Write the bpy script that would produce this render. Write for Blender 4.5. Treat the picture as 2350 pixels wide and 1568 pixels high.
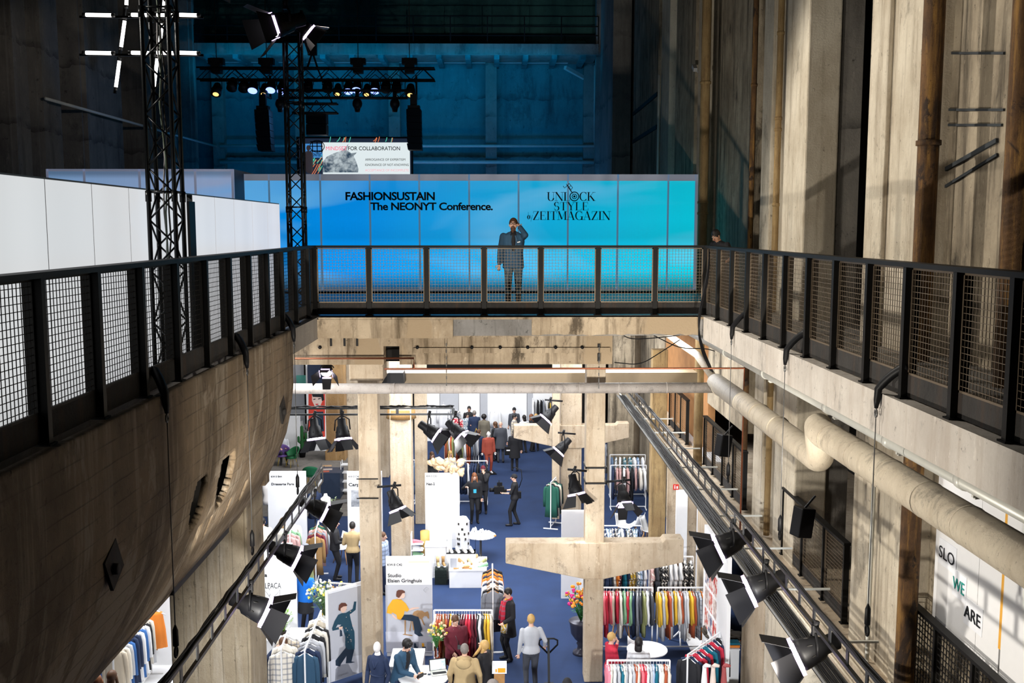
import bpy, math, random
from math import pi, sin, cos, radians, sqrt
from mathutils import Vector, Matrix, Euler
from mathutils.bvhtree import BVHTree
for o in list(bpy.data.objects): bpy.data.objects.remove(o)
SC = bpy.context.scene
COL = SC.collection
# ------------------------------------------------------------------ camera
F, CX, CY = 2313.0, 1175.0, 784.0
CAMZ, FLOOR2 = 10.05, 8.4
cd = bpy.data.cameras.new('camera'); cd.sensor_width = 36; cd.lens = 36 * F / 2350; cd.clip_end = 300
cam = bpy.data.objects.new('camera', cd); COL.objects.link(cam)
cam.location = (0, 0, CAMZ); cam.rotation_euler = (radians(90 - 6.44), 0, radians(-0.87))
SC.camera = cam
# ------------------------------------------------------------------ world, colour, light
SC.view_settings.view_transform = 'Standard'; SC.view_settings.look = 'None'
SC.view_settings.exposure = 0.0; SC.view_settings.gamma = 1.0; SC.view_settings.use_curve_mapping = False
SC.cycles.use_denoising = True
SC.cycles.max_bounces = 6; SC.cycles.diffuse_bounces = 3; SC.cycles.glossy_bounces = 3
SC.cycles.transparent_max_bounces = 8; SC.cycles.sample_clamp_indirect = 4.0
wd = bpy.data.worlds.new('world'); SC.world = wd; wd.use_nodes = True
wd.node_tree.nodes['Background'].inputs[0].default_value = (0.35, 0.45, 0.6, 1)
wd.node_tree.nodes['Background'].inputs[1].default_value = 0.006

def spot(name, loc, tgt, power, ang=60, col=(1, .95, .88), size=.15, blend=.5):
    l = bpy.data.lights.new(name, 'SPOT'); l.energy = power; l.spot_size = radians(ang); l.spot_blend = blend
    l.color = col; l.shadow_soft_size = size
    o = bpy.data.objects.new(name, l); COL.objects.link(o); o.location = loc
    o.rotation_euler = (Vector(tgt) - Vector(loc)).to_track_quat('-Z', 'Y').to_euler(); return o
def area(name, loc, tgt, power, sx, sy, col=(1, 1, 1), spread=180):
    l = bpy.data.lights.new(name, 'AREA'); l.shape = 'RECTANGLE'; l.size = sx; l.size_y = sy
    l.energy = power; l.color = col; l.spread = radians(spread)
    o = bpy.data.objects.new(name, l); COL.objects.link(o); o.location = loc
    o.rotation_euler = (Vector(tgt) - Vector(loc)).to_track_quat('-Z', 'Y').to_euler(); return o
WARM = (1, .93, .82); COOL = (.95, .97, 1)
# fair floor: unseen area lights added under the upper deck to brighten the stands
area('fair fill', (-3, 27, 7.7), (-3, 28, 0), 1500, 7, 5, COOL)
area('fair fill', (1.5, 34, 7.7), (1.5, 35, 0), 1100, 5, 6, COOL)
area('fair fill', (-3, 43, 7.7), (-3, 46, 0), 1600, 10, 5, COOL)
area('fair fill', (2.2, 25, 7.7), (3.2, 25, 0), 900, 3, 5, COOL)
area('fair fill', (-7.5, 20, 7.4), (-6, 20, 0), 1000, 3, 6, COOL)
# spots added from above for right wall and hopper; first at the tower lamp
spot('hall spot', (-3.9, 18.6, 14.6), (5.6, 14.6, 9.3), 4300, 66, WARM, .2)
spot('hall spot', (-9, 9, 14), (5.6, 15.5, 8.6), 1700, 44, WARM, .3)
spot('hall spot', (-2.5, 2, 16), (5.6, 26, 12), 900, 44, WARM, .3)
spot('hall spot', (3.4, 9.5, 12.5), (-3.5, 14.0, 6.4), 900, 46, WARM, .3)
# unseen spots added near the truss ends, brightening beams, stands and hopper
spot('truss fill', (-2.4, 9, 5.0), (-1, 23, .8), 3000, 62, COOL, .15)
spot('truss fill', (2.6, 9, 5.0), (1.5, 22.5, 1.4), 3600, 62, COOL, .15)
spot('truss fill', (-2.9, 9, 5.3), (-.6, 19, 7.7), 2600, 60, WARM, .12)
spot('truss fill', (3.1, 8.6, 5.5), (1.2, 19, 7.7), 3000, 60, WARM, .12)
spot('truss fill', (-3.1, 8.5, 5.2), (4.4, 12.5, 7.4), 2300, 85, WARM, .12)
spot('truss fill', (3.1, 10.5, 5.2), (-4.2, 14.8, 5.2), 330, 80, WARM, .12)
spot('hall spot', (-3.7, 12.2, 13.2), (.35, 20.3, 9.55), 1700, 13, WARM, .1, .8)  # spot added to brighten the man on the phone
spot('hall spot', (-3.0, 20, 14), (-14.5, 33, 12), 1000, 38, (1, .9, .8), .2)  # spot added to brighten the left hall piers
# stage wash
area('stage wash', (-5, 43, 9.2), (-5, 50, 14), 270, 16, .6, (.0, .34, 1))
area('stage wash', (3.5, 44, 9.2), (2.5, 50, 13), 80, 3, .6, (.0, .36, 1))
area('stage wash', (-5, 46.0, 16.9), (-5, 49, 18.4), 200, 16, .3, (.0, .45, 1))
spot('stage wash', (-6, 36, 13.8), (-14, 34, 13), 160, 80, (.1, .4, 1), .2)

def W(px, py, X=None, Y=None, Z=None):
    """world point seen at photograph pixel px,py on one given coordinate plane"""
    d = cam.rotation_euler.to_matrix() @ Vector(((px - CX) / F, -(py - CY) / F, -1.0))
    if Y is not None: t = Y / d.y
    elif X is not None: t = X / d.x
    else: t = (Z - CAMZ) / d.z
    return Vector((d.x * t, d.y * t, CAMZ + d.z * t))

# ------------------------------------------------------------------ mesh builder
class G:
    def __init__(s, o=(0, 0, 0)):
        s.o = Vector(o); s.v = []; s.f = []; s.m = []; s.s = []
    def add(s, vs, fs, m=0, sm=False):
        b = len(s.v); s.v += [Vector(v) - s.o for v in vs]
        for f in fs: s.f.append([b + i for i in f]); s.m.append(m); s.s.append(sm)
        return s
    def box(s, x0, x1, y0, y1, z0, z1, m=0):
        vs = [(x, y, z) for z in (z0, z1) for y in (y0, y1) for x in (x0, x1)]
        return s.add(vs, [(0, 2, 3, 1), (4, 5, 7, 6), (0, 1, 5, 4), (2, 6, 7, 3), (0, 4, 6, 2), (1, 3, 7, 5)], m)
    def cb(s, c, d, R=None, m=0):
        vs = []
        for k in (-.5, .5):
            for j in (-.5, .5):
                for i in (-.5, .5):
                    p = Vector((i * d[0], j * d[1], k * d[2]))
                    if R is not None: p = R @ p
                    vs.append(Vector(c) + p)
        return s.add(vs, [(0, 2, 3, 1), (4, 5, 7, 6), (0, 1, 5, 4), (2, 6, 7, 3), (0, 4, 6, 2), (1, 3, 7, 5)], m)
    def tube(s, pts, r, n=8, m=0, caps=True, sm=True, rot=0, sq=1):
        pts = [Vector(p) for p in pts]; k = len(pts)
        rs = list(r) if isinstance(r, (list, tuple)) else [r] * k
        vs = []; nrm = None
        for i, p in enumerate(pts):
            t = (pts[min(i + 1, k - 1)] - pts[max(i - 1, 0)])
            t = t.normalized() if t.length > 1e-9 else Vector((0, 0, 1))
            if nrm is None:
                a = Vector((0, 0, 1)) if abs(t.z) < .9 else Vector((1, 0, 0))
                nrm = (a - t * a.dot(t)).normalized()
            else:
                nrm = nrm - t * nrm.dot(t)
                nrm = nrm.normalized() if nrm.length > 1e-6 else Vector((1, 0, 0))
            b = t.cross(nrm)
            for j in range(n):
                a = 2 * pi * j / n + rot
                vs.append(p + (nrm * cos(a) + b * sin(a) * sq) * rs[i])
        fs = [(i * n + j, i * n + (j + 1) % n, (i + 1) * n + (j + 1) % n, (i + 1) * n + j) for i in range(k - 1) for j in range(n)]
        if caps: fs += [tuple(reversed(range(n))), tuple(range((k - 1) * n, k * n))]
        return s.add(vs, fs, m, sm)
    def bar(s, p, q, w, m=0): return s.tube([p, q], w * .7071, 4, m, True, False, pi / 4)
    def lathe(s, c, prof, n=16, m=0, cap=True, sm=True):
        vs = [(c[0] + r * cos(2 * pi * j / n), c[1] + r * sin(2 * pi * j / n), c[2] + z) for r, z in prof for j in range(n)]
        k = len(prof)
        fs = [(i * n + j, i * n + (j + 1) % n, (i + 1) * n + (j + 1) % n, (i + 1) * n + j) for i in range(k - 1) for j in range(n)]
        if cap: fs += [tuple(reversed(range(n))), tuple(range((k - 1) * n, k * n))]
        return s.add(vs, fs, m, sm)
    def ell(s, c, r, n=12, k=8, m=0, R=None):
        if not isinstance(r, (tuple, list)): r = (r, r, r)
        vs = []
        for i in range(k + 1):
            a = pi * i / k
            for j in range(n):
                b = 2 * pi * j / n
                p = Vector((r[0] * sin(a) * cos(b), r[1] * sin(a) * sin(b), -r[2] * cos(a)))
                if R is not None: p = R @ p
                vs.append(Vector(c) + p)
        fs = [(i * n + j, i * n + (j + 1) % n, (i + 1) * n + (j + 1) % n, (i + 1) * n + j) for i in range(k) for j in range(n)]
        return s.add(vs, fs, m, True)
    def cap(s, a, b, ra, rb=None, n=10, m=0):
        rb = ra if rb is None else rb; a = Vector(a); b = Vector(b); d = (b - a)
        u = d.normalized() if d.length > 1e-9 else Vector((0, 0, 1))
        pts = []; rs = []
        for k in range(0, 4): an = pi / 2 * k / 3.4; pts.append(a - u * ra * cos(an)); rs.append(max(ra * sin(an), .0005))
        pts.append(a); rs.append(ra); pts.append(b); rs.append(rb)
        for k in range(3, -1, -1): an = pi / 2 * k / 3.4; pts.append(b + u * rb * cos(an)); rs.append(max(rb * sin(an), .0005))
        return s.tube(pts, rs, n, m)
    def loft(s, rings, n=16, m=0, sm=True):
        """rings: (x,y,z,rx,ry) horizontal ellipses bottom to top"""
        vs = [(x + rx * cos(2 * pi * j / n), y + ry * sin(2 * pi * j / n), z) for x, y, z, rx, ry in rings for j in range(n)]
        k = len(rings)
        fs = [(i * n + j, i * n + (j + 1) % n, (i + 1) * n + (j + 1) % n, (i + 1) * n + j) for i in range(k - 1) for j in range(n)]
        fs += [tuple(reversed(range(n))), tuple(range((k - 1) * n, k * n))]
        return s.add(vs, fs, m, sm)
    def prism(s, poly, a, b, ax='y', m=0, sm=False):
        """poly 2D extruded along ax: y->(x,z), x->(y,z), z->(x,y)"""
        def P(u, w, t): return {'y': (u, t, w), 'x': (t, u, w), 'z': (u, w, t)}[ax]
        n = len(poly); vs = [P(u, w, a) for u, w in poly] + [P(u, w, b) for u, w in poly]
        fs = [(i, (i + 1) % n, n + (i + 1) % n, n + i) for i in range(n)] + [tuple(reversed(range(n))), tuple(range(n, 2 * n))]
        return s.add(vs, fs, m, sm)
    def build(s, name, mat=None, parent=None, loc=None, rot=None, **kw):
        me = bpy.data.meshes.new(name); me.from_pydata([tuple(v) for v in s.v], [], s.f)
        mats = mat if isinstance(mat, (list, tuple)) else [mat]
        for x in mats: me.materials.append(x)
        me.polygons.foreach_set('material_index', s.m); me.polygons.foreach_set('use_smooth', s.s); me.update()
        o = bpy.data.objects.new(name, me); COL.objects.link(o)
        if parent is not None: o.parent = parent
        if loc is not None: o.location = loc
        elif parent is None: o.location = s.o
        if rot is not None: o.rotation_euler = rot
        for k, v in kw.items(): o[k] = v
        return o
def thing(name, label, cat, loc=(0, 0, 0), rz=0, group=None):
    o = bpy.data.objects.new(name, None); COL.objects.link(o); o.location = loc; o.rotation_euler = (0, 0, rz)
    o.empty_display_size = .1; o['label'] = label; o['category'] = cat
    if group: o['group'] = group
    return o
def tag(o, label, cat, group=None):
    o['label'] = label; o['category'] = cat
    if group: o['group'] = group
    return o
def struct(g, name, mat): return g.build(name, mat, kind='structure')
def dup(root, loc, rz=None, label=None, group=None, mats=None):
    r = root.copy(); COL.objects.link(r); r.location = loc
    if rz is not None: r.rotation_euler = (0, 0, rz)
    if label: r['label'] = label
    if group: r['group'] = group
    for ch in list(root.children):
        c = ch.copy(); COL.objects.link(c); c.parent = r
        for g in ch.children:
            d = g.copy(); COL.objects.link(d); d.parent = c
    return r
def setmat(o, mat, i=0):
    o.material_slots[i].link = 'OBJECT'; o.material_slots[i].material = mat
def smooth_mods(o, bev=0.0):
    if bev:
        b = o.modifiers.new('bevel', 'BEVEL'); b.width = bev; b.segments = 2; b.limit_method = 'ANGLE'
    return o

# ------------------------------------------------------------------ materials
def nm(name):
    m = bpy.data.materials.new(name); m.use_nodes = True; nt = m.node_tree
    return m, nt, nt.nodes['Principled BSDF']
def nd(nt, t, **kw):
    n = nt.nodes.new(t)
    for k, v in kw.items(): setattr(n, k, v)
    return n
def rgb(c): return (c[0], c[1], c[2], 1)
def ramp(nt, src, a, b, c0=(0, 0, 0), c1=(1, 1, 1)):
    r = nd(nt, 'ShaderNodeValToRGB'); r.color_ramp.elements[0].position = a; r.color_ramp.elements[1].position = b
    r.color_ramp.elements[0].color = rgb(c0); r.color_ramp.elements[1].color = rgb(c1)
    nt.links.new(src, r.inputs[0]); return r.outputs[0]
def noise(nt, scale, detail=4, vec=(1, 1, 1), rough=.6, coord='Object', dist=0):
    tc = nd(nt, 'ShaderNodeTexCoord'); mp = nd(nt, 'ShaderNodeMapping'); mp.inputs['Scale'].default_value = vec
    nt.links.new(tc.outputs[coord], mp.inputs[0]); n = nd(nt, 'ShaderNodeTexNoise')
    n.inputs['Scale'].default_value = scale; n.inputs['Detail'].default_value = detail; n.inputs['Roughness'].default_value = rough
    n.inputs['Distortion'].default_value = dist
    nt.links.new(mp.outputs[0], n.inputs[0]); return n.outputs[0]
def mixc(nt, f, a, b):
    x = nd(nt, 'ShaderNodeMix', data_type='RGBA')
    for s, i in ((f, 0), (a, 6), (b, 7)):
        if hasattr(s, 'links') or hasattr(s, 'is_linked'): nt.links.new(s, x.inputs[i])
        elif i == 0: x.inputs[0].default_value = s
        else: x.inputs[i].default_value = rgb(s)
    return x.outputs[2]
def bumpn(nt, p, h, strength=.3, dist=.02):
    b = nd(nt, 'ShaderNodeBump'); b.inputs['Strength'].default_value = strength; b.inputs['Distance'].default_value = dist
    nt.links.new(h, b.inputs['Height']); nt.links.new(b.outputs[0], p.inputs['Normal'])
MC = {}
def flat(name, c, rough=.6, metal=0, var=.12, scale=8, em=0, spec=.4):
    key = (name, tuple(c), rough, metal, em)
    if key in MC: return MC[key]
    m, nt, p = nm(name); p.inputs['Roughness'].default_value = rough; p.inputs['Metallic'].default_value = metal; p.inputs['Specular IOR Level'].default_value = spec
    n = noise(nt, scale, 3); d = [max(0, x * (1 - var)) for x in c]; l = [min(1, x * (1 + var * .6)) for x in c]
    nt.links.new(mixc(nt, n, d, l), p.inputs['Base Color'])
    if em:
        p.inputs['Emission Color'].default_value = rgb(c); p.inputs['Emission Strength'].default_value = em
    MC[key] = m; return m
def glow(name, c, s):
    m, nt, p = nm(name); p.inputs['Base Color'].default_value = rgb([x * .3 for x in c]); p.inputs['Emission Color'].default_value = rgb(c)
    p.inputs['Emission Strength'].default_value = s; return m
def concrete(name, base, dark, stain=(.1, .075, .04), amt=.5, board=None, bh=.12, scale=1.0, rough=.88, patch=None, grime=.6):
    m, nt, p = nm(name); p.inputs['Roughness'].default_value = rough
    def mul(x, k): q = nd(nt, 'ShaderNodeMath', operation='MULTIPLY'); nt.links.new(x, q.inputs[0]); q.inputs[1].default_value = k; return q.outputs[0]
    c = mixc(nt, ramp(nt, noise(nt, .9 * scale, 7, (1, 1, .7), .7), .36, .62), dark, base)
    c = mixc(nt, mul(ramp(nt, noise(nt, 2.6 * scale, 6, (1.8, 1.8, .13), .7), .5, .66), amt), c, stain)
    c = mixc(nt, mul(ramp(nt, noise(nt, 1.3 * scale, 8, (1, 1, .45), .78, dist=.4), .56, .66), grime), c, [x * .28 for x in dark])
    c = mixc(nt, mul(ramp(nt, noise(nt, 7 * scale, 6, (1, 1, .35), .8), .60, .68), .5), c, [min(1, x * 1.35) for x in base])
    c = mixc(nt, mul(ramp(nt, noise(nt, 10 * scale, 6, (1, 1, .8), .75), .61, .68), .75), c, [x * .22 for x in dark])
    if patch: c = mixc(nt, ramp(nt, noise(nt, .55 * scale, 6, (1, 1, .6), .65, dist=.6), .55, .58), c, patch)
    fine = noise(nt, 26 * scale, 6, (1, 1, 1), .75)
    if board:
        tc = nd(nt, 'ShaderNodeTexCoord'); sx = nd(nt, 'ShaderNodeSeparateXYZ'); nt.links.new(tc.outputs['Object'], sx.inputs[0])
        a = nd(nt, 'ShaderNodeMath', operation='DIVIDE'); nt.links.new(sx.outputs[board], a.inputs[0]); a.inputs[1].default_value = bh
        jt = nd(nt, 'ShaderNodeMath', operation='MULTIPLY_ADD'); nt.links.new(noise(nt, 1.5, 2), jt.inputs[0]); jt.inputs[1].default_value = .2
        nt.links.new(a.outputs[0], jt.inputs[2])
        fr = nd(nt, 'ShaderNodeMath', operation='FRACT'); nt.links.new(jt.outputs[0], fr.inputs[0])
        ln = ramp(nt, fr.outputs[0], .0, .10, (1, 1, 1), (0, 0, 0))
        br = mul(ln, .75); k = nd(nt, 'ShaderNodeMath', operation='MULTIPLY'); nt.links.new(br, k.inputs[0]); nt.links.new(ramp(nt, noise(nt, 1.1, 3), .38, .55), k.inputs[1])
        c = mixc(nt, k.outputs[0], c, [x * .3 for x in dark])
    nt.links.new(c, p.inputs['Base Color']); bumpn(nt, p, fine, .6, .03)
    return m
# ------------------------------------------------------------------ shared materials
M = {}
M['conc'] = concrete('warm concrete', (.40, .335, .25), (.26, .21, .15), (.09, .06, .035), .5, 'Z', .35)
M['fascia'] = concrete('beam concrete', (.52, .42, .30), (.26, .195, .125), (.07, .045, .02), .8, None, patch=(.37, .28, .18), grime=.95)
M['fascia_r'] = concrete('pale beam concrete', (.66, .61, .55), (.50, .45, .40), (.33, .25, .18), .35)
M['hop'] = concrete('bunker concrete', (.23, .165, .10), (.11, .078, .046), (.42, .35, .26), .55, 'Z', .19, 1.1, .88, (.30, .245, .18))
M['pillar'] = concrete('pillar concrete', (.56, .46, .34), (.40, .31, .21), (.24, .15, .07), .45, None)
M['pillar_d'] = concrete('rough pillar concrete', (.34, .28, .19), (.20, .155, .10), (.5, .45, .37), .45, 'X', .2)
M['pier'] = concrete('pier concrete', (.66, .59, .47), (.46, .39, .29), (.17, .12, .07), .5, None)
M['wallc'] = concrete('stained wall concrete', (.42, .35, .25), (.20, .16, .11), (.035, .025, .015), .85, None, grime=.9)
M['hall'] = concrete('old hall concrete', (.24, .22, .19), (.13, .12, .11), (.06, .05, .04), .5, 'Z', 2.4, .5)
M['back'] = concrete('blue painted hall concrete', (.06, .22, .22), (.03, .12, .13), (.02, .06, .07), .4, 'Z', 2.75, .35)
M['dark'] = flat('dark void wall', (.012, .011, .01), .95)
M['steel'] = flat('blackened steel', (.009, .0085, .008), .5, 0, .3, 6, 0, .14)
M['wire'] = flat('dull mesh wire', (.17, .13, .09), .5, .5, .3, 6)
M['wire_d'] = flat('dark mesh wire', (.02, .018, .016), .6, 0, .3, 6, 0, .15)
M['kick'] = concrete('scuffed steel plate', (.03, .027, .025), (.012, .011, .01), (.06, .03, .015), .5)
M['black'] = flat('matt black', (.006, .006, .007), .5, 0, .1, 8, 0, .18)
M['truss'] = flat('black truss tube', (.02, .022, .024), .3, .6, .2, 9)
M['white'] = flat('white board', (.82, .82, .83), .6, 0, .04)
M['rack'] = flat('white lacquered tube', (.85, .85, .86), .35)
M['grey'] = flat('pale grey board', (.42, .43, .46), .7, 0, .06)
M['carpet'] = flat('navy carpet', (.010, .028, .088), .95, 0, .35, 1.2)
M['cfloor'] = concrete('grey floor', (.17, .15, .13), (.11, .1, .09), (.05, .04, .03), .3)
M['duct'] = concrete('duct jacket', (.66, .58, .45), (.55, .47, .36), (.38, .30, .2), .35, None, .1, 1.6, .55)
M['ductg'] = concrete('grey duct jacket', (.52, .47, .43), (.42, .37, .33), (.25, .2, .16), .4, None, .1, 1.6, .45)
M['gas'] = flat('pale grey pipe paint', (.6, .6, .55), .4, .1, .15, 5)
M['rust'] = concrete('rusted pipe', (.17, .085, .03), (.05, .025, .012), (.40, .21, .05), .85, None, .1, 2.4, .88, (.045, .025, .014))
M['ochre'] = concrete('ochre pipe', (.42, .29, .13), (.30, .19, .08), (.10, .06, .03), .6, None, .1, 2.0)
M['copper'] = flat('copper pipe', (.35, .12, .06), .4, .6)
M['skin'] = flat('skin', (.66, .40, .29), .55, 0, .05, 12)
M['wood'] = flat('warm wood', (.45, .23, .08), .5, 0, .25, 14)
M['glassw'] = flat('steel cable', (.15, .15, .15), .4, .7)
M['hot'] = glow('lamp leak', (.80, .60, 1.0), 2.2)
M['lens'] = glow('lamp lens', (1, .97, .95), 14.0)

def txt(body, loc, w, h, mat, parent=None, bold=0.0, rz=0, name='lettering', th=.004, org=(0, 0, 0), tilt=0, **kw):
    """lettering in the XZ plane facing -Y: loc = left end of base line, w = width, h = capital height"""
    c = bpy.data.curves.new('t', 'FONT'); c.body = body; c.offset = bold; c.resolution_u = 3
    c.space_character = kw.pop('sp', 1.0); c.space_line = kw.pop('sl', 1.0); c.align_x = kw.pop('al', 'LEFT')
    o = bpy.data.objects.new('t', c); COL.objects.link(o)
    me = bpy.data.meshes.new_from_object(o); bpy.data.objects.remove(o); bpy.data.curves.remove(c)
    xs = [v.co.x for v in me.vertices]; x0, x1 = min(xs), max(xs); s = h / .7
    R = Matrix.Rotation(rz, 3, 'Z') @ Matrix.Rotation(tilt, 3, 'Y'); o3 = Vector(org)
    g = G(); n0 = len(me.vertices)
    vs = []
    for off in (-th, 0):
        for v in me.vertices:
            p = Vector(((v.co.x - x0) / (x1 - x0) * w, off, v.co.y * s)); vs.append(R @ p + Vector(loc) - o3)
    fs = [tuple(reversed(p.vertices)) for p in me.polygons] + [tuple(i + n0 for i in p.vertices) for p in me.polygons]
    g.add(vs, fs); bpy.data.meshes.remove(me)
    return g.build(name, mat, parent, loc=(0, 0, 0) if parent else None)

# ------------------------------------------------------------------ floors and slabs
g = G(); g.box(-16, 9, -2, 52, -.2, 0); struct(g, 'floor', M['carpet'])
g = G(); g.box(-16, -5.2, 34.5, 50, 0, .012); g.box(-16,-8.5,30,34.5,0,.012); struct(g, 'floor_concrete', M['cfloor'])
M['deck'] = concrete('upper deck paving', (.27, .26, .25), (.17, .16, .15), (.08, .07, .06), .4, 'X', .4, 1, .38)
XL, XR, YF = -3.32, 3.85, 18.65
g = G(); g.box(XL - 13, XL, 16.35, YF, 8.0, 8.4); g.box(-18, 5.6, YF + .02, 52, 8.05, 8.4); g.box(-18, XL - .3, -2, 16.35, 8.1, 8.4); struct(g, 'floor_upper', M['deck'])
g = G(); g.box(XR, XR + .35, -1, YF, 7.98, 8.4)
tag(g.build('slab_edge_beam', M['fascia_r']), 'long pale concrete edge beam under the right hand railing', 'beam')
g = G(); g.box(XR + .35, 6.2, -1, YF, 8.15, 8.4); struct(g, 'floor_walkway', M['deck'])
# far edge beams, in stepped broken pieces
def beamthing(name, label, boxes, mat, holes=None):
    x0, x1, y0, y1, z0, z1 = boxes[0]
    g = G(((x0 + x1) / 2, (y0 + y1) / 2, z0))
    for b in boxes: g.box(*b)
    return tag(g.build(name, mat), label, 'beam')
a = W(725, 728, Y=YF); b = W(1040, 776, Y=YF); c = W(1604, 768, Y=YF)
gg = G(((a.x + c.x) / 2, YF, b.z))
def jag(x0, x1, zt, zb, amp, n=26):
    random.seed(int(abs(x0 * 91)) + n); top = [(x0, zt), (x1, zt)]
    bot = [(x1 + (x0 - x1) * i / n, zb + random.uniform(-amp, amp)) for i in range(n + 1)]
    return top + bot
gg.box(XL + .02, XR, YF - .02, YF + .3, 8.36, 8.4)
gg.prism(jag(a.x, b.x, 8.362, b.z, .006), YF - .03, YF + .35)
gg.prism(jag(b.x, W(1220, 870, Y=YF).x, 8.362, 8.02, .03), YF + .12, YF + .4)
gg.prism(jag(b.x, W(1225, 870, Y=YF).x, 8.26, 8.12, .02), YF + .06, YF + .2)
gg.prism(jag(W(1220, 870, Y=YF).x, c.x, 8.362, c.z, .02), YF, YF + .4)
tag(gg.build('slab_edge_beam', M['fascia']), 'broken stained concrete edge beam under the far railing', 'beam')
y2 = 19.45; a = W(672, 776, Y=y2); b = W(1405, 836, Y=y2); h0 = W(880, 795, Y=y2); h1 = W(917, 836, Y=y2)
t = thing('cross_beam', 'deep stained concrete cross beam with a square hole, set back below the far railing', 'beam', ((a.x + b.x) / 2, y2, b.z))
g = G(t.location); zt = 8.06
g.box(a.x - 1.5, h0.x, y2, y2 + .5, b.z, zt); g.box(h1.x, b.x, y2, y2 + .5, b.z, zt); g.box(h0.x, h1.x, y2, y2 + .5, h0.z, zt)
g.box(W(950, 870, Y=y2).x, b.x - .05, y2 - .05, y2, W(0, 812, Y=y2).z, W(0, 800, Y=y2).z)
g.build('beam_body', M['fascia'], t)
g = G(t.location)
for px in (735, 958, 1083, 1148, 1211, 1275, 1336):
    p = W(px, 797, Y=y2); g.tube([(p.x, y2 - .053, p.z), (p.x, y2 + .02, p.z)], .032, 12)
g.build('bolt_hole', M['black'], t)
g = G(t.location)
for px in (760, 791, 820): p = W(px, 792, Y=y2); g.box(p.x - .02, p.x + .02, y2 - .02, y2, p.z - .02, p.z + .18)
g.box(W(1373, 870, Y=y2).x - .02, W(1373, 870, Y=y2).x + .03, y2 - .03, y2, b.z + .06, b.z + .4)
g.build('steel_plate', M['black'], t)
g = G(t.location); g.box(h0.x - .2, h1.x + .2, y2 + .42, y2 + .5, h1.z, h0.z + .2); g.build('hole_shade_panel', M['dark'], t)  # dark panel added so the square hole looks shaded

# ------------------------------------------------------------------ concrete bunker hopper, left
prof = [(XL, 8.4), (XL, 7.95), (XL - .005, 7.5), (-3.37, 7.1), (-3.46, 6.7), (-3.62, 6.3), (-3.82, 5.9), (-4.05, 5.52), (-4.6, 5.2), (-5.6, 4.9), (-7, 4.8)]
def prof_at(s):
    n = len(prof) - 1; k = min(int(s), n - 1); f = s - k
    return prof[k][0] * (1 - f) + prof[k + 1][0] * f, prof[k][1] * (1 - f) + prof[k + 1][1] * f
g = G((-5, 10, 5)); Y0, Y1, NS, NY = 3.0, 16.35, 100, 330
holes = []   # (y, z, ry, rz, kind)
for px, py, ry, rz, k in ((456, 1152, .30, .36, 'e'), (519, 1090, .36, .42, 'e'), (476, 1210, .07, .15, 'r'), (521, 1167, .07, .14, 'r'), (557, 1127, .1, .16, 'r'), (447, 1240, .09, .2, 'r')):
    X = -3.75
    for _ in range(6):
        p = W(px, py, X=X); zz = p.z
        for i in range(NS):
            x0, z0 = prof_at(i * 10 / NS); x1, z1 = prof_at((i + 1) * 10 / NS)
            if z1 <= zz <= z0 and z0 != z1: X = x0 + (x1 - x0) * (z0 - zz) / (z0 - z1); break
    holes.append((p.y, p.z, ry, rz, k))
def inhole(y, z):
    for hy, hz, ry, rz, k in holes:
        u, w = (y - hy) / ry, (z - hz) / rz
        if (k == 'e' and u * u + w * w < 1) or (k == 'r' and abs(u) < 1 and abs(w) < 1): return True
    return False
vs = []
for i in range(NS + 1):
    x, z = prof_at(i * 10 / NS)
    for j in range(NY + 1): vs.append((x, Y0 + (Y1 - Y0) * j / NY, z))
fs = []
for i in range(NS):
    for j in range(NY):
        idx = (i * (NY + 1) + j, i * (NY + 1) + j + 1, (i + 1) * (NY + 1) + j + 1, (i + 1) * (NY + 1) + j)
        cy = sum(vs[k][1] for k in idx) / 4; cz = sum(vs[k][2] for k in idx) / 4
        if not (cz < 7.2 and inhole(cy, cz)): fs.append(idx)
g.add(vs, fs, 0, True)
hop = g.build('bunker_hopper', M['hop']); tag(hop, 'huge brown board-marked concrete hopper curving down under the left hand railing', 'hopper')
sm = hop.modifiers.new('wall', 'SOLIDIFY'); sm.thickness = .08; sm.offset = 1; sm.use_even_offset = False
g = G(hop.location); g.box(-16, -3.75, 16.0, 16.3, 5.9, 8.4); g.box(-16,-4.3,16.0,16.3,5.2,5.9); g.build('end_wall', M['hop'], hop)
g = G(hop.location); v2 = [(x - .3, y, z + (.0 if z > 5.6 else .35)) for x, y, z in vs]; g.add(v2, [(i * (NY + 1), i * (NY + 1) + NY, (i + 1) * (NY + 1) + NY, (i + 1) * (NY + 1)) for i in range(12, NS)]); g.build('hole_shade_sheet', M['dark'], hop)  # dark sheet added behind the openings to make them look shaded inside
g = G(hop.location)
for px, py in ((208, 1296), (640, 940)):
    p = W(px, py, X=-3.4 if py < 1000 else -3.55); X = p.x + .0
    for i in range(NS):
        x0, z0 = prof_at(i * 10 / NS); x1, z1 = prof_at((i + 1) * 10 / NS)
        if z1 <= p.z <= z0 and z0 != z1: X = x0 + (x1 - x0) * (z0 - p.z) / (z0 - z1)
    g = G(hop.location)
    g.cb((X + .012, p.y, p.z), (.03, .30, .34), Euler((.5, 0, 0)).to_matrix())
    g.tube([(X + .02, p.y - .03, p.z - .03), (X + .07, p.y - .03, p.z - .03)], .05, 12)
    g.build('anchor_plate', M['kick'], hop)
p = W(440, 1300, X=-4.02); g = G(hop.location); g.box(-4.15, -3.98, p.y - .9, p.y + 1.7, 5.56, 5.64); g.build('steel_angle', M['black'], hop)
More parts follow.
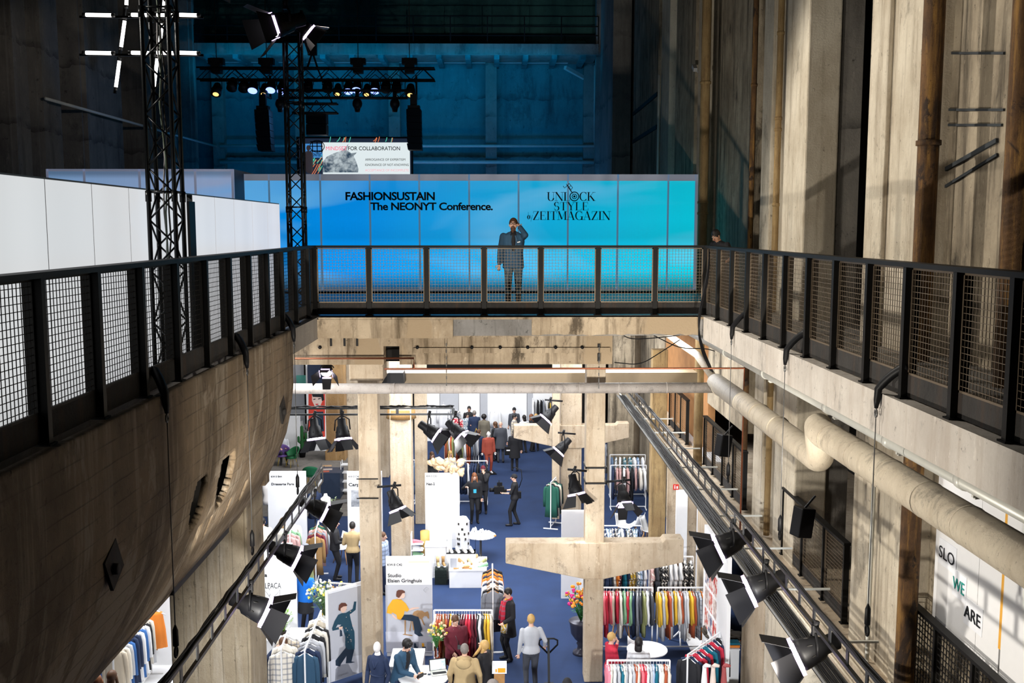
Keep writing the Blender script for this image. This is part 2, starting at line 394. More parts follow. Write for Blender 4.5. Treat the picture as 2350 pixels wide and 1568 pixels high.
# pillar carrying the hopper
def pillar(label, x0, x1, y0, y1, z0, z1, mat, name='concrete_pillar', extra=None, bev=.02):
    g = G(((x0 + x1) / 2, (y0 + y1) / 2, z0)); g.box(x0, x1, y0, y1, z0, z1)
    if extra: extra(g)
    o = g.build(name, mat); tag(o, label, 'pillar'); smooth_mods(o, bev); return o
pillar('massive rough square concrete pillar standing under the hopper at lower left', -5.2, -3.94, 15.5, 16.6, 0, 5.9, M['pillar_d'])

# ------------------------------------------------------------------ slim pillars of the lower hall
def span(x0, x1, Y): return W(x0, 900, Y=Y).x, W(x1, 900, Y=Y).x
x0, x1 = span(820, 866, 21.4)
def capA(g):
    a, b = W(803, 870, Y=21.4).x, W(881, 870, Y=21.4).x
    g.box(a, b, 21.3, 22.0, W(0, 882, Y=20.95).z, 7.9); g.box(x0 - .012, x1 + .012, 21.38, 21.8, W(0, 1145, Y=21.4).z, W(0, 1100, Y=21.4).z)
pillar('tall beige concrete pillar with a boxy head, between the fair stands left of centre', x0, x1, 21.4, 21.85, 0, 7.9, M['pillar'], extra=capA)
def tpil(px0, px1, Y, lab, half):
    a, b = span(px0, px1, Y); c = (a + b) / 2; zt, d = 3.2, .42
    t = thing('concrete_pillar', lab, 'pillar', (c, Y + .22, 0))
    g = G(t.location); g.box(a, b, Y, Y + .44, 0, 7.9); o = g.build('shaft', M['pillar'], t); smooth_mods(o, .02)
    g = G(t.location); g.prism([(c - half, zt), (c - half, zt - .45), (a, zt - .82), (b, zt - .82), (c + half, zt - .45), (c + half, zt + .07), (c + half - .4, zt + .07), (c + half - .45, zt)], Y - .04, Y + .40)
    o = g.build('bracket_arms', M['pillar'], t); smooth_mods(o, .02); return t, c
T1, TC1 = tpil(1346, 1390, 21.4, 'pale concrete pillar whose wide tapering T shaped bracket spans above the clothes racks', 1.95)
T2, TC2 = tpil(1288, 1336, 34.6, 'further pale concrete pillar with a tapering bracket, behind the nearer T shaped one', 2.02)
x0, x1 = span(893, 943, 29.9)
def sack(g): pass
pc = pillar('ochre stained concrete pillar wrapped in sacking, beside the sneaker shelves', x0, x1, 29.9, 30.5, 0, 7.9, M['pillar'])
g = G(pc.location); zz = W(0, 945, Y=29.9).z; g.loft([((x0 + x1) / 2, 30.2, zz - .28, .46, .40), ((x0 + x1) / 2, 30.2, zz - .15, .43, .42), ((x0 + x1) / 2, 30.2, zz, .42, .42)], 14)
g.build('sacking_wrap', flat('sacking', (.30, .17, .06), .95, 0, .5, 30), pc)
x0, x1 = span(950, 978, 33.5); pillar('narrow stained concrete pillar right behind the tall white stand panel', x0, x1, 33.5, 33.9, 0, 7.9, M['pillar'])
x0, x1 = span(743, 790, 43); pillar('orange brown rendered pillar behind the lounge with the cactus', x0, x1, 43, 43.8, 0, 7.9, concrete('orange render', (.45, .27, .11), (.3, .17, .07), (.55, .4, .25), .4))
x0, x1 = span(1272, 1290, 33); pillar('thin pale concrete strut beside the carpeted aisle', x0, x1, 34, 34.3, 0, 6, M['pillar'])
x0, x1 = span(866, 890, 40); pillar('stained plaster pier behind the tall beige pillar', x0, x1, 40, 40.6, 0, 7.9, M['pillar'])
x0, x1 = span(795, 818, 36); pillar('smooth pale pier to the left of the tall beige pillar', x0, x1, 36, 36.6, 0, 7.9, M['pillar'])
x0, x1 = span(1400, 1432, 38); pillar('weathered grey green wall pier behind the far racks', x0, x1+.4, 38, 38.7, 0, 7.9, M['wallc'])
x0, x1 = span(1440, 1488, 40); pillar('yellow marked concrete pier beside the far clothes racks', x0, x1, 40, 40.6, 0, 7.9, M['pillar'])
x0, x1 = span(1497, 1532, 30); pillar('brown stained square timber post by the cable tray', x0, x1, 30, 30.4, 0, 6.4, M['ochre'])

# ------------------------------------------------------------------ ducts and pipes under the deck
def pipething(name, label, pts, r, mat, collars=(), cat='pipe', n=14, cr=1.18):
    t = G(pts[0]); t.tube(pts, r, n); o = t.build(name, mat); tag(o, label, cat)
    for c, d in collars:
        k = G(pts[0]); c = Vector(c); d = Vector(d); k.tube([c - d, c + d], r * cr, n); k.build('collar', mat, o)
    return o
z = W(0, 894, Y=20.95).z; a = W(672, 894, Y=20.95); b = W(1640, 894, Y=20.95)
pipething('insulated_duct', 'grey insulated horizontal pipe crossing the whole opening below the cross beam', [(a.x - 2, 20.95, z), (b.x, 20.95, z)], .112, M['ductg'], [((W(p, 870, Y=20.95).x, 20.95, z), (.012, 0, 0)) for p in (905, 1180, 1330, 1420, 1530)], 'duct', 18, 1.04)
XD = 4.62
p0 = W(1640, 878, X=XD); p1 = W(1880, 1040, X=XD); zA = (p0.z + p1.z) / 2 - .03
def bend(pts, n=6):
    out = []
    for i, p in enumerate(pts):
        p = Vector(p)
        if i in (0, len(pts) - 1): out.append(p); continue
        a, b = Vector(pts[i - 1]), Vector(pts[i + 1]); ra = min(.22, (p - a).length / 2); rb = min(.22, (b - p).length / 2)
        s = p + (a - p).normalized() * ra; e = p + (b - p).normalized() * rb
        for k in range(n + 1):
            u = k / n; out.append(s * (1 - u) ** 2 + p * 2 * u * (1 - u) + e * u * u)
    return out
zB = W(2140, 1150, X=4.45).z; ym = W(1885, 1040, X=XD).y
duct = pipething('insulated_duct', 'thick cream insulated duct with a humped elbow running under the right edge beam', bend([(XD, 20.95, zA + .02), (XD, ym, zA - .04), (XD - .1, ym - .12, zB + .03), (4.42, ym - .5, zB), (4.42, 4, zB)]), .195, M['duct'], [], 'duct', 22)
pipething('wall_pipe', 'thinner pale pipe running on beyond the junction of the ducts', [(XD, 20.95, zA + .05), (XD, 23, zA + .35), (XD, 33, zA + .45)], .085, M['duct'])
for yy in (20.5, 18.6, 17.4, 16.2): k = G(duct.location); k.tube([(XD, yy, zA), (XD, yy + .02, zA)], .2, 22); k.build('band', M['duct'], duct)
for yy in (13.0, 12, 11, 10, 9.1): k = G(duct.location); k.tube([(4.42, yy, zB), (4.42, yy + .02, zB)], .2, 22); k.build('band', M['duct'], duct)
zg = W(1920, 940, X=4.25).z
gp = pipething('gas_pipe', 'slim pale grey pipe on brackets close under the right edge beam', [(4.2, 26, zg), (4.2, 3, zg)], .075, M['gas'], [((4.2, y, zg), (0, .05, 0)) for y in (18.2, 15.5, 12.5, 10.5, 8.8)])
for y in (18.0, 15.3, 12.3, 10.3, 8.6):
    k = G(gp.location); k.bar((4.2, y, 8.0), (4.2, y, zg - .1), .035); k.bar((4.2, y, zg - .1), (4.5, y + .05, zg - .1), .03); k.build('hanger_bracket', M['gas'], gp)
a = W(676, 823, Y=19.3); b = W(950, 823, Y=19.3); c = W(950, 847, Y=19.3); d = W(1708, 848, Y=19.3)
pipething('copper_pipe', 'thin copper red pipe stepping along below the cross beam', [(a.x, 19.3, a.z), (b.x, 19.3, a.z), (b.x, 19.3, c.z), (c.x - .02, 19.3, c.z)], .02, M['copper'])
pipething('copper_pipe', 'long thin copper red pipe crossing the opening and dropping down the right wall', [(W(882, 870, Y=19.3).x, 19.3, c.z), (d.x, 19.3, c.z), (d.x, 19.3, 3.9)], .02, M['copper'])
# flat cable duct behind the long pipe
a = W(884, 857, Y=24); b = W(1600, 881, Y=24)
g = G(((a.x + b.x) / 2, 24, b.z)); g.box(a.x - .3, b.x, 24, 24.6, b.z, a.z); tag(g.build('cable_duct', flat('brown painted sheet', (.23, .17, .10), .6)), 'flat brown box duct hanging behind the long grey pipe', 'duct')
a = W(880, 857, Y=23.6); g = G((a.x, 23.6, a.z)); g.prism([(W(876, 870, Y=23.6).x, W(0, 882, Y=23.6).z), (W(928, 870, Y=23.6).x, W(0, 882, Y=23.6).z), (W(926, 870, Y=23.6).x, W(0, 857, Y=23.6).z), (W(892, 870, Y=23.6).x, W(0, 857, Y=23.6).z)], 23.5, 24.0)
tag(g.build('rubble_tray', M['black']), 'black tray end beside the boxy pillar head', 'tray')
# chains
for i, (px, y0, y1) in enumerate(((1024, 780, 886), (1375, 790, 892))):
    a = W(px, y0, Y=19.36); b = W(px, y1, Y=19.36); g = G(a); n = 14
    for k in range(n): z = a.z + (b.z - a.z) * (k + .5) / n; g.cb((a.x, 19.36, z), (.02, .006, .062) if k % 2 else (.006, .02, .062))
    tag(g.build('chain', flat('dark chain', (.05, .045, .04), .5)), ('thin hanging chain in the middle of the cross beam' , 'thin hanging chain at the right end of the cross beam')[i], 'chain')

# ------------------------------------------------------------------ right wall of the hall (plane X = 5.4)
def ys(px, X=5.4, py=523): return W(px, py, X=X).y
def wseg(name, label, px0, px1, X, z0, z1, mat, depth=.6, thingy=True):
    y0, y1 = ys(px1, X), ys(px0, X); g = G((X + depth / 2, (y0 + y1) / 2, z0)); g.box(X, X + depth, y0, y1, z0, z1)
    o = g.build(name, mat)
    if thingy: tag(o, label, 'pier')
    else: o['kind'] = 'structure'
    return o
TOP = 21
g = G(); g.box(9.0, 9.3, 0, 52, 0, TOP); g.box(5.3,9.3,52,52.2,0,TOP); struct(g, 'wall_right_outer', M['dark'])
wseg('wall_right', '', 2155, 2312, 5.75, 0, TOP, M['wallc'], .4, False)
wseg('wall_right', '', 1632, 1722, 5.75, 5.3, TOP, M['wallc'], .4, False)
wseg('wall_right', '', 1300, 1447, 5.7, 8.4, TOP, M['hall'], .5, False)
wseg('wall_right', '', 1380, 1530, 5.75, 0, 8.2, M['wallc'], .5, False)
g=G((5.9,27,0)); g.box(5.6,6,26,30,0,3.9); struct(g,'wall_right_low',M['white'])
y0, y1 = ys(2106), ys(1992)
t = thing('wall_pier', 'broad bright concrete wall pier beside the thick rusty pipe', 'pier', (5.4, y0, 0))
g = G(t.location); g.box(5.4, 6.0, y0, y1, 0, TOP); smooth_mods(g.build('pier_body', M['pier'], t), .03)
g = G(t.location); g.box(5.33, 5.4, ys(2034), y1 - .02, 0, TOP); g.box(5.36, 5.4, y0, y0 + .25, 0, TOP); smooth_mods(g.build('pilaster_strip', M['pier'], t), .02)
y0, ya, yb, y1 = ys(1842), ys(1793), ys(1763), ys(1742)
t = thing('wall_pier', 'stepped bright concrete wall pier left of the tall black opening', 'pier', (5.4, y0, 0))
g = G(t.location); g.box(5.4, 5.98, y0, ya, 0, TOP); g.box(5.6, 5.98, ya, yb, 0, TOP); g.box(5.4, 5.98, yb, y1, 0, TOP); smooth_mods(g.build('pier_body', M['pier'], t), .03)
g = G(t.location); g.box(5.98, 6.4, y0 + .1, y0 + .6, 0, TOP); g.build('dark_return', M['hall'], t)
wseg('wall_pier', 'narrow pale wall pier just right of the glowing blue partition', 1595, 1605, 5.35, 8.4, TOP, M['pier'], .5)
wseg('wall_pier', 'beige wall pier behind the right end of the glowing blue partition', 1545, 1588, 5.4, 8.4, TOP, M['wallc'], .5)
wseg('wall_pier', 'slim pale wall strip next to the beige pier behind the blue partition', 1512, 1530, 5.45, 8.4, TOP, M['pier'], .4)
wseg('wall_pier', 'wide beige wall panel crossed by two dark slots, far right of the stage', 1450, 1505, 5.5, 8.4, TOP, M['wallc'], .4)
g = G(); g.box(5.8, 6.2, ys(1632), ys(1500), 8.4, TOP); struct(g, 'wall_right_recess', M['hall'])
for py in (242, 310):
    p = W(1478, py, X=5.5); g = G(p); g.box(5.46, 5.52, ys(1505, 5.5), ys(1450, 5.5), p.z - .07, p.z + .07); g.build('wall_slot', M['black'], None, kind='structure')
for k, (p, q, w) in enumerate((((2152, 252), (2305, 252), .03), ((2152, 287), (2300, 287), .03), ((2152, 122), (2305, 122), .03), ((2148, 402), (2290, 322), .05), ((2148, 442), (2290, 355), .035))):
    u, v = W(*p, X=5.74), W(*q, X=5.74); g = G(u); g.bar(u, v, w); g.build('trim_%d' % (k + 1), flat('old cable scar', (.03, .035, .04), .9), kind='structure')
p = W(1594, 156, X=5.3); g = G(p); g.cb(p, (.1, .3, .1), Euler((.5, 0, 0)).to_matrix()); g.bar(p, p + Vector((.12, .1, -.1)), .03); tag(g.build('security_camera', flat('camera grey', (.45, .45, .45), .4)), 'small pale security camera above the right end of the blue partition', 'camera')
p = W(1954, 118, X=6.4); g = G(p); g.cb(p, (.05, 1.1, .05)); tag(g.build('strip_light', glow('dim strip', (.6, .7, .65), .5)), 'short pale strip light inside the black opening of the right wall', 'light')
# lower wall below the mezzanine ledge
LEDGE = 3.85
g = G(); g.box(5.12, 9, 2, 34, LEDGE - .3, LEDGE); struct(g, 'floor_mezzanine', M['pillar'])
for i, (a, b, m, lab) in enumerate(((1702, 1752, 'pillar', 'bright concrete pier with a brown drip stain beside the hanging flood lamps'), (1755, 1850, 'pier', 'wide pale pier under the cable tray at lower right'), (1596, 1630, 'pillar', 'pale concrete pier behind the photo covered board'), (1900, 2300, 'pillar', 'long plain base wall at the lower right corner'))):
    y0, y1 = ys(b, 5.2, 1450), ys(a, 5.2, 1450); g = G((5.4, (y0 + y1) / 2, 0)); g.box(5.2, 5.6, y0, y1, 0, LEDGE - .3); tag(g.build('wall_pier', M[m]), lab, 'pier')
# vertical pipes
def vpipe(label, px, X, r, mat, z0=0, z1=TOP, cols=()):
    y = ys(px, X); return pipething('wall_pipe', label, [(X, y, z0), (X, y, z1)], r, mat, [((X, y, W(px, c, X=X).z), (0, 0, .03)) for c in cols])
vpipe('thick heavily rusted pipe on the far right wall beside the broad pier', 2122, 5.25, .125, M['rust'], 0, TOP, (330, 760))
vpipe('dark rusty pipe at the right border of the picture', 2328, 5.3, .13, M['rust'], 8.4, TOP)
vpipe('ochre drain pipe in the groove of the stepped wall pier', 1779, 5.42, .062, M['ochre'], 3.9, TOP, (85, 275, 300, 470))
vpipe('brown drain pipe beside the right end of the blue partition', 1612, 5.2, .12, M['ochre'], 3.9, TOP, (195, 465, 490))
vpipe('thin brown pipe left of the stepped wall pier', 1722, 5.45, .06, M['rust'], 3.9, TOP, (200,))
vpipe('thin grey conduit on the lower right wall behind the hanging cable', 2030, 5.3, .03, M['gas'], 0, 6.8)
pipething('wall_pipe', 'blue lit thin pipe on the wall left of the slotted panel', [(5.3, ys(1507, 5.3), 8.4), (5.3, ys(1507, 5.3), 15)], .04, M['gas'])
# railing factory --------------------------------------------------------
def railing(name, label, fixed, axis, posts, base, H=1.32, kick=.24, cell=.058, wire='wire', face=1, wr=.0028, pw=.09, pd=.05, mb=.02):
    """axis 'y': runs along Y at X=fixed; axis 'x': runs along X at Y=fixed"""
    def B(g, a0, a1, f0, f1, z0, z1):
        if axis == 'y': g.box(f0, f1, a0, a1, z0, z1)
        else: g.box(a0, a1, f0, f1, z0, z1)
    mid = (posts[0] + posts[-1]) / 2
    loc = (fixed, mid, base) if axis == 'y' else (mid, fixed, base)
    t = thing(name, label, 'railing', loc); ps = sorted(posts)
    for p in ps:
        g = G(loc); B(g, p - pd / 2, p + pd / 2, fixed - pw / 2, fixed + pw / 2, base, base + H - .04)
        B(g, p - pd / 2 - .03, p + pd / 2 + .03, fixed - pw / 2 - .02, fixed + pw / 2 + .02, base, base + .015); g.build('post', M['steel'], t)
    g = G(loc); B(g, ps[0] - .03, ps[-1] + .03, fixed - pw / 2 - .01, fixed + pw / 2 + .01, base + H - .045, base + H); g.build('top_rail', M['steel'], t)
    g = G(loc); B(g, ps[0], ps[-1], fixed - .008, fixed + .008, base + mb, base + kick); g.build('kick_plate', M['kick'], t)
    for a, b in zip(ps[:-1], ps[1:]):
        g = G(loc); a2, b2 = a + pd / 2, b - pd / 2; z0, z1 = base + kick, base + H - .05
        for u0, u1 in ((a2, a2 + .02), (b2 - .02, b2)): B(g, u0, u1, fixed - .012, fixed + .012, z0, z1)
        B(g, a2, b2, fixed - .012, fixed + .012, z0, z0 + .02); B(g, a2, b2, fixed - .012, fixed + .012, z1 - .02, z1)
        n = max(2, round((b2 - a2) / cell)); k = max(2, round((z1 - z0) / cell))
        for i in range(1, n): u = a2 + (b2 - a2) * i / n; B(g, u - wr, u + wr, fixed - wr, fixed + wr, z0, z1)
        for i in range(1, k): z = z0 + (z1 - z0) * i / k; B(g, a2, b2, fixed - wr * 2.6, fixed - wr * .6, z - wr, z + wr)
        g.build('mesh_panel', M[wire], t)
    return t
RX, RR, RY = -3.48, 3.99, 19.1
railing('mesh_railing', 'black steel mesh railing receding along the left side of the opening', RX, 'y', [3.4, 4.5, 5.55, 6.6] + [W(p, y, X=RX).y for p, y in ((85, 820), (216, 800), (318, 780), (398, 760), (466, 740), (521, 725), (567, 710), (608, 700), (642, 690), (674, 680), (702, 665))] + [RY - .02], FLOOR2, wire='wire_d', pw=.15, pd=.07)
railing('mesh_railing', 'black steel mesh railing across the far side, in front of the man on the phone', RY, 'x', [W(p, 640, Y=RY).x for p in (723, 847, 979, 1111, 1241, 1372, 1503, 1617)], FLOOR2, pd=.085)
railing('mesh_railing', 'black steel mesh railing receding along the right side of the opening', RR, 'y', [4.5, 5.55, 6.6] + [W(p, y, X=RR).y for p, y in ((2334, 830), (2203, 790), (2087, 760), (1999, 740), (1922, 720), (1860, 700), (1806, 690), (1760, 675), (1720, 665), (1684, 655), (1653, 650))] + [RY - .02], FLOOR2, wire='wire', pw=.145, pd=.07)
XM = 5.42
M['omesh'] = flat('orange lit mesh', (.3, .17, .08), .6)  # orange light put into the wire colour
railing('mezzanine_railing', 'dark mesh railing in the black opening of the lower right wall', XM, 'y', [ys(p, XM, 1180) for p in (1946, 1896, 1845, 1800)], LEDGE + .05, 1.3, wire='wire')
railing('mezzanine_railing', 'dark mesh railing further back on the lower right wall, above the small black speaker', XM, 'y', [ys(p, XM, 1000) for p in (1712, 1686, 1661, 1639, 1618)], LEDGE + .05, 1.3, wire='wire')
railing('mezzanine_railing', 'farthest mezzanine railing with an orange glow behind its mesh', XM, 'y', [ys(p, XM, 950) for p in (1578, 1564, 1551, 1538)], LEDGE + .05, 1.3, wire='omesh')
railing('mezzanine_railing', 'coarse black mesh railing in front of the white lettered boards', XM, 'y', [ys(p, XM, 1450) for p in (2440, 2340, 2242, 2152, 2066)], LEDGE + .05, 1.3, wire='wire_d', cell=.08, wr=.005)
g = G(); g.box(5.8, 6, ys(1600), ys(1500), LEDGE, 7.8); struct(g, 'wall_right_orange', flat('wall in orange light tint', (.36, .17, .06), .8, 0, .4, 3))  # orange light behind the far railing, put into the wall colour
# ------------------------------------------------------------------ upper hall shell
g = G(); g.box(-19, 9.3, 50, 50.4, 8.4, TOP + 3); struct(g, 'wall_back_upper', M['back'])
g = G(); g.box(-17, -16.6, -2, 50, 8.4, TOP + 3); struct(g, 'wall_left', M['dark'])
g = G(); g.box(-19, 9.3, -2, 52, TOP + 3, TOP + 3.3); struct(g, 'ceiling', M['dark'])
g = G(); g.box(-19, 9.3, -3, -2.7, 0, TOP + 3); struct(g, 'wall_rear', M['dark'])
for i, (a, b, lab) in enumerate(((29.3, 30.6, 'dim concrete hall pier left of the hanging tube lights'), (31.1, 32.8, 'dim grooved concrete hall pier behind the tube lights'), (34.4, 38.1, 'wide dim hall pier with a rust streak, behind the front truss tower'), (40.3, 41.5, 'dark hall pier just right of the front truss tower'), (43.5, 44.4, 'dark slim hall pier left of the stage lights'), (46.6, 47.6, 'darkest hall pier at the back left corner'))):
    g = G((-14.5, (a + b) / 2, 8.4)); g.box(-15.4, -13.8, a, b, 8.4, TOP + 2); g.box(-13.8, -13.65, a + .1, a + .35, 8.4, TOP + 2)
    tag(g.build('hall_pier', M['hall']), lab, 'pier')
tag(G((-13.5, 32, 13.9)).tube([(-13.5, 31, 13.9), (-13.5, 50, 13.95)], .05, 6).build('wall_pipe', M['gas']), 'thin blue lit pipe running along the left hall wall', 'pipe')
for i, (y, z) in enumerate(((31, 19.5), (37, 19.2))):
    g = G((-14, y, z)); g.add([(-14.2, y, z + 2), (-14.2, y + .7, z + 2), (-14.2, y, z + 1.2), (-14.2, y + .7, z + 1.2), (-9.6, y, z - .4), (-9.6, y + .7, z - .4), (-9.6, y, z - 1.1), (-9.6, y + .7, z - 1.1)], [(0, 1, 3, 2), (4, 6, 7, 5), (0, 4, 5, 1), (2, 3, 7, 6), (0, 2, 6, 4), (1, 5, 7, 3)])
    tag(g.build('haunch_beam', M['hall']), ('sloping dark haunch beam at the top left corner', 'sloping dark haunch beam behind the hanging tube lights')[i], 'beam')
# gallery on the back wall
z = W(0, 120, Y=47).z
t = thing('gallery', 'long service gallery across the back wall above the stage', 'gallery', (-4, 47, z))
gx0, gx1 = W(440, 200, Y=47).x, W(1372, 200, Y=47).x
g = G(t.location); g.box(gx0, gx1, 47, 50, z, z + .3); g.box(gx0, gx1, 46.9, 47.1, z - .05, z + .42); g.build('deck', M['hall'], t)
for i in range(14):
    x = gx0 + (gx1 - gx0) * (i + .5) / 14; g = G(t.location); g.box(x - .12, x + .12, 47.1, 50, z - .22, z); g.build('joist', M['back'], t)
g = G(t.location); zz = W(0, 142, Y=49.6).z; g.box(gx0, gx1 - 1.2, 49.5, 49.75, zz, zz + .14); g.build('cable_channel', M['gas'], t)
g = G(t.location)
for k in (.5, .9, 1.35): g.bar((gx0, 47, z + .3 + k), (gx1, 47, z + .3 + k), .04)
for i in range(12): x = gx0 + (gx1 - gx0) * i / 11; g.bar((x, 47, z + .3), (x, 47, z + 1.65), .05)
g.build('handrail', M['steel'], t)
for i, px in enumerate((500, 690, 905, 1127, 1352)):
    c = W(px, 200, Y=49.7).x; g = G((c, 49.7, 8.4)); g.box(c - .27, c + .27, 49.5, 50, 8.4, z); tag(g.build('hall_column', M['hall']), ('dark wall column behind the left loudspeaker column', 'wall column partly hidden by the slim truss tower', 'wall column behind the right stage loudspeaker', 'prominent blue lit wall column right of the stage', 'last wall column before the back right corner')[i], 'column')
for i, (py, r) in enumerate(((335, .07), (372, .09), (330, .05))):
    if i < 2:
        a = W(505, py, Y=49.4); b = W(1372, py, Y=49.4); tag(G(a).tube([a, b], r, 8).build('wall_pipe', M['gas']), ('upper blue lit pipe running across the back wall', 'lower bright blue pipe running across the back wall')[i], 'pipe')
a = W(1366, 150, Y=49.3); tag(G(a).tube([a, W(1366, 333, Y=49.3)], .06, 8).build('wall_pipe', M['gas']), 'vertical pipe down the back right corner of the hall', 'pipe')
g = G((5.2, 46, 8.4)); g.box(4.75, 5.5, 42, 48, 8.4, TOP); g.box(4.55,4.8,47,47.6,8.4,TOP); tag(g.build('hall_pier', M['hall']), 'black pier block between the stage wall and the right wall', 'pier')
a = W(1297, 155, Y=48.8); b = W(1348, 183, Y=49.9); tag(G(a).bar(a, b, .16).build('strut', M['gas']), 'short slanting blue strut near the back right corner', 'strut')
# roof truss silhouettes
for k, yy in enumerate((30, 38)):
    z = 20.9 if k == 0 else 21.0; g = G((-2, yy, z))
    g.bar((-14, yy, z), (5.5, yy, z), .12); g.bar((-14, yy, z + 1), (5.5, yy, z + 1), .12)
    for i in range(26): x = -14 + i * .75; g.bar((x, yy, z), (x + .375, yy, z + 1), .06); g.bar((x + .375, yy, z + 1), (x + .75, yy, z), .06)
    tag(g.build('roof_truss', M['steel']), ('nearer dark lattice roof girder at the top', 'farther dark lattice roof girder at the top')[k], 'truss')

# ------------------------------------------------------------------ glowing partitions
def glowpanel(name, c0, c1, s, axis='X', lo=0, hi=1, stripes=90, vlo=8.4, vhi=11.5, col2=None):
    m, nt, p = nm(name); p.inputs['Roughness'].default_value = .3; p.inputs['Base Color'].default_value = (.06, .09, .11, 1); p.inputs['Specular IOR Level'].default_value = .3
    tc = nd(nt, 'ShaderNodeTexCoord'); sx = nd(nt, 'ShaderNodeSeparateXYZ'); geo = nd(nt, 'ShaderNodeNewGeometry'); nt.links.new(geo.outputs['Position'], sx.inputs[0])
    mr = nd(nt, 'ShaderNodeMapRange'); nt.links.new(sx.outputs[axis], mr.inputs[0]); mr.inputs[1].default_value = lo; mr.inputs[2].default_value = hi
    c = mixc(nt, mr.outputs[0], c0, c1)
    if col2:
        n = ramp(nt, noise(nt, .28, 3, (.5, 1, 1.9), .5, dist=.8), .46, .66); k = nd(nt, 'ShaderNodeMath', operation='MULTIPLY'); nt.links.new(n, k.inputs[0]); k.inputs[1].default_value = .75
        c = mixc(nt, k.outputs[0], c, col2)
    # lamps sit along the foot of the partition: brighter there, thinner towards the top edge
    mz = nd(nt, 'ShaderNodeMapRange'); nt.links.new(sx.outputs['Z'], mz.inputs[0]); mz.inputs[1].default_value = vlo; mz.inputs[2].default_value = vhi
    rz = nd(nt, 'ShaderNodeValToRGB'); nt.links.new(mz.outputs[0], rz.inputs[0]); e = rz.color_ramp.elements
    e[0].position = 0; e[0].color = (.12, .12, .12, 1); e[1].position = .12; e[1].color = (1, 1, 1, 1)
    if col2:
        for pos, v in ((.16, 1.25), (.32, 1.2), (.45, .82), (.6, .9), (.93, .82), (.97, .42)): q = e.new(pos); q.color = (v, v, v, 1)
    else: e[0].color = (.8, .8, .8, 1)
    mul = nd(nt, 'ShaderNodeMix', data_type='RGBA', blend_type='MULTIPLY'); mul.inputs[0].default_value = 1
    nt.links.new(c, mul.inputs[6]); nt.links.new(rz.outputs[0], mul.inputs[7])
    w = noise(nt, 1, 1, (stripes, stripes, .01), .5); wr = ramp(nt, w, .3, .7, (.86, .86, .86), (1, 1, 1))
    m2 = nd(nt, 'ShaderNodeMix', data_type='RGBA', blend_type='MULTIPLY'); m2.inputs[0].default_value = .7
    nt.links.new(mul.outputs[2], m2.inputs[6]); nt.links.new(wr, m2.inputs[7])
    nt.links.new(m2.outputs[2], p.inputs['Emission Color']); p.inputs['Emission Strength'].default_value = s
    return m
M['seam'] = flat('translucent seam profile', (.20, .26, .33), .5, .2, .05)
YB = 27.0
bx0, bx1 = W(562, 523, Y=YB).x, W(1595, 523, Y=YB).x
zt = W(1100, 400, Y=YB).z
mb = glowpanel('backlit blue polycarbonate', (.0, .25, .74), (.0, .52, .66), 1.12, 'X', bx0 + 3, bx1, col2=(.17, .50, .80))
t = thing('glowing_partition', 'long backlit blue to cyan polycarbonate partition carrying two black inscriptions', 'partition', ((bx0 + bx1) / 2, YB, FLOOR2))
seams = [W(p, 523, Y=YB).x for p in (562, 620, 737, 850, 963, 1077, 1190, 1303, 1417, 1532, 1595)]
zs = zt - .17
for a, b in zip(seams[:-1], seams[1:]):
    g = G(t.location); g.box(a + .024, b - .024, YB, YB + .06, FLOOR2 + .02, zs); g.build('panel', mb, t)
g = G(t.location)
for s in seams: g.box(s - .024, s + .024, YB - .01, YB + .07, FLOOR2, zt)
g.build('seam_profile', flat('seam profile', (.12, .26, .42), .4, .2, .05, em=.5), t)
g = G(t.location); g.box(bx0, bx1, YB - .01, YB + .08, zs, zt); g.box(bx0, bx1, YB - .01, YB + .08, FLOOR2, FLOOR2 + .03); g.box(bx1, bx1 + .12, YB - .02, YB + .12, FLOOR2, zt); g.build('top_band', flat('softly glowing band', (.22, .24, .30), .35, .1, .05, em=.5), t)  # faint glow put into the top band, which is not backlit
g = G(t.location); g.box(bx1 + .0, bx1 + .12, YB + .12, YB + 2.5, FLOOR2, zt); g.build('end_return', M['seam'], t)
INK = flat('black lettering', (.004, .006, .01), .6)
def T(body, px0, px1, base, cap, bold=.02, **k):
    a = W(px0, base, Y=YB - .02); b = W(px1, base, Y=YB - .02); c = W(px0, cap, Y=YB - .02)
    return txt(body, a, b.x - a.x, c.z - a.z, INK, t, bold, org=t.location, **k)
T('FASHIONSUSTAIN', 793, 998, 459, 441, .028, sp=.93)
T('The NEONYT Conference.', 850, 1131, 482, 465, .026, sp=.93)
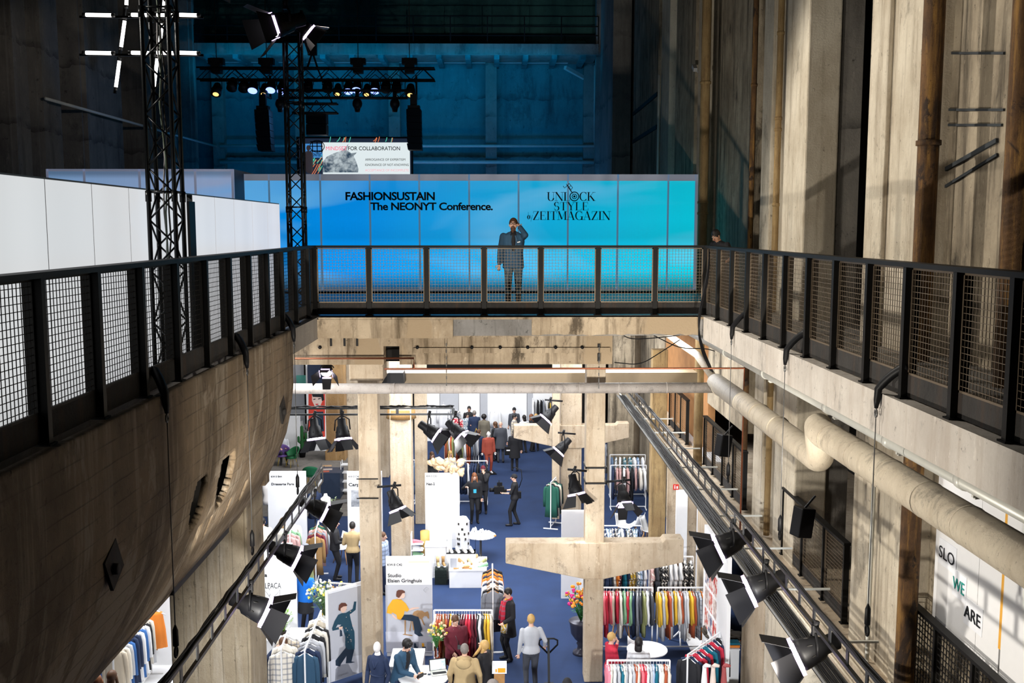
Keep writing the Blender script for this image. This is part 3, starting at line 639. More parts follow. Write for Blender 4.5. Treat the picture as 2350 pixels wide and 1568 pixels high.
# serif lettering made of thick and thin strokes
SER = {'U': (.8, [('l', .16, .3, .16, 1, 1), ('l', .68, .3, .68, 1, 0), ('a', .42, .3, .26, .3, 180, 360), ('s', .16, 1), ('s', .68, 1)]),
 'N': (.9, [('l', .15, 0, .15, 1, 0), ('l', .13, 1, .77, 0, 1), ('l', .77, 0, .77, 1, 0), ('s', .15, 0), ('s', .1, 1), ('s', .77, 1)]),
 'L': (.7, [('l', .16, 0, .16, 1, 1), ('l', .1, .02, .64, .02, 0), ('l', .63, 0, .65, .25, 0), ('s', .16, 1), ('s', .16, 0)]),
 'C': (.82, [('a', .46, .5, .36, .5, 45, 315), ('l', .74, .68, .74, .98, 0), ('l', .74, .02, .74, .25, 0)]),
 'K': (.85, [('l', .16, 0, .16, 1, 1), ('l', .2, .4, .68, 1, 0), ('l', .34, .56, .74, 0, 1), ('s', .16, 0), ('s', .16, 1), ('s', .7, 1), ('s', .74, 0)]),
 'S': (.66, [('a', .33, .74, .2, .26, 40, 262), ('a', .33, .26, .22, .26, -140, 85), ('l', .52, .72, .52, .96, 0), ('l', .12, .04, .12, .3, 0)]),
 'T': (.74, [('l', .37, 0, .37, 1, 1), ('l', .04, .98, .7, .98, 0), ('l', .05, .98, .05, .74, 0), ('l', .69, .98, .69, .74, 0), ('s', .37, 0)]),
 'Y': (.84, [('l', .12, 1, .42, .48, 1), ('l', .72, 1, .44, .48, 0), ('l', .42, 0, .42, .5, 1), ('s', .12, 1), ('s', .72, 1), ('s', .42, 0)]),
 'E': (.7, [('l', .16, 0, .16, 1, 1), ('l', .1, .98, .6, .98, 0), ('l', .16, .52, .46, .52, 0), ('l', .1, .02, .64, .02, 0), ('l', .6, .98, .6, .76, 0), ('l', .64, .02, .64, .26, 0), ('l', .46, .42, .46, .62, 0)]),
 'Z': (.74, [('l', .1, .98, .66, .98, 0), ('l', .62, 1, .12, 0, 1), ('l', .06, .02, .68, .02, 0), ('l', .1, .98, .1, .74, 0), ('l', .67, .02, .67, .28, 0)]),
 'I': (.4, [('l', .2, 0, .2, 1, 1), ('s', .2, 0), ('s', .2, 1)]),
 'M': (1.02, [('l', .15, 0, .17, 1, 0), ('l', .17, 1, .5, .08, 1), ('l', .5, .08, .84, 1, 0), ('l', .86, 0, .86, 1, 1), ('s', .15, 0), ('s', .13, 1), ('s', .88, 1), ('s', .86, 0)]),
 'A': (.84, [('l', .1, 0, .41, 1, 0), ('l', .41, 1, .72, 0, 1), ('l', .2, .34, .6, .34, 0), ('s', .1, 0), ('s', .72, 0)]),
 'G': (.86, [('a', .46, .5, .36, .5, 45, 325), ('l', .74, .68, .74, .98, 0), ('l', .74, 0, .74, .42, 1), ('s', .7, .42)]),
 'B': (.5, [('l', .12, 0, .2, 1, 0), ('a', .24, .28, .18, .28, -180, 180)]), 'y': (.5, [('l', .05, .6, .2, 0, 0), ('l', .45, .6, .12, -.36, 0)]), 'O': (.3, [])}
def serif(word, px0, px1, base, cap):
    a = W(px0, base, Y=YB - .02); b = W(px1, base, Y=YB - .02); hh = W(px0, cap, Y=YB - .02).z - a.z
    tot = sum(SER[c][0] for c in word); sx = (b.x - a.x) / tot; g = G(t.location); x = a.x; th, tn = .15 * hh, .035 * hh
    def line(p, q, w):
        d = (Vector(q) - Vector(p)); n = Vector((-d.y, d.x)).normalized() * w / 2
        P = [Vector(p) + n, Vector(q) + n, Vector(q) - n, Vector(p) - n]; g.prism([(v.x, v.y) for v in P], YB - .022, YB - .012)
    for c in word:
        for s in SER[c][1]:
            P = lambda u, v: (x + u * sx, a.z + v * hh)
            if s[0] == 'l': line(P(s[1], s[2]), P(s[3], s[4]), th if s[5] else tn)
            elif s[0] == 's': line((P(s[1], 0)[0] - .1 * hh - .02, P(0, s[2])[1] - (.02 * hh if s[2] else -.02 * hh)), (P(s[1], 0)[0] + .1 * hh + .02, P(0, s[2])[1] - (.02 * hh if s[2] else -.02 * hh)), tn)
            else:
                n = 18
                for i in range(n):
                    u0 = radians(s[5] + (s[6] - s[5]) * i / n); u1 = radians(s[5] + (s[6] - s[5]) * (i + 1.1) / n)
                    w = tn + (th - tn) * abs(cos((u0 + u1) / 2)) ** 1.3
                    line(P(s[1] + s[3] * cos(u0), s[2] + s[4] * sin(u0)), P(s[1] + s[3] * cos(u1), s[2] + s[4] * sin(u1)), w)
        x += SER[c][0] * sx
    g.build('lettering', INK, t)
serif('UNL', 1255, 1309, 461, 441); serif('CK', 1329, 1366, 461, 441); serif('STYLE', 1270, 1351, 483, 464)
serif('ZEITMAGAZIN', 1222, 1401, 505, 485); serif('By', 1210, 1223, 503, 487)
c = W(1318, 451, Y=YB); g = G(t.location)
for r, w in ((.115, .022), (.06, .016)): g.tube([(c.x + r * cos(i * pi / 12), YB - .02, c.z + r * sin(i * pi / 12)) for i in range(25)], w / 2 + .003, 5)
g.tube([(c.x, YB - .03, c.z), (c.x, YB - .01, c.z)], .03, 8)
k0 = W(1313, 443, Y=YB); k1 = W(1301, 424, Y=YB)
for o in (-.02, .02): g.bar((k0.x + o, YB - .02, k0.z - o), (k1.x + o, YB - .02, k1.z - o), .014)
for (a, b) in (((1297, 431), (1306, 421)), ((1306, 421), (1314, 431)), ((1302, 427), (1309, 434)), ((1314, 431), (1309, 437)), ((1296, 432), (1292, 427)), ((1310, 426), (1304, 432))):
    p = W(*a, Y=YB); q = W(*b, Y=YB); g.bar((p.x, YB - .02, p.z), (q.x, YB - .02, q.z), .014)
g.build('key_emblem', INK, t)
# floor lip in front
g = G((0, 25.7, FLOOR2)); g.box(bx0, bx1, 25.55, 25.75, FLOOR2, FLOOR2 + .05); tag(g.build('cable_ramp', M['black']), 'low black cable ramp lying along the foot of the blue partition', 'cable ramp')
# left box behind the white wall
YC = 25.9; a = W(115, 523, Y=YC).x; b = W(537, 523, Y=YC).x; zt2 = W(330, 388, Y=YC).z
t = thing('glowing_partition', 'pale blue lit box partition standing behind the white one at upper left', 'partition', ((a + b) / 2, YC, FLOOR2))
ml = glowpanel('backlit pale partition', (.20, .36, .62), (.30, .38, .60), .95, 'X', a, b, col2=(.12, .42, .85))
sm_ = [W(p, 523, Y=YC).x for p in (115, 199, 325, 452, 537)]
for p, q in zip(sm_[:-1], sm_[1:]): g = G(t.location); g.box(p + .03, q - .03, YC, YC + .05, FLOOR2, zt2 - .06); g.build('panel', ml, t)
g = G(t.location); g.box(a, b, YC - .01, YC + .06, zt2 - .06, zt2)
for s in sm_: g.box(s - .03, s + .03, YC - .01, YC + .06, FLOOR2, zt2)
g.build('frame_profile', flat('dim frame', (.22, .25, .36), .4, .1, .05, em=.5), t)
g = G(t.location); g.box(b, b + .02, YC + .06, YB + 1.4, FLOOR2, zt2); g.build('end_panel', flat('navy end panel', (.01, .03, .06), .6), t)
# white wall
XW = -4.0; zw = 10.05 + .44; yw1 = 4.0 * F / (1140 - 648)
mw = glowpanel('backlit white fabric', (.74, .76, .76), (.74, .73, .76), .93, 'Y', 6, 19, stripes=1)
t = thing('glowing_partition', 'long white backlit fabric wall running behind the left railing', 'partition', (XW, 12, FLOOR2))
es = [5.0, 6.3, 4 * F / (1140 - 0) - .4, 9.09, 10.13, 11.14, 12.15, 13.2]
es2 = [13.45, 14.5, 15.55, 16.7, 17.8, yw1]
for L in (es, es2):
    for p, q in zip(L[:-1], L[1:]): g = G(t.location); g.box(XW - .08, XW, p + .012, q - .012, FLOOR2, zw - .012); g.build('panel', mw, t)
g = G(t.location)
for e in es + es2: g.box(XW - .09, XW - .005, e - .012, e + .012, FLOOR2, zw - .012)
g.box(XW - .1, XW - .01, es[0], yw1, zw - .012, zw + .006); g.build('frame_profile', flat('grey frame profile', (.10, .11, .12), .5), t)
g = G(t.location); g.box(XW - .1, XW + .03, 13.2, 13.45, FLOOR2, zw - .1); g.build('dark_panel_edge', M['black'], t)  # black strip added where the wall shows a dark gap between panels
g = G(t.location); g.box(XW - 4, XW - .1, yw1 - .05, yw1, FLOOR2, zw); g.build('end_panel', M['black'], t)
p = W(320, 425, Y=14); g = G(p)
for d in (-.12, .02, .15): g.box(p.x + d - .05, p.x + d + .06, 14, 14.1, zw-.02, zw + .05 + .02 * (d > 0))

# ------------------------------------------------------------------ LED screen
YS = 36.0
a = W(688, 396, Y=YS); b = W(943, 318, Y=YS); base_z = W(0, 470, Y=YS).z
t = thing('led_screen', 'large lit presentation screen above the blue partition', 'screen', ((a.x + b.x) / 2, YS, base_z))
g = G(t.location); g.box(a.x - .1, b.x + .05, YS + .02, YS + .3, base_z, b.z + .06); g.build('frame', M['black'], t)
for x in (a.x + .2, b.x - .2): g = G(t.location); g.box(x - .1, x + .1, YS + .1, YS + .3, FLOOR2, base_z); g.build('leg', M['black'], t)
g = G(t.location); g.box(a.x, b.x, YS, YS + .02, base_z, b.z); g.build('backdrop', glow('dark backdrop', (.012, .02, .04), 1), t)
e0 = W(740, 327, Y=YS); e1 = W(941, 396, Y=YS)
g = G(t.location); g.box(e0.x, e1.x, YS - .02, YS, base_z, e0.z); g.build('slide', glow('slide', (.78, .86, .87), .95), t)
g = G(t.location); q = W(690, 330, Y=YS); r = W(740, 362, Y=YS); g.box(q.x, r.x, YS - .015, YS, r.z, q.z); g.build('blue_board', glow('blue board', (.06, .27, .65), .9), t)
g = G(t.location); c = W(728, 336, Y=YS)
for k in (-.16, 0, .16): g.bar((c.x + k, YS - .02, c.z - .22), (c.x + k, YS - .02, c.z + .16), .03); g.bar((c.x - .24, YS - .02, c.z + k), (c.x + .2, YS - .02, c.z + k), .03)
g.tube([(c.x + .25 * cos(i * pi / 12), YS - .02, c.z + .2 * sin(i * pi / 12)) for i in range(25)], .015, 5); g.build('globe_mark', INK, t)
a1 = W(716, 359, Y=YS - .03); txt('ONTEC', a1, W(739, 359, Y=YS).x - a1.x, .11, INK, t, .02, org=t.location)
PK = glow('pink type', (.95, .16, .26), .9)
def TS(body, x0, x1, base, cap, m, bd=.0):
    a = W(x0, base, Y=YS - .04); txt(body, a, W(x1, base, Y=YS - .04).x - a.x, W(x0, cap, Y=YS - .04).z - a.z, m, t, bd, org=t.location)
TS('MINDSET', 748, 796, 345, 336, PK); TS('FOR COLLABORATION', 799, 918, 345, 336, INK, .008)
TS('ARROGANCE OF EXPERTISM', 838, 930, 369, 363.5, INK); TS('IGNORANCE OF NOT-KNOWING', 838, 938, 381, 375.5, INK)
TS('ACCEPTANCE OF INCOMPLETE', 838, 938, 393.5, 388, glow('pale pink type', (.95, .45, .5), .9))
g = G(t.location); random.seed(4)   # bull drawn in grey on the slide
pts = [(741, 372), (750, 360), (766, 352), (782, 347), (792, 340), (800, 330), (797, 345), (806, 352), (820, 350), (812, 358), (818, 372), (823, 388), (822, 396), (741, 396)]
P2 = [(W(x, y, Y=YS).x, W(x, y, Y=YS).z) for x, y in pts]; g.prism(P2, YS - .03, YS - .02); 
m, nt, p = nm('etched bull print'); nt.links.new(ramp(nt, noise(nt, 2.4, 8, (1, 1, 1), .75), .42, .6, (.02, .03, .04), (.6, .66, .66)), p.inputs['Emission Color']); p.inputs['Emission Strength'].default_value = .8
g.build('bull_picture', m, t)
g = G(t.location); c = W(708, 340, Y=YS); g.ell((c.x, YS - .03, c.z), (.07, .02, .1)); g.cap((c.x, YS - .03, c.z - .25), (c.x + .02, YS - .03, c.z - .75), .16, .13)
g.build('speaker_picture', [glow('presenter picture', (.03, .025, .03), 1)], t)
ms = [glow('orange streak', (.9, .25, .1), .8), glow('teal streak', (.1, .7, .5), .8)]
for mi in range(2):
    g = G(t.location); random.seed(mi + 3)
    for i in range(14):
        if i < 6: c = W(random.uniform(745, 930), random.uniform(323, 326), Y=YS)
        else: c = W(random.uniform(700, 738), random.uniform(366, 395), Y=YS)
        an = random.uniform(.2, 1.2); L = random.uniform(.12, .35) * (.4 if i < 6 else 1)
        g.tube([(c.x + L * (u - .5) * cos(an), YS - .01, c.z + L * (u - .5) * sin(an) + .1 * u * u) for u in (0, .33, .66, 1)], .013, 5)
    g.build('light_streaks', ms[mi], t)

# ------------------------------------------------------------------ trusses
def boxtruss(name, label, x, y, w, z0, z1, mat, cables=False, cell=None):
    t = thing(name, label, 'truss', (x, y, z0)); h = w / 2; cell = cell or w
    for sx in (-h, h):
        for sy in (-h, h):
            g = G(t.location); g.tube([(x + sx, y + sy, z0), (x + sx, y + sy, z1)], .026, 8); g.build('chord', mat, t)
    n = int((z1 - z0) / cell); g = G(t.location)
    for i in range(n):
        a, b = z0 + i * cell, z0 + (i + 1) * cell
        for k, (p, q) in enumerate((((-h, -h), (h, -h)), ((h, -h), (h, h)), ((h, h), (-h, h)), ((-h, h), (-h, -h)))):
            if (i + k) % 2: p, q = q, p
            g.tube([(x + p[0], y + p[1], a), (x + q[0], y + q[1], b)], .011, 6)
    g.build('lattice_bracing', mat, t)
    for zz in [z0 + 2.0 * k for k in range(1, int((z1 - z0) / 2.0) + 1)]:
        g = G(t.location)
        for sx in (-h, h):
            for sy in (-h, h): g.tube([(x + sx, y + sy, zz - .06), (x + sx, y + sy, zz + .06)], .036, 8)
        for (p, q) in (((-h, -h), (h, -h)), ((h, -h), (h, h)), ((h, h), (-h, h)), ((-h, h), (-h, -h))): g.tube([(x + p[0], y + p[1], zz + .05), (x + q[0], y + q[1], zz + .05)], .012, 6)
        g.build('coupler', mat, t)
    g = G(t.location); g.box(x - h - .1, x + h + .1, y - h - .1, y + h + .1, z0, z0 + .02); g.build('base_plate', mat, t)
    return t
t1 = boxtruss('truss_tower', 'near black box truss tower standing behind the left railing', -3.735, 11.55, .29, FLOOR2, 15.5, M['truss'])
for i, (c, dx) in enumerate(((( .35, .35, .36), -.02), ((.02, .02, .02), .03), ((.12, .16, .12), .0))):
    g = G(t1.location); random.seed(i); g.tube([(-3.735 + dx + random.uniform(-.02, .02), 11.55 + random.uniform(-.03, .03), 8.42 + k * .3) for k in range(20 if i else 14)] , .01, 5); g.build('cable', flat('cable sheath', c, .5), t1)
t2 = boxtruss('truss_tower', 'farther slim black box truss tower topped by a flood light', W(681, 500, Y=19.9).x, 19.9, .29, FLOOR2, W(0, 75, Y=19.9).z, M['truss'])
def htruss(label, px0, px1, py, Y, w=.3, parent=None):
    a = W(px0, py, Y=Y); b = W(px1, py, Y=Y); t = thing('lighting_truss', label, 'truss', ((a.x + b.x) / 2, Y, a.z))
    h = w / 2; g = G(t.location)
    for sy in (-h, h):
        for sz in (-h, h): g.tube([(a.x, Y + sy, a.z + sz), (b.x, Y + sy, a.z + sz)], .03, 6)
    g.build('chord', M['black'], t); g = G(t.location); n = int((b.x - a.x) / w)
    for i in range(n):
        x0, x1 = a.x + (b.x - a.x) * i / n, a.x + (b.x - a.x) * (i + 1) / n; s = h if i % 2 else -h
        for sy in (-h, h): g.tube([(x0, Y + sy, a.z + s), (x1, Y + sy, a.z - s)], .014, 5)
    g.build('lattice_bracing', M['black'], t); return t
htruss('long black lighting truss hung above the stage', 455, 998, 170, 36, .4)
htruss('shorter black truss below the row of blue stage lights', 640, 935, 216, 35, .25)
htruss('small black truss frame above the loudspeaker cluster', 672, 775, 249, 34, .3)
g = G(W(728, 130, Y=36)); p = W(717, 120, Y=36); q = W(704, 160, Y=36); r = W(730, 160, Y=36); s_ = W(764, 240, Y=36)
g.box(p.x - .15, p.x + .15, 35.9, 36.1, p.z - .1, p.z + .4); g.bar(p, q, .06); g.bar(p, r, .06); g.bar(r, s_, .05); tag(g.build('chain_hoist', M['black']), 'black chain hoist with bridle holding the stage truss', 'hoist')
for i, px in enumerate((497, 612, 822, 940)):
    p = W(px, 148, Y=36); g = G(p); g.box(p.x - .16, p.x + .16, 35.8, 36.2, p.z - .3, p.z + .2); g.box(p.x - .26, p.x + .26, 35.85, 36.15, p.z + .0, p.z + .2); g.box(p.x-.012,p.x+.012,35.99,36.01,p.z+.2,p.z+4)
    tag(g.build('motor_hoist', M['black']), ('motor hoist at the left end of the stage truss', 'motor hoist second from left on the stage truss', 'motor hoist above the blue lights right of the slim tower', 'motor hoist at the right end of the stage truss')[i], 'hoist')
# line arrays
for i, (x0, x1, y0, y1, lab) in enumerate(((583, 619, 250, 345, 'black loudspeaker column hanging left of the screen'), (932, 966, 249, 343, 'black loudspeaker column hanging over the right edge of the screen'))):
    a = W(x0, y0, Y=34.5); b = W(x1, y1, Y=34.5); t = thing('line_array', lab, 'loudspeaker', ((a.x + b.x) / 2, 34.5, b.z)); n = 6
    for k in range(n):
        z0 = b.z + (a.z - b.z) * k / n; z1 = b.z + (a.z - b.z) * (k + 1) / n - .015; off = .012 * (n - k) ** 1.4 * (1 if i == 0 else .6)
        g = G(t.location); g.prism([(a.x + off * .4, z0), (b.x + off * .2, z0), (b.x, z1), (a.x, z1)], 34.5 + off, 35.1 + off); g.build('cabinet', M['black'], t)
    g = G(t.location); m_ = (a.x + b.x) / 2; g.box(m_ - .2, m_ + .2, 34.6, 35, a.z, a.z + .12); g.box(m_ - .12, m_ + .1, 34.7, 34.9, a.z + .1, a.z + .5); g.box(m_ - .03, m_ + .03, 34.75, 36.0, a.z + .5, a.z + .56); g.box(m_ - .03, m_ + .03, 35.9, 36.0, a.z + .5, a.z + 1.3); g.build('flying_frame', M['black'], t)
p = W(725, 285, Y=34); t = thing('speaker_cluster', 'black loudspeaker cluster with cables above the screen', 'loudspeaker', p)
for dz in (-.32, .05): g = G(p); g.box(p.x - .33, p.x + .33, 34, 34.5, p.z + dz - .02, p.z + dz + .32); g.build('cabinet', M['steel'], t)
g = G(p); g.bar((p.x - .3, 34.2, p.z + .37), (p.x, 34.2, p.z + .8), .03); g.bar((p.x + .3, 34.2, p.z + .37), (p.x, 34.2, p.z + .8), .03); g.build('bridle', M['steel'], t)
# stage lamps
BL = glow('blue led face', (.20, .28, 1), 3.2); AM = glow('amber lens', (1, .62, .2), 1.6)
stage = [(497, 205, 'a'), (533, 193, 'o'), (560, 195, 'o'), (581, 197, 'b'), (606, 205, 'f'), (622, 196, 'b'), (648, 199, 'b'), (707, 195, 'o'), (752, 195, 'o'), (775, 205, 'f'), (800, 199, 'b'), (819, 196, 'b'), (842, 206, 'f'), (861, 198, 'b'), (886, 196, 'o'), (910, 196, 'o'), (942, 207, 'a')]
nb = 0; cnt = {}
LB = {'b': ['leftmost of the lit blue stage lamps', 'lit blue stage lamp just left of the slim tower', 'lit blue stage lamp partly behind the slim tower', 'left one of the close pair of lit blue lamps', 'right one of the close pair of lit blue lamps', 'rightmost of the lit blue stage lamps'],
 'o': ['unlit round stage lamp second from the left end', 'unlit round stage lamp third from the left end', 'unlit stage lamp directly right of the slim tower', 'unlit stage lamp above the loudspeaker cluster', 'unlit stage lamp right of the rightmost blue one', 'unlit stage lamp next to the right amber one'],
 'f': ['small profile lamp with glints between the left blue lamps', 'small profile lamp with glints left of the close blue pair', 'small profile lamp with glints right of the close blue pair'],
 'a': ['amber glowing lamp at the left end of the stage truss', 'amber glowing lamp at the right end of the stage truss']}
for px, py, k in stage:
    c = W(px, py, Y=35.8); i = cnt.get(k, 0); cnt[k] = i + 1
    t = thing('stage_lamp', LB[k][i], 'lamp', c, 0, 'lamps on the stage truss'); R = .17 if k != 'f' else .14
    d = Vector((0, -.55, -.83)); g = G(c); g.cap(c - d * -.0 + Vector((0, .12, .12)), c + Vector((0, .05, 0)), R * .8, R); g.tube([c, c + d * .22], [R, R * 1.05], 14); g.build('housing', M['black'], t)
    g = G(c); g.tube([c + d * .222, c + d * .23], R * (.95 if k == 'b' else .6), 14); g.build('lens', BL if k == 'b' else AM if k in 'af' else M['steel'], t)
    g = G(c); g.tube([c + Vector((-R * 1.1, 0, 0)), c + Vector((-R * 1.1, 0, .25)), c + Vector((0, 0, .4)), c + Vector((R * 1.1, 0, .25)), c + Vector((R * 1.1, 0, 0))], .015, 5); g.build('yoke', M['black'], t)
for i, px in enumerate((643, 820, 906)):
    c = W(px, 238, Y=35); g = G(c); g.ell(c, (.17, .17, .2)); g.tube([c, c + Vector((0, 0, .5))], .07, 8); g.tube([c, c - Vector((0, 0, .28))], [.14, .08], 10)
    tag(g.build('moving_head_lamp', M['black']), ('unlit moving head lamp left of the slim tower', 'unlit moving head lamp under the blue pair', 'unlit moving head lamp left of the right amber one')[i], 'lamp', 'unlit moving heads below the stage truss')
# hash of fluorescent tubes
t = thing('tube_light_lattice', 'hanging hash shaped lattice of white fluorescent tubes at upper left', 'light', W(325, 80, Y=16))
TB = glow('fluorescent tube', (1, .97, .93), 4.5)
def tube_seg(p0, p1, Y):
    a = W(*p0, Y=Y); b = W(*p1, Y=Y); g = G(t.location); g.tube([a, b], .028, 8); g.build('fluorescent_tube', TB, t)
    d = (b - a).normalized()
    for e, s in ((a, -1), (b, 1)): g = G(t.location); g.tube([e, e + d * .05 * s], .03, 8); g.build('end_cap', M['glassw'], t)
for y in (34, 121):
    for x0, x1 in ((197, 256), (302, 352), (360, 404), (412, 452)): tube_seg((x0, y), (x1, y + 1), 16)
for p, q in (((292, -40), (290, 12)), ((286, 48), (278, 108)), ((274, 140), (266, 200)), ((372, 55), (366, 105)), ((361, 135), (353, 200)), ((380, -30), (376, 20))): tube_seg(p, q, 16.15)
g = G(t.location)
for y in (39, 126): g.bar(W(183, y, Y=16.05), W(467, y + 1, Y=16.05), .035)
for p, q in (((296, -60), (264, 215)), ((384, -60), (351, 215))): g.bar(W(*p, Y=16.2), W(*q, Y=16.2), .04)
g.build('carrier_bar', M['steel'], t)

# ------------------------------------------------------------------ ladder trusses + flood lamps
def ladder(label, p0, p1, gap=.22, rung=.55):
    p0, p1 = Vector(p0), Vector(p1); t = thing('ladder_truss', label, 'truss', (p0 + p1) / 2); g = G(t.location)
    u = Vector((0, 0, gap))
    for k in (0, 1): g.bar(p0 + u * k, p1 + u * k, .042)
    g.build('chord', M['truss'], t); n = int((p1 - p0).length / rung); d = (p1 - p0).normalized()
    for i in range(n + 1):
        c = p0 + (p1 - p0) * i / n; g = G(t.location); g.add([c - d * .035, c + d * .035, c + d * .035 + u, c - d * .035 + u] + [v + d.cross(Vector((0, 0, 1))) * .012 for v in (c - d * .035, c + d * .035, c + d * .035 + u, c - d * .035 + u)], [(0, 1, 2, 3), (7, 6, 5, 4), (0, 4, 5, 1), (1, 5, 6, 2), (2, 6, 7, 3), (3, 7, 4, 0)]); g.build('rung', M['truss'], t)
    random.seed(int(p0.x * 10))
    for j in range(4):
        g = G(t.location); off = Vector((random.uniform(-.03, .03), random.uniform(-.03, .03), gap + .03)); n = 40
        g.tube([p0 + (p1 - p0) * i / n + off + Vector((random.uniform(-.012, .012), 0, abs(random.gauss(0, .018)))) for i in range(n + 1)], .012, 5); g.build('cable', M['black'], t)
    return t
ladder('black ladder truss with lamps slanting across the lower left of the opening', (-3.25, 6, 5.38), (-3.25, 18.4, 5.38))
ladder('black ladder truss with lamps and cables along the right side of the opening', (3.6, 5.5, 5.56), (3.6, 27.5, 5.56))
a = W(655, 952, Y=24); b = W(1040, 952, Y=24); ladder('black ladder truss running crosswise above the stands', a, (b.x, 24, a.z), .15, 1.1)

def flood(label, clamp, aim, s=1.0, power=120, doors=(1, 1, 1, 1), drop=.3, ang=70, mono=None):
    clamp = Vector(clamp); d = Vector(aim).normalized(); t = thing('flood_lamp', label, 'lamp', clamp, 0, 'theatre flood lamps with barn doors'); c = clamp + Vector((0, 0, -drop * s)); O = t.location
    R = d.to_track_quat('Z', 'Y').to_matrix(); X, Y = R @ Vector((1, 0, 0)), R @ Vector((0, 1, 0))
    side = d.cross(Vector((0, 0, 1))); side = side.normalized() if side.length > .1 else Vector((1, 0, 0))
    g = G(O); g.tube([c - d * .26 * s, c - d * .24 * s, c - d * .1 * s, c - d * .07 * s, c + d * .1 * s, c + d * .16 * s], [.05 * s, .085 * s, .09 * s, .12 * s, .15 * s, .155 * s], 16); g.build('housing', M['black'], t)
    g = G(O)
    for k in range(8): a = k * pi / 4; g.tube([c - d * .07 * s + (X * cos(a) + Y * sin(a)) * .1 * s, c + d * .05 * s + (X * cos(a) + Y * sin(a)) * .145 * s], .008 * s, 4)
    g.build('cooling_fins', M['steel'], t)
    g = G(O); g.tube([c + d * .162 * s, c + d * .168 * s], .13 * s, 20); g.build('lens', M['lens'], t)
    # light leaking round the rim between housing and doors
    g = G(O); f = c + d * .19 * s
    for k in range(4):
        ax, bx = ((X, Y), (Y, X), (-X, Y), (-Y, X))[k]
        g.cb(f + ax * .155 * s, (.008, .008, .008)); q = [f + ax * .15 * s - bx * .11 * s - d * .022 * s, f + ax * .15 * s + bx * .11 * s - d * .022 * s, f + ax * .15 * s + bx * .11 * s + d * .022 * s, f + ax * .15 * s - bx * .11 * s + d * .022 * s]
        g.add(q + [v + ax * .01 for v in q], [(0, 1, 2, 3), (7, 6, 5, 4), (0, 4, 5, 1), (1, 5, 6, 2), (2, 6, 7, 3), (3, 7, 4, 0)])
    g.build('light_rim', M['hot'], t)
    for k in range(4):
        if not doors[k]: continue
        ax, bx = ((X, Y), (Y, X), (-X, Y), (-Y, X))[k]; r0 = f + d * .02 * s + ax * .16 * s; w0 = .13 * s if k % 2 == 0 else .12 * s; w1 = w0 * (1.45 if k % 2 == 0 else .8)
        out = (d * .82 + ax * .57) * .27 * s; q = [r0 - bx * w0, r0 + bx * w0, r0 + out + bx * w1, r0 + out - bx * w1]; n = (ax * .82 - d * .57) * .006
        g = G(O); g.add(q + [v + n for v in q], [(0, 3, 2, 1), (4, 5, 6, 7), (0, 1, 5, 4), (1, 2, 6, 5), (2, 3, 7, 6), (3, 0, 4, 7)]); g.build('barn_door', M['black'], t)
    g = G(O); g.tube([c + side * .17 * s, clamp + side * .15 * s + Vector((0, 0, -.1 * s)), clamp + side * .05 * s + Vector((0, 0, -.03 * s)), clamp - side * .05 * s + Vector((0, 0, -.03 * s)), clamp - side * .15 * s + Vector((0, 0, -.1 * s)), c - side * .17 * s], .014 * s, 6); g.build('yoke', M['black'], t)
    g = G(O); g.cb(clamp, (.06 * s, .05 * s, .1 * s)); g.tube([clamp + Vector((0, 0, .0)), clamp + Vector((.02, 0, .09 * s))], .03 * s, 8); g.build('hook_clamp', M['black'], t)
    if power: spot('flood lamp light', c + d * .2 * s, c + d * 3, power, ang, (1, .97, .97), .1)
    return t
XLt, XRt = -3.25, 3.6
for (px, lab, s) in ((556, 'nearest flood lamp on the left ladder truss', 1.12), (640, 'middle flood lamp on the left ladder truss', 1.08), (712, 'farthest flood lamp on the left ladder truss', 1.08)):
    y = ys(px, XLt) if False else 3.25 * F / (1140 - px); flood(lab, (XLt, y, 5.34), (.82, .12, -.42), s, 150, drop=.22)
for (px, lab, s) in ((1902, 'nearest flood lamp on the right ladder truss', 1.15), (1778, 'middle flood lamp on the right ladder truss', 1.2), (1698, 'farthest flood lamp on the right ladder truss', 1.25)):
    y = 3.6 * F / (px - 1140); flood(lab, (XRt, y, 5.52), (-.85, .1, -.42), s, 150, drop=.2)
for (px, lab, aim) in ((722, 'left flood lamp hanging from the crosswise ladder truss', (.12, -.15, -.9)), (785, 'second flood lamp hanging from the crosswise ladder truss', (.1, -.2, -.9)), (985, 'flood lamp under the crosswise truss, tilted right with black doors', (.75, -.1, -.5)), (1045, 'flood lamp with a white lit door at the end of the crosswise truss', (.6, -.3, -.6))):
    p = W(px, 953, Y=24); flood(lab, p, aim, 1.15, 110, drop=.32)
def colarm(label, c, x1, Y, z, aim, s=1.0, band=None):
    t = flood(label, (x1, Y - .05, z), aim, s, 110, drop=.34); g = G(t.location); g.tube([(c, Y - .05, z - .02), (x1 + (.15 if x1 > c else -.15), Y - .05, z + .02)], .025, 8); g.build('mounting_arm', M['black'], t)
    return t
colarm('flood lamp on an arm right of the tall beige pillar', W(866, 1100, Y=21.3).x, W(905, 1100, Y=21.3).x, 21.3, W(0, 1118, Y=21.3).z, (.35, -.15, -.85))
colarm('flood lamp on an arm left of the near T shaped pillar', W(1346, 1100, Y=21.3).x, W(1318, 1100, Y=21.3).x, 21.3, W(0, 1083, Y=21.3).z, (.2, -.2, -.9))
colarm('flood lamp on an arm right of the near T shaped pillar', W(1390, 1100, Y=21.3).x, W(1430, 1100, Y=21.3).x, 21.3, W(0, 1108, Y=21.3).z, (.1, -.5, -.75))
colarm('lower flood lamp on the further T shaped pillar', W(1320, 1100, Y=27).x, W(1292, 1100, Y=27).x, 27, W(0, 998, Y=27).z, (-.6, -.1, -.65), 1.05)
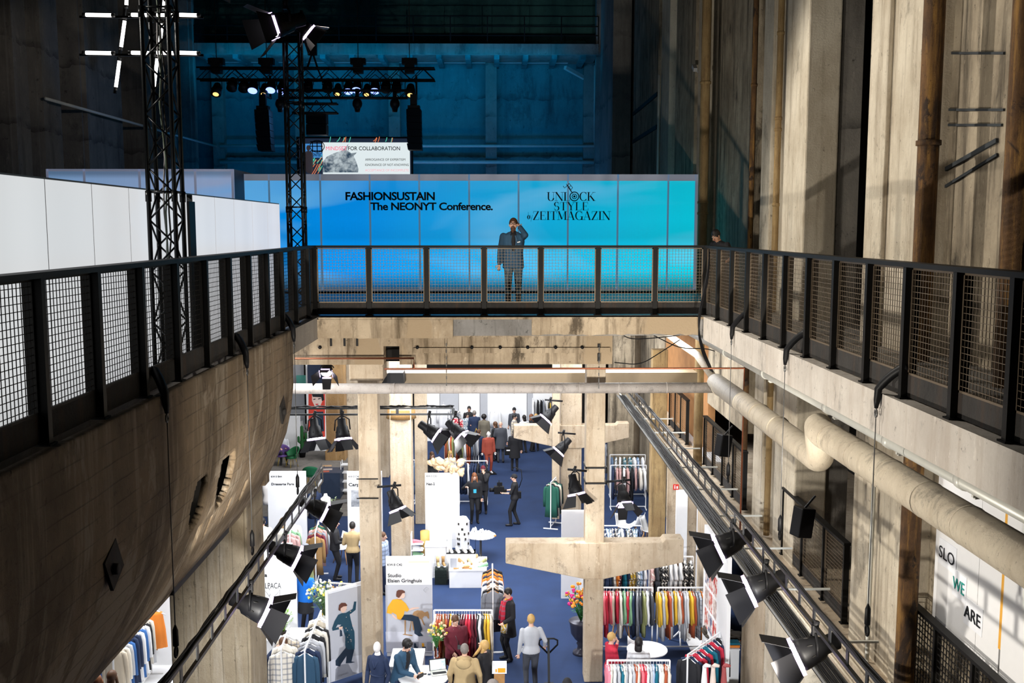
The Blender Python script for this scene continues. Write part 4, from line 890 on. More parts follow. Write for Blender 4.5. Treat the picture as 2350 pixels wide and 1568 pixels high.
colarm('upper flood lamp beside the further T shaped pillar', W(1290, 1100, Y=27).x, W(1262, 1100, Y=27).x, 27, W(0, 922, Y=27).z, (-.6, -.1, -.65), 1.05)
for i, (py0, lab) in enumerate(((1082, 'black strap frame round the near T pillar, upper one'), (1118, 'black strap frame round the near T pillar, lower one'))):
    z = W(0, py0, Y=21.3).z; a, b = W(1344, 1100, Y=21.35).x, W(1392, 1100, Y=21.35).x; g = G((a, 22, z)); g.box(a, b, 21.33, 21.37, z, z + .03); g.box(a - .01, a + .02, 21.33, 21.9, z, z + .03); g.box(b - .02, b + .01, 21.33, 21.9, z, z + .03); tag(g.build('strap_frame', M['black']), lab, 'strap')
for i, (py0, lab) in enumerate(((1105, 'black strap round the tall beige pillar, upper one'), (1150, 'black strap round the tall beige pillar, lower one'))):
    z = W(0, py0, Y=21.3).z; a, b = W(818, 1100, Y=21.35).x, W(868, 1100, Y=21.35).x; g = G((a, 22, z)); g.box(a, b, 21.33, 21.365, z, z + .02); tag(g.build('strap_frame', M['black']), lab, 'strap')
# lone lamp under the beam and tower lamps
p = W(750, 832, Y=19.8); flood('bright single lamp shining towards the camera at the left end of the cross beam', p, (0, -.7, -.6), .8, 40, drop=.14)
p = W(655, 12, Y=19.6); flood('large flood lamp with open white lit doors on top of the slim tower', p, (-.8, -.45, -.3), 1.5, 0, drop=.22)
p = W(690, 35, Y=20.2); flood('second flood lamp tucked beside the top of the slim tower', p, (.6, .2, -.5), 1.0, 0, drop=.2)
# straps and steel cables
def strap(label, top, edge, cable_z, mat=None):
    t = thing('rigging_strap', label, 'strap', edge); e = Vector(edge); o = Vector(top); s = 1 if e.x < 0 else -1
    g = G(t.location); m = (o + e) / 2 + Vector((0, 0, .07)); pts = [o * (1 - u) ** 2 + m * 2 * u * (1 - u) + e * u * u for u in [i / 8 for i in range(9)]] + [e + Vector((s * .01, 0, -.12)), e + Vector((s * .015, 0, -.2))]
    g.tube(pts, [.05, .05, .045, .045, .045, .045, .045, .045, .042, .035, .02], 6); g.build('webbing', M['black'], t)
    g = G(t.location); c = e + Vector((s * .015, 0, -.25)); g.tube([c + Vector((0, .03 * cos(a), .04 * sin(a))) for a in [i * pi / 4 for i in range(9)]], .01, 5); g.build('shackle', M['glassw'], t)
    g = G(t.location); g.tube([c, (c.x, c.y, cable_z)], .006, 5); g.build('steel_cable', M['glassw'], t)
    g = G(t.location); g.lathe((c.x, c.y, cable_z - .02), [(.006, .34), (.03, .28), (.032, .12), (.01, .1)], 8); g.tube([(c.x, c.y + .045 * cos(a), cable_z + .03 + .055 * sin(a)) for a in [i * pi / 5 for i in range(11)]], .012, 5); g.build('lift_hook', M['black'], t)
for px, lab in ((365, 'nearest black strap over the left slab edge with its steel cable'), (556, 'middle black strap over the left slab edge'), (667, 'farthest black strap over the left slab edge')):
    y = 3.32 * F / (1140 - px); strap(lab, (RX, y + .25, 8.62), (XL + .03, y, 8.42), 5.72)
for px, lab in ((2038, 'nearest black strap over the right slab edge with its steel cable'), (1818, 'middle black strap over the right slab edge'), (1690, 'farthest black strap over the right slab edge')):
    y = 3.85 * F / (px - 1140); strap(lab, (RR, y - .3, 8.72), (XR - .03, y, 8.45), 5.9)
# tray, cables and pipe along the right
g = G((4.4, 16, 4.25)); g.tube([(4.4, 34, 4.25), (4.4, 8, 4.25)], .05, 10); tag(g.build('conduit', M['gas']), 'white pipe running below the right ladder truss', 'pipe')
for i, (x, z, r, lab) in enumerate(((4.75, 4.0, .02, 'thin cream pipe, first along the mezzanine ledge'), (4.9, 4.1, .02, 'thin cream pipe, second along the mezzanine ledge'), (5.05, 4.0, .025, 'thicker cream pipe hugging the mezzanine ledge'), (4.2, 4.42, .03, 'grey cable channel edge under the ladder truss'))):
    g = G((x, 18, z)); g.tube([(x, 34, z), (x, 8, z)], r, 6); tag(g.build('conduit', M['duct'] if i < 3 else M['gas']), lab, 'pipe')
t = thing('cable_tray', 'perforated cable tray with black cables below the right ladder truss', 'cable tray', (4.1, 18, 4.5))
g = G(t.location); g.box(3.98, 4.26, 8, 33, 4.5, 4.515); g.box(3.98, 3.99, 8, 33, 4.5, 4.56); g.box(4.25, 4.26, 8, 33, 4.5, 4.56); g.build('tray', flat('galvanised tray', (.22, .22, .21), .5, .4), t)
for j in range(6):
    g = G(t.location); random.seed(j + 50); g.tube([(4.03 + j * .035 + random.uniform(-.02, .02), 8 + i * .8, 4.54 + random.uniform(0, .03)) for i in range(32)], .014, 5); g.build('cable', M['black'], t)
for k in range(12): g = G(t.location); y = 9 + k * 2; g.bar((4.0, y, 4.49), (5.15, y, 4.49), .03); g.build('bracket', M['gas'], t)
# sagging cables at far right corner
t = thing('cable_bundle', 'black cables hanging down the corner between the far and right railings', 'cable', (3.9, 18.6, 8.4))
for j in range(3):
    g = G(t.location); P = [W(1628 + j, 572, Y=18.9), W(1626 - j * 2, 640, Y=18.7), W(1606 - j * 2, 725, Y=18.5), W(1603 + j, 770, Y=18.5), W(1612 + j * 3, 812, Y=19), W(1630 + j * 3, 850 + j * 2, Y=19.8)]
    g.tube(bend([tuple(p) for p in P], 4), .014, 6); g.build('cable', M['black'], t)
for i, (P, lab) in enumerate(((((1410, 832), (1470, 838), (1530, 800), (1560, 780)), 'thin sagging cable under the right end of the cross beam'), (((1500, 770), (1560, 800), (1620, 800), (1640, 806)), 'dark cable run near the corner of the right slab'), (((1420, 760), (1440, 778), (1480, 778), (1560, 770)), 'dark cable behind the broken end of the cross beam'))):
    g = G(W(*P[0], Y=20)); g.tube(bend([tuple(W(*p, Y=20 + .3 * i)) for p in P], 5), .010, 6); tag(g.build('loose_cable', M['black']), lab, 'cable')
# small black speakers on the right wall railings
for i, (px, py, lab) in enumerate(((1660, 1022, 'small black loudspeaker on the farther mezzanine railing'), (1842, 1198, 'small black loudspeaker on the nearer mezzanine railing'))):
    p = W(px, py, X=5.15); t = thing('wall_speaker', lab, 'loudspeaker', p); Rm = Euler((0, .15, .35)).to_matrix()
    g = G(p); g.cb(p, (.28, .26, .5), Rm); smooth_mods(g.build('cabinet', M['black'], t), .02)
    g = G(p); g.bar(p + Vector((0, 0, .2)), p + Vector((.2, 0, .45)), .03); g.build('bracket', M['black'], t)
# white boards lower right
t = thing('lettered_board', 'big white board reading SLO WE ARE behind the lower right railing', 'sign', (5.62, 11.5, 5.05))
yb0, yb1 = ys(2248, 5.6, 1350), ys(2146, 5.6, 1350)
g = G(t.location); g.box(5.58, 5.62, yb0, yb1, 5.02, 7.6); g.build('board', M['white'], t)
for pk, (wd_, px, py, m) in enumerate((('SLO', 2155, 1276, INK), ('WE', 2186, 1348, flat('teal ink', (.02, .35, .30), .5)), ('ARE', 2212, 1413, INK))):
    p = W(px, py, X=5.57); w = .42 if wd_ == 'SLO' else .3 if wd_ == 'WE' else .40
    txt(wd_, p, w, .15, m, t, .0, rz=-pi / 2, org=t.location)
    g = G(t.location); g.box(5.572 + .002 * pk, 5.579, p.y - w - .04, p.y + .02, p.z - .09, p.z + .24); g.build('paper', flat('paper label', (.86, .88, .93), .6), t)
g = G((5.6, ys(2300, 5.6), 5)); g.box(5.58, 5.62, ys(2304, 5.6, 1350), yb0 - .01, 5.02, 7.4); tag(g.build('partition_board', M['white']), 'white board next to the one with lettering', 'board')
g = G((5.6, ys(2400, 5.6), 5)); g.box(5.56, 5.6, 8.4, ys(2312, 5.6, 1350), 4.2, 7.4); tag(g.build('partition_board', M['white']), 'white board at the right border, beyond the orange strip', 'board')
g = G((5.6, ys(2309, 5.6), 5)); g.box(5.57, 5.58, ys(2312, 5.6, 1350), ys(2304, 5.6, 1350), 5.4, 7.3); tag(g.build('orange_strip', flat('orange tape', (.8, .4, .05), .5)), 'thin orange strip between two white boards', 'tape')
p = W(2000, 1105, X=5.35); p2 = W(1978, 1106, X=5.38); g = G(p2); g.box(5.34, 5.42, p2.y - .1, p2.y + .1, p2.z - .1, p2.z + .1); tag(g.build('junction_box', M['kick']), 'small rusty junction box on the broad lower pier', 'box')
spot('board lamp', (4.7, 12.2, 3.9 + 3.6), (5.6, 11.2, 6), 30, 100, (1, .98, .95), .1)
# ------------------------------------------------------------------ garments on rails
CO = {'red': (.55, .02, .05), 'coral pink': (.85, .16, .20), 'pink': (.85, .25, .32), 'dusty pink': (.55, .33, .31), 'maroon': (.12, .008, .02), 'rust': (.45, .09, .03), 'orange': (.85, .25, .03), 'yellow': (.85, .50, .04), 'mustard': (.60, .38, .03), 'brown': (.30, .17, .06), 'camel': (.50, .36, .18), 'beige': (.62, .54, .42), 'cream': (.78, .73, .64), 'white': (.85, .85, .86), 'pale grey': (.50, .51, .54), 'grey': (.22, .23, .26), 'dark grey': (.06, .065, .08), 'black': (.01, .01, .013), 'navy': (.012, .025, .07), 'blue': (.03, .12, .35), 'pale blue': (.45, .55, .75), 'teal': (.0, .13, .20), 'green': (.22, .42, .24), 'olive': (.28, .30, .12), 'dark green': (.01, .09, .06), 'denim': (.10, .16, .26), 'petrol': (.022, .07, .13), 'taupe': (.15, .13, .095)}
def cloth(c, pat=None):
    key = ('cloth', c, pat)
    if key in MC: return MC[key]
    col = CO[c] if isinstance(c, str) else c
    m, nt, p = nm('%s %s cloth' % (c if isinstance(c, str) else 'dyed', pat or 'plain')); p.inputs['Roughness'].default_value = .85
    n = noise(nt, 5, 4, (1, 1, .3))
    out = mixc(nt, n, [x * .72 for x in col], [min(1, x * 1.12) for x in col])
    if pat == 'floral':
        sp = ramp(nt, noise(nt, 17, 2), .53, .56); out = mixc(nt, sp, out, (.8, .75, .68) if sum(col) < 1.2 else (.05, .12, .18))
    if pat == 'plaid':
        for ax in (0, 2):
            tc = nd(nt, 'ShaderNodeTexCoord'); sx = nd(nt, 'ShaderNodeSeparateXYZ'); nt.links.new(tc.outputs['Object'], sx.inputs[0])
            mu = nd(nt, 'ShaderNodeMath', operation='MULTIPLY'); mu.inputs[1].default_value = 9; nt.links.new(sx.outputs[ax], mu.inputs[0])
            fr = nd(nt, 'ShaderNodeMath', operation='FRACT'); nt.links.new(mu.outputs[0], fr.inputs[0])
            st = nd(nt, 'ShaderNodeMath', operation='LESS_THAN'); nt.links.new(fr.outputs[0], st.inputs[0]); st.inputs[1].default_value = .3
            k = nd(nt, 'ShaderNodeMath', operation='MULTIPLY'); nt.links.new(st.outputs[0], k.inputs[0]); k.inputs[1].default_value = .5
            out = mixc(nt, k.outputs[0], out, (.12, .14, .2))
    nt.links.new(out, p.inputs['Base Color']); bumpn(nt, p, noise(nt, 60, 2), .25, .005); MC[key] = m; return m
def gloft(g, rings, n=20, waves=5, ph=0):
    vs = []; k = len(rings)
    for i, (x, y, z, rx, ry, a) in enumerate(rings):
        for j in range(n):
            t = 2 * pi * j / n; w = 1 + a * sin(waves * t + ph) + a * .5 * sin((waves * 2 - 1) * t + ph * 2)
            vs.append((x + rx * cos(t) * (1 + .25 * a * sin(3 * t)), y + ry * sin(t) * w, z))
    fs = [(i * n + j, i * n + (j + 1) % n, (i + 1) * n + (j + 1) % n, (i + 1) * n + j) for i in range(k - 1) for j in range(n)]
    fs += [tuple(reversed(range(n))), tuple(range((k - 1) * n, k * n))]
    g.add(vs, fs, 0, True)
GP = {}
def gproto(kind, v):
    key = (kind, v)
    if key in GP: return GP[key]
    g = G(); ph = v * 1.7; L = {'jacket': .72, 'coat': 1.08, 'dress': 1.1, 'shirt': .74, 'tee': .66, 'skirt': .6, 'trousers': .95}[kind]
    if kind in ('skirt', 'trousers'):
        gloft(g, [(0, 0, -L - .1, .19, .04, .35), (0, 0, -L * .5 - .1, .17, .035, .3), (0, 0, -.16, .14, .028, .15), (0, 0, -.11, .13, .02, 0)], ph=ph)
    else:
        fl = 1.25 if kind == 'dress' else 1.08
        gloft(g, [(0, 0, -L - .1, .2 * fl, .05, .35), (.01 * sin(ph), 0, -L * .7 - .1, .195, .05, .28), (0, 0, -.45, .19, .05, .18), (0, 0, -.27, .19, .048, .08), (0, 0, -.17, .17, .04, .03), (0, 0, -.125, .09, .034, 0), (0, 0, -.09, .055, .032, 0)], ph=ph)
        SL = {'jacket': .56, 'coat': .62, 'shirt': .55, 'tee': .2, 'dress': .3}[kind]
        for sx in (-1, 1):
            g.tube([(sx * .14, 0, -.155), (sx * .2, 0, -.19), (sx * .225, .01, -.3), (sx * .235, -.012 * v, -.3 - SL * .5), (sx * .24, -.02, -.22 - SL)], [.035, .052, .05, .047, .042], 8, sq=.7)
        if kind in ('jacket', 'coat', 'shirt'): g.tube([(-.055, -.02, -.10), (0, -.05, -.2), (.055, -.02, -.10), (0, .035, -.07), (-.055, -.02, -.10)], .014, 5)
    o = g.build('garment', cloth('white')); bpy.data.objects.remove(o, do_unlink=False) if False else None
    GP[key] = o; COL.objects.unlink(o); return o
hg = G(); hg.tube([(-.18, 0, -.17), (-.06, 0, -.1), (0, 0, -.075), (.06, 0, -.1), (.18, 0, -.17)], .011, 6); hg.tube([(0, 0, -.075), (0, 0, -.03), (.02, 0, -.01), (.02, 0, .02), (0, 0, .032), (-.02, 0, .02)], .004, 5)
HG = hg.build('hanger', M['rack']); COL.objects.unlink(HG)
ORD = ['first', 'second', 'third', 'fourth', 'fifth', 'sixth', 'seventh', 'eighth', 'ninth', 'tenth', 'eleventh', 'twelfth', 'thirteenth', 'fourteenth', 'fifteenth', 'sixteenth', 'seventeenth', 'eighteenth', 'nineteenth', 'twentieth', 'twenty-first', 'twenty-second']
KN = {'jacket': 'jacket', 'coat': 'long coat', 'dress': 'dress', 'shirt': 'shirt', 'tee': 'short-sleeved top', 'skirt': 'skirt', 'trousers': 'pair of trousers'}
def garment(kind, col, pat, loc, rz, label, group, hanger=True, s=1.0, wood=False):
    p = gproto(kind, random.randrange(3)); r = p.copy(); r.name = {'tee': 'hanging_blouse', 'trousers': 'hanging_trousers'}.get(kind, 'hanging_' + kind); COL.objects.link(r); r.location = loc; r.rotation_euler = (0, 0, rz); r.scale = (s, s, s)
    r['label'] = label; r['category'] = 'garment'; r['group'] = group; setmat(r, cloth(col, pat))
    if hanger:
        c = HG.copy(); COL.objects.link(c); c.parent = r
        if wood: setmat(c, M['wood'])
    return r
def rack(label, short, e0, e1, items, h=1.55, hanger=True, jit=.12, s=1.0, order='from the left', base=True, yaw=0, wood=False, mid=None):
    """e0,e1: pixel ends of the top rail; items 'kind colour[/pattern]' from e0 to e1"""
    a = W(e0[0], e0[1], Z=h); b = W(e1[0], e1[1], Z=h); c = (a + b) / 2; t = thing('clothes_rack', label, 'clothes rack', (c.x, c.y, 0))
    d = (b - a).normalized(); n = Vector((-d.y, d.x, 0)); an = math.atan2(d.y, d.x)
    g = G(t.location); g.bar(a, b, .03); g.build('rail', M['rack'], t)
    for p in (a, b):
        g = G(t.location); g.bar((p.x, p.y, .03), p, .03); g.build('upright', M['rack'], t)
        if base: g = G(t.location); q = Vector((p.x, p.y, .02)); g.bar(q - n * .25, q + n * .25, .03); g.build('foot', M['rack'], t)
    if base: g = G(t.location); g.bar((a.x, a.y, .09), (b.x, b.y, .09), .025); g.build('lower_bar', M['rack'], t)
    random.seed(int(e0[0] * 7 + e0[1])); N = len(items)
    for i, it in enumerate(items):
        kd, cl = it.split(' ', 1); pat = None
        if '/' in cl: cl, pat = cl.split('/')
        p = a + (b - a) * ((i + .5 + random.uniform(-.18, .18)) / N); p.z = h - .02
        lab = '%s%s %s, %s %s on the %s' % (cl, ' ' + pat if pat else '', KN[kd], ORD[i], order, short)
        garment(kd, cl, pat, p, an + pi / 2 + random.uniform(-jit, jit) + yaw, lab, 'clothes on the ' + short, hanger, s * random.uniform(.96, 1.04), wood)
    return t
def its(s): return [x.strip() for x in s.split(',')]
rack('white rack of red, beige and green jackets just right of the T shaped pillar', 'rack right of the T pillar', (1374, 1349), (1498, 1349), its('coat red,jacket coral pink,coat red,jacket coral pink,jacket beige,jacket red,coat cream,shirt green,tee red,shirt green,coat navy,coat grey,jacket dark grey,coat olive,jacket white,jacket dark grey'), 1.55)
rack('white rack of yellow, grey and orange jackets next to the photo board', 'rack by the photo board', (1510, 1349), (1630, 1349), its('shirt yellow,coat pale grey,jacket yellow,coat rust,coat pale grey,shirt yellow,jacket cream,jacket rust,coat pale grey,jacket white,shirt yellow,coat rust,jacket grey,coat pale grey/plaid,coat orange,jacket navy,coat grey'), 1.55)
rack('white rack of pastel tops at the bottom edge beside the T pillar', 'bottom rack beside the T pillar', (1394, 1516), (1537, 1516), its('jacket pink,jacket cream,shirt white,shirt pale grey,jacket teal,shirt cream,jacket pale grey,shirt white,jacket pale grey,coat rust,shirt cream,jacket coral pink,jacket red,shirt white,coat pale grey,shirt pale blue,coat teal,jacket white,shirt cream,coat rust,jacket cream'), 1.5)
rack('slanting white rack of black, red and blue jackets at the bottom right', 'slanting rack at the bottom right', (1578, 1504), (1652, 1452), its('coat black,jacket navy,jacket red,jacket navy,jacket red,jacket teal,jacket navy,jacket red,coat navy,coat black'), 1.5, order='from the front')
rack('rack of patterned dresses half hidden behind the T shaped bracket', 'rack behind the T bracket', (1380, 1276), (1483, 1276), its('dress white/floral,coat navy,coat navy,shirt cream/plaid,dress orange,dress maroon/floral,coat teal,dress navy,dress mustard/floral,dress mustard/floral,dress white/floral,dress pale blue/floral,dress white'), 1.75)
rack('rack of dark printed dresses next to the woman with long brown hair', 'rack beside the long haired woman', (1490, 1278), (1591, 1278), its('dress dusty pink/floral,coat dark grey,dress black/floral,dress black/floral,dress white,dress white,dress white,dress black/floral,dress black/floral'), 1.75)
rack('low white rack of small printed shirts above the T bracket', 'rack above the T bracket', (1384, 1207), (1471, 1207), its('shirt navy/floral,shirt pale blue,shirt white/floral,shirt navy/floral,shirt dark grey/floral,shirt white/floral,shirt white,shirt navy,shirt cream/floral,shirt navy/floral,shirt white/floral,shirt pale blue/floral,shirt navy'), 1.45, False)
rack('nearer of two white racks beside the yellow marked pier', 'nearer rack by the marked pier', (1402, 1068), (1483, 1068), its('coat navy,shirt dusty pink,coat dusty pink,coat white,coat dusty pink,coat black,shirt dusty pink,shirt cream,shirt white'), 1.6, False, s=1.05)
rack('farther of two white racks beside the yellow marked pier', 'farther rack by the marked pier', (1400, 1044), (1481, 1044), its('coat denim,shirt white/floral,shirt white,shirt teal/floral,shirt teal/floral,shirt white,shirt pale blue/floral,shirt white'), 1.6, False)
rack('small far rack of printed clothes right of the T pillar', 'far rack right of T pillar', (1388, 1014), (1432, 1014), its('dress grey,dress cream,dress dark grey,dress beige,dress black/floral,dress white/floral,dress white/floral'), 1.7, False)
rack('white rack of red, maroon and yellow clothes behind the woman in the maroon jumper', 'rack behind the maroon jumper', (996, 1401), (1129, 1401), its('jacket cream,coat rust,coat rust,dress brown,coat rust,dress maroon,jacket yellow,coat pale blue,coat navy,coat black,dress maroon,dress maroon,dress red,dress red,dress maroon,dress maroon,coat black,shirt white,coat black,coat mustard,coat yellow,coat beige'), 1.58)
rack('white rack seen end on, full of jackets on wooden hangers, left of the scarf woman', 'end-on rack by the scarf woman', (1131, 1350), (1130, 1295), its('jacket grey,coat black,shirt white,jacket white,shirt navy,jacket white,shirt orange,shirt navy,jacket orange,coat black'), 1.6, order='from the front', wood=True)
rack('white rack of brown, green and white clothes under the crosswise lamps', 'rack under the crosswise lamps', (1020, 998), (1098, 998), its('coat rust,coat brown,shirt white,coat rust,coat olive,shirt white,coat rust,coat maroon,coat olive,coat olive,coat white,coat white,coat rust,coat rust,jacket denim,coat grey,coat grey,jacket pale grey'), 1.6, False)
rack('white rack of navy clothes behind the long haired crew woman', 'rack of navy clothes', (1054, 1058), (1118, 1058), its('coat navy,coat navy,coat navy,coat white,coat navy,coat navy,coat navy,coat black,coat navy,coat navy,coat black'), 1.6, False)
rack('white end-on rack with brown jackets left of the man in the black sweatshirt', 'rack of brown jackets', (723, 1226), (731, 1196), its('coat brown,jacket maroon,jacket grey,coat dusty pink,jacket dark green'), 1.6, order='from the front', wood=True)
rack('white rack seen end on with pink clothes, behind the slanting ladder truss', 'rack of pink clothes', (665, 1228), (671, 1190), its('coat dusty pink,coat dusty pink,shirt green,coat cream,coat white'), 1.6, order='from the front')
rack('rack of pale and blue clothes in the lower left corner under the hopper', 'lower left corner rack', (258, 1482), (342, 1392), its('coat beige,coat cream,coat pale grey,coat blue,coat navy,coat navy,coat white,coat blue,coat white,coat black,coat cream,coat pale grey,shirt black'), 1.6, False)
rack('white rack seen end on with a teal suit in front, bottom left', 'bottom left suit rack', (699, 1494), (737, 1402), its('coat petrol,coat navy,coat grey,coat pale grey,coat black,coat cream,coat black,coat beige,shirt white'), 1.55, order='from the front')
rack('white rack seen end on with plaid wraps, bottom left beside the pillar', 'bottom left rack of wraps', (645, 1490), (664, 1438), its('coat cream/plaid,coat cream,coat beige/plaid,coat white'), 1.6, order='from the front')
rack('white rack whose garments show above the poster of the dancing woman', 'rack behind the dancer poster', (757, 1338), (826, 1342), its('jacket navy,shirt orange,jacket navy,shirt white,jacket rust,shirt cream,jacket navy,shirt brown,jacket white,shirt orange,jacket dark grey,shirt rust'), 1.75, True, wood=True)
rack('small rack of dark clothes half hidden left of the further T pillar', 'rack left of further T pillar', (1264, 1108), (1276, 1096), its('coat dark green,coat black,coat beige,coat dark green,coat black'), 1.6, False, order='from the front')
rack('rack of dark clothes against the far white wall', 'rack at the far white wall', (1222, 914), (1282, 914), its('coat white,coat black,coat black,coat grey,coat white,coat mustard,coat white,coat black'), 2.1, False)
rack('rack of pale blue clothes glimpsed between two pillars', 'rack glimpsed between two pillars', (938, 1056), (952, 1056), its('coat navy,coat pale grey,coat navy,coat denim'), 1.6, False)
a = W(352, 1395, Z=1.7); garment('skirt', 'orange', None, (a.x, a.y, 1.75), .2, 'bright orange skirt hanging in the lower left corner', 'single garments on show', True, 1.4)
for i, (px, py, k, c, lab) in enumerate(((1135, 945, 'jacket', 'white', 'white jacket shown against the far wall behind the man in the long dark coat'), (1018, 935, 'coat', 'white', 'white coat shown against the far wall at its left'), (1042, 945, 'jacket', 'grey', 'grey patterned jacket shown beside the cloak with golden squares'), (1046, 970, 'dress', 'red', 'red cloak with golden squares hanging at the far stand'))):
    p = W(px, py + 38, Y=46.8 if i != 3 else 42); garment(k, c, 'floral' if i > 1 else None, (p.x, p.y, p.z + 1.0), 0, lab, 'single garments on show', True, 1.15)

# ------------------------------------------------------------------ people
HAIR = {'brown': (.10, .045, .02), 'dark': (.012, .009, .008), 'blond': (.55, .34, .12), 'auburn': (.20, .07, .025), 'grey': (.22, .19, .17), 'light': (.42, .26, .12)}
SKINT = {'fair': (.70, .42, .31), 'tan': (.48, .26, .17), 'dark': (.10, .05, .03)}
def ik(a, b, l1, l2, pole):
    d = b - a; L = min(d.length, (l1 + l2) * .999); u = d.normalized(); x = (l1 * l1 - l2 * l2 + L * L) / (2 * L)
    h = sqrt(max(l1 * l1 - x * x, 0)); p = pole - u * pole.dot(u); p = p.normalized() if p.length > 1e-5 else Vector((0, 1, 0))
    return a + u * x + p * h
V = Vector
def person(label, pos, rz=0, h=1.72, top='black', bottom='black', shoes='black', hair='brown', style='short', skin='fair', coat=None, lean=0, hl=None, hr=None, sit=False, step=0, head=(0, 0), voxel=.02, sleeve='long', inner=None, skirt=None, pat=None, wide=1.0, group=None, bpat=None, twist=0):
    """local frame: facing -Y, the figure's left is +X. hl/hr hand targets in metres on a 1.75 m body"""
    s = h / 1.75; wide *= 1.12; t = thing('person', label, 'person', pos, rz, group)
    P = []; dz = -.42 if sit else 0
    hipc = V((0, 0, .93 + dz)); Rl = Matrix.Rotation(-lean, 3, 'X') if False else Matrix.Rotation(lean, 3, 'X'); Rt = Matrix.Rotation(twist, 3, 'Z')
    U = lambda x, y, z: hipc + Rt @ (Rl @ (V((x, y, z + dz)) - hipc))
    def add(zone, fn, *a, **k): g = G(); getattr(g, fn)(*a, **k); P.append((zone, g))
    tz = 'top'
    # legs
    for sx in (-1, 1):
        hip = V((sx * .09, 0, .90 + dz))
        if sit: knee = V((sx * .12, -.43, .50)); ank = V((sx * .12, -.40, .09))
        else: ank = V((sx * (.10 + .0), -sx * step, .09)); knee = ik(hip, ank, .42, .42, V((0, -1, 0)))
        bl = 'skin' if bottom == 'bare' else 'bottom'
        add(bl, 'cap', hip, knee, .098, .068); add(bl, 'cap', knee, ank, .066, .05)
        add('shoes', 'cap', ank + V((0, .03, -.045)), ank + V((sx * .02, -.15, -.055)), .045, .036)
    # torso
    def ring(x, y, z, rx, ry): q = U(x, y, z); return (q.x, q.y, q.z, rx * wide, ry * wide)
    add('bottom', 'loft', [ring(0, 0, .84, .12, .09), ring(0, 0, .90, .165, .115), ring(0, 0, .98, .165, .11), ring(0, 0, 1.04, .14, .1)])
    add(tz, 'loft', [ring(0, 0, .92, .181, .131), ring(0, 0, .98, .176, .125), ring(0, 0, 1.08, .14, .10), ring(0, -.005, 1.22, .165, .112), ring(0, 0, 1.34, .178, .112), ring(0, .005, 1.42, .165, .095), ring(0, .01, 1.47, .10, .07), ring(0, .01, 1.49, .06, .055)])
    if coat:
        hem = coat + dz * .4 if not sit else .45
        add(tz, 'loft', [ring(0, 0, max(hem, .3), .215 if coat < .7 else .185, .16 if coat < .7 else .135), ring(0, 0, .95, .18, .13), ring(0, 0, 1.1, .165, .12), ring(0, 0, 1.3, .195, .128), ring(0, 0, 1.42, .18, .105), ring(0, .01, 1.49, .085, .075)])
    if skirt: add('bottom', 'loft', [ring(0, 0, skirt, .2, .17), ring(0, 0, .8, .175, .14), ring(0, 0, 1.02, .14, .1)])
    io = -.032 if coat else 0
    if inner: add('inner', 'loft', [ring(0, -.075 + io, 1.14, .02, .06), ring(0, -.07 + io, 1.3, .045, .066), ring(0, -.045 + io * .6, 1.44, .06, .062), ring(0, -.01, 1.5, .056, .056)])
    extra = G(); hc = U(0, -.02, 1.63); R = Rt @ Matrix.Rotation(head[0], 3, 'Z') @ Matrix.Rotation(lean * .5 + head[1], 3, 'X')
    nb = U(0, .012, 1.47)
    add('skin', 'cap', nb, hc + R @ V((0, .01, -.06)), .053, .05)
    H = lambda x, y, z: hc + R @ V((x, y, z))
    add('skin', 'ell', hc, (.074, .092, .112), 14, 10, 0, R); add('skin', 'ell', H(0, -.035, -.06), (.052, .052, .052), 10, 8, 0, R)
    # face: nose, ears, eyes, mouth
    extra.cap(H(0, -.088, .005), H(0, -.112, -.028), .009, .014, 6); 
    for sx in (-1, 1):
        extra.ell(H(sx * .074, .0, -.01), (.012, .02, .032), 8, 6, 0, R); extra.ell(H(sx * .03, -.083, .012), (.014, .010, .008), 8, 6, 4, R); extra.ell(H(sx * .03, -.0915, .012), (.006, .004, .006), 6, 4, 5, R)
        extra.cap(H(sx * .016, -.093, .03), H(sx * .045, -.083, .032), .004, .003, 5, 5)
    extra.ell(H(0, -.087, -.058), (.022, .008, .007), 8, 5, 6, R)
    # arms
    for sx, tg in ((1, hl), (-1, hr)):
        sh = U(sx * .17 * wide, .0, 1.405); tg = U(*tg) if tg is not None else U(sx * .27, -.04, .80)
        el = ik(sh, tg, .285, .27, Rt @ (V((sx * .5, .75, -.5)) if tg.z < sh.z else V((sx * .55, .05, -1.2)))); d = (tg - el).normalized()
        if (tg - el).length > .272: tg = el + d * .27
        add(tz, 'cap', sh, el, .064 * (1.12 if coat else 1), .052 * (1.15 if coat else 1))
        wr = el + (tg - el) * .93
        if sleeve == 'long': add(tz, 'cap', el, el + (tg - el) * .86, .052 * (1.15 if coat else 1), .04 * (1.15 if coat else 1))
        add('skin', 'cap', el, wr, .037, .026)
        # hand: palm, four fingers, thumb
        pn = d.cross(V((sx, 0, 0))); pn = pn.normalized() if pn.length > .1 else V((0, -1, 0)); q = d.cross(pn).normalized()
        extra.cap(wr, wr + d * .065, .024, .028, 8)
        for k in range(4):
            o = q * (-.024 + .016 * k); L = (.062, .074, .07, .054)[k]; b0 = wr + d * .08 + o; b1 = b0 + (d * .85 + pn * .5) * L * .5; b2 = b1 + (d * .35 + pn * .9) * L * .5
            extra.tube([b0 - d * .02, b0, b1, b2], [.0095, .0095, .009, .007], 6)
        th = wr + d * .025 - q * .024 * 1; extra.tube([th, th + (d * .5 - q * .8) * .035, th + (d * .9 - q * .6 + pn * .3) * .06], [.011, .0105, .008], 6)
    allg = G()
    for z, g in P: allg.add(g.v, g.f, 0, True)
    for g in [x[1] for x in P] + [allg, extra]: g.v = [v * s for v in g.v]
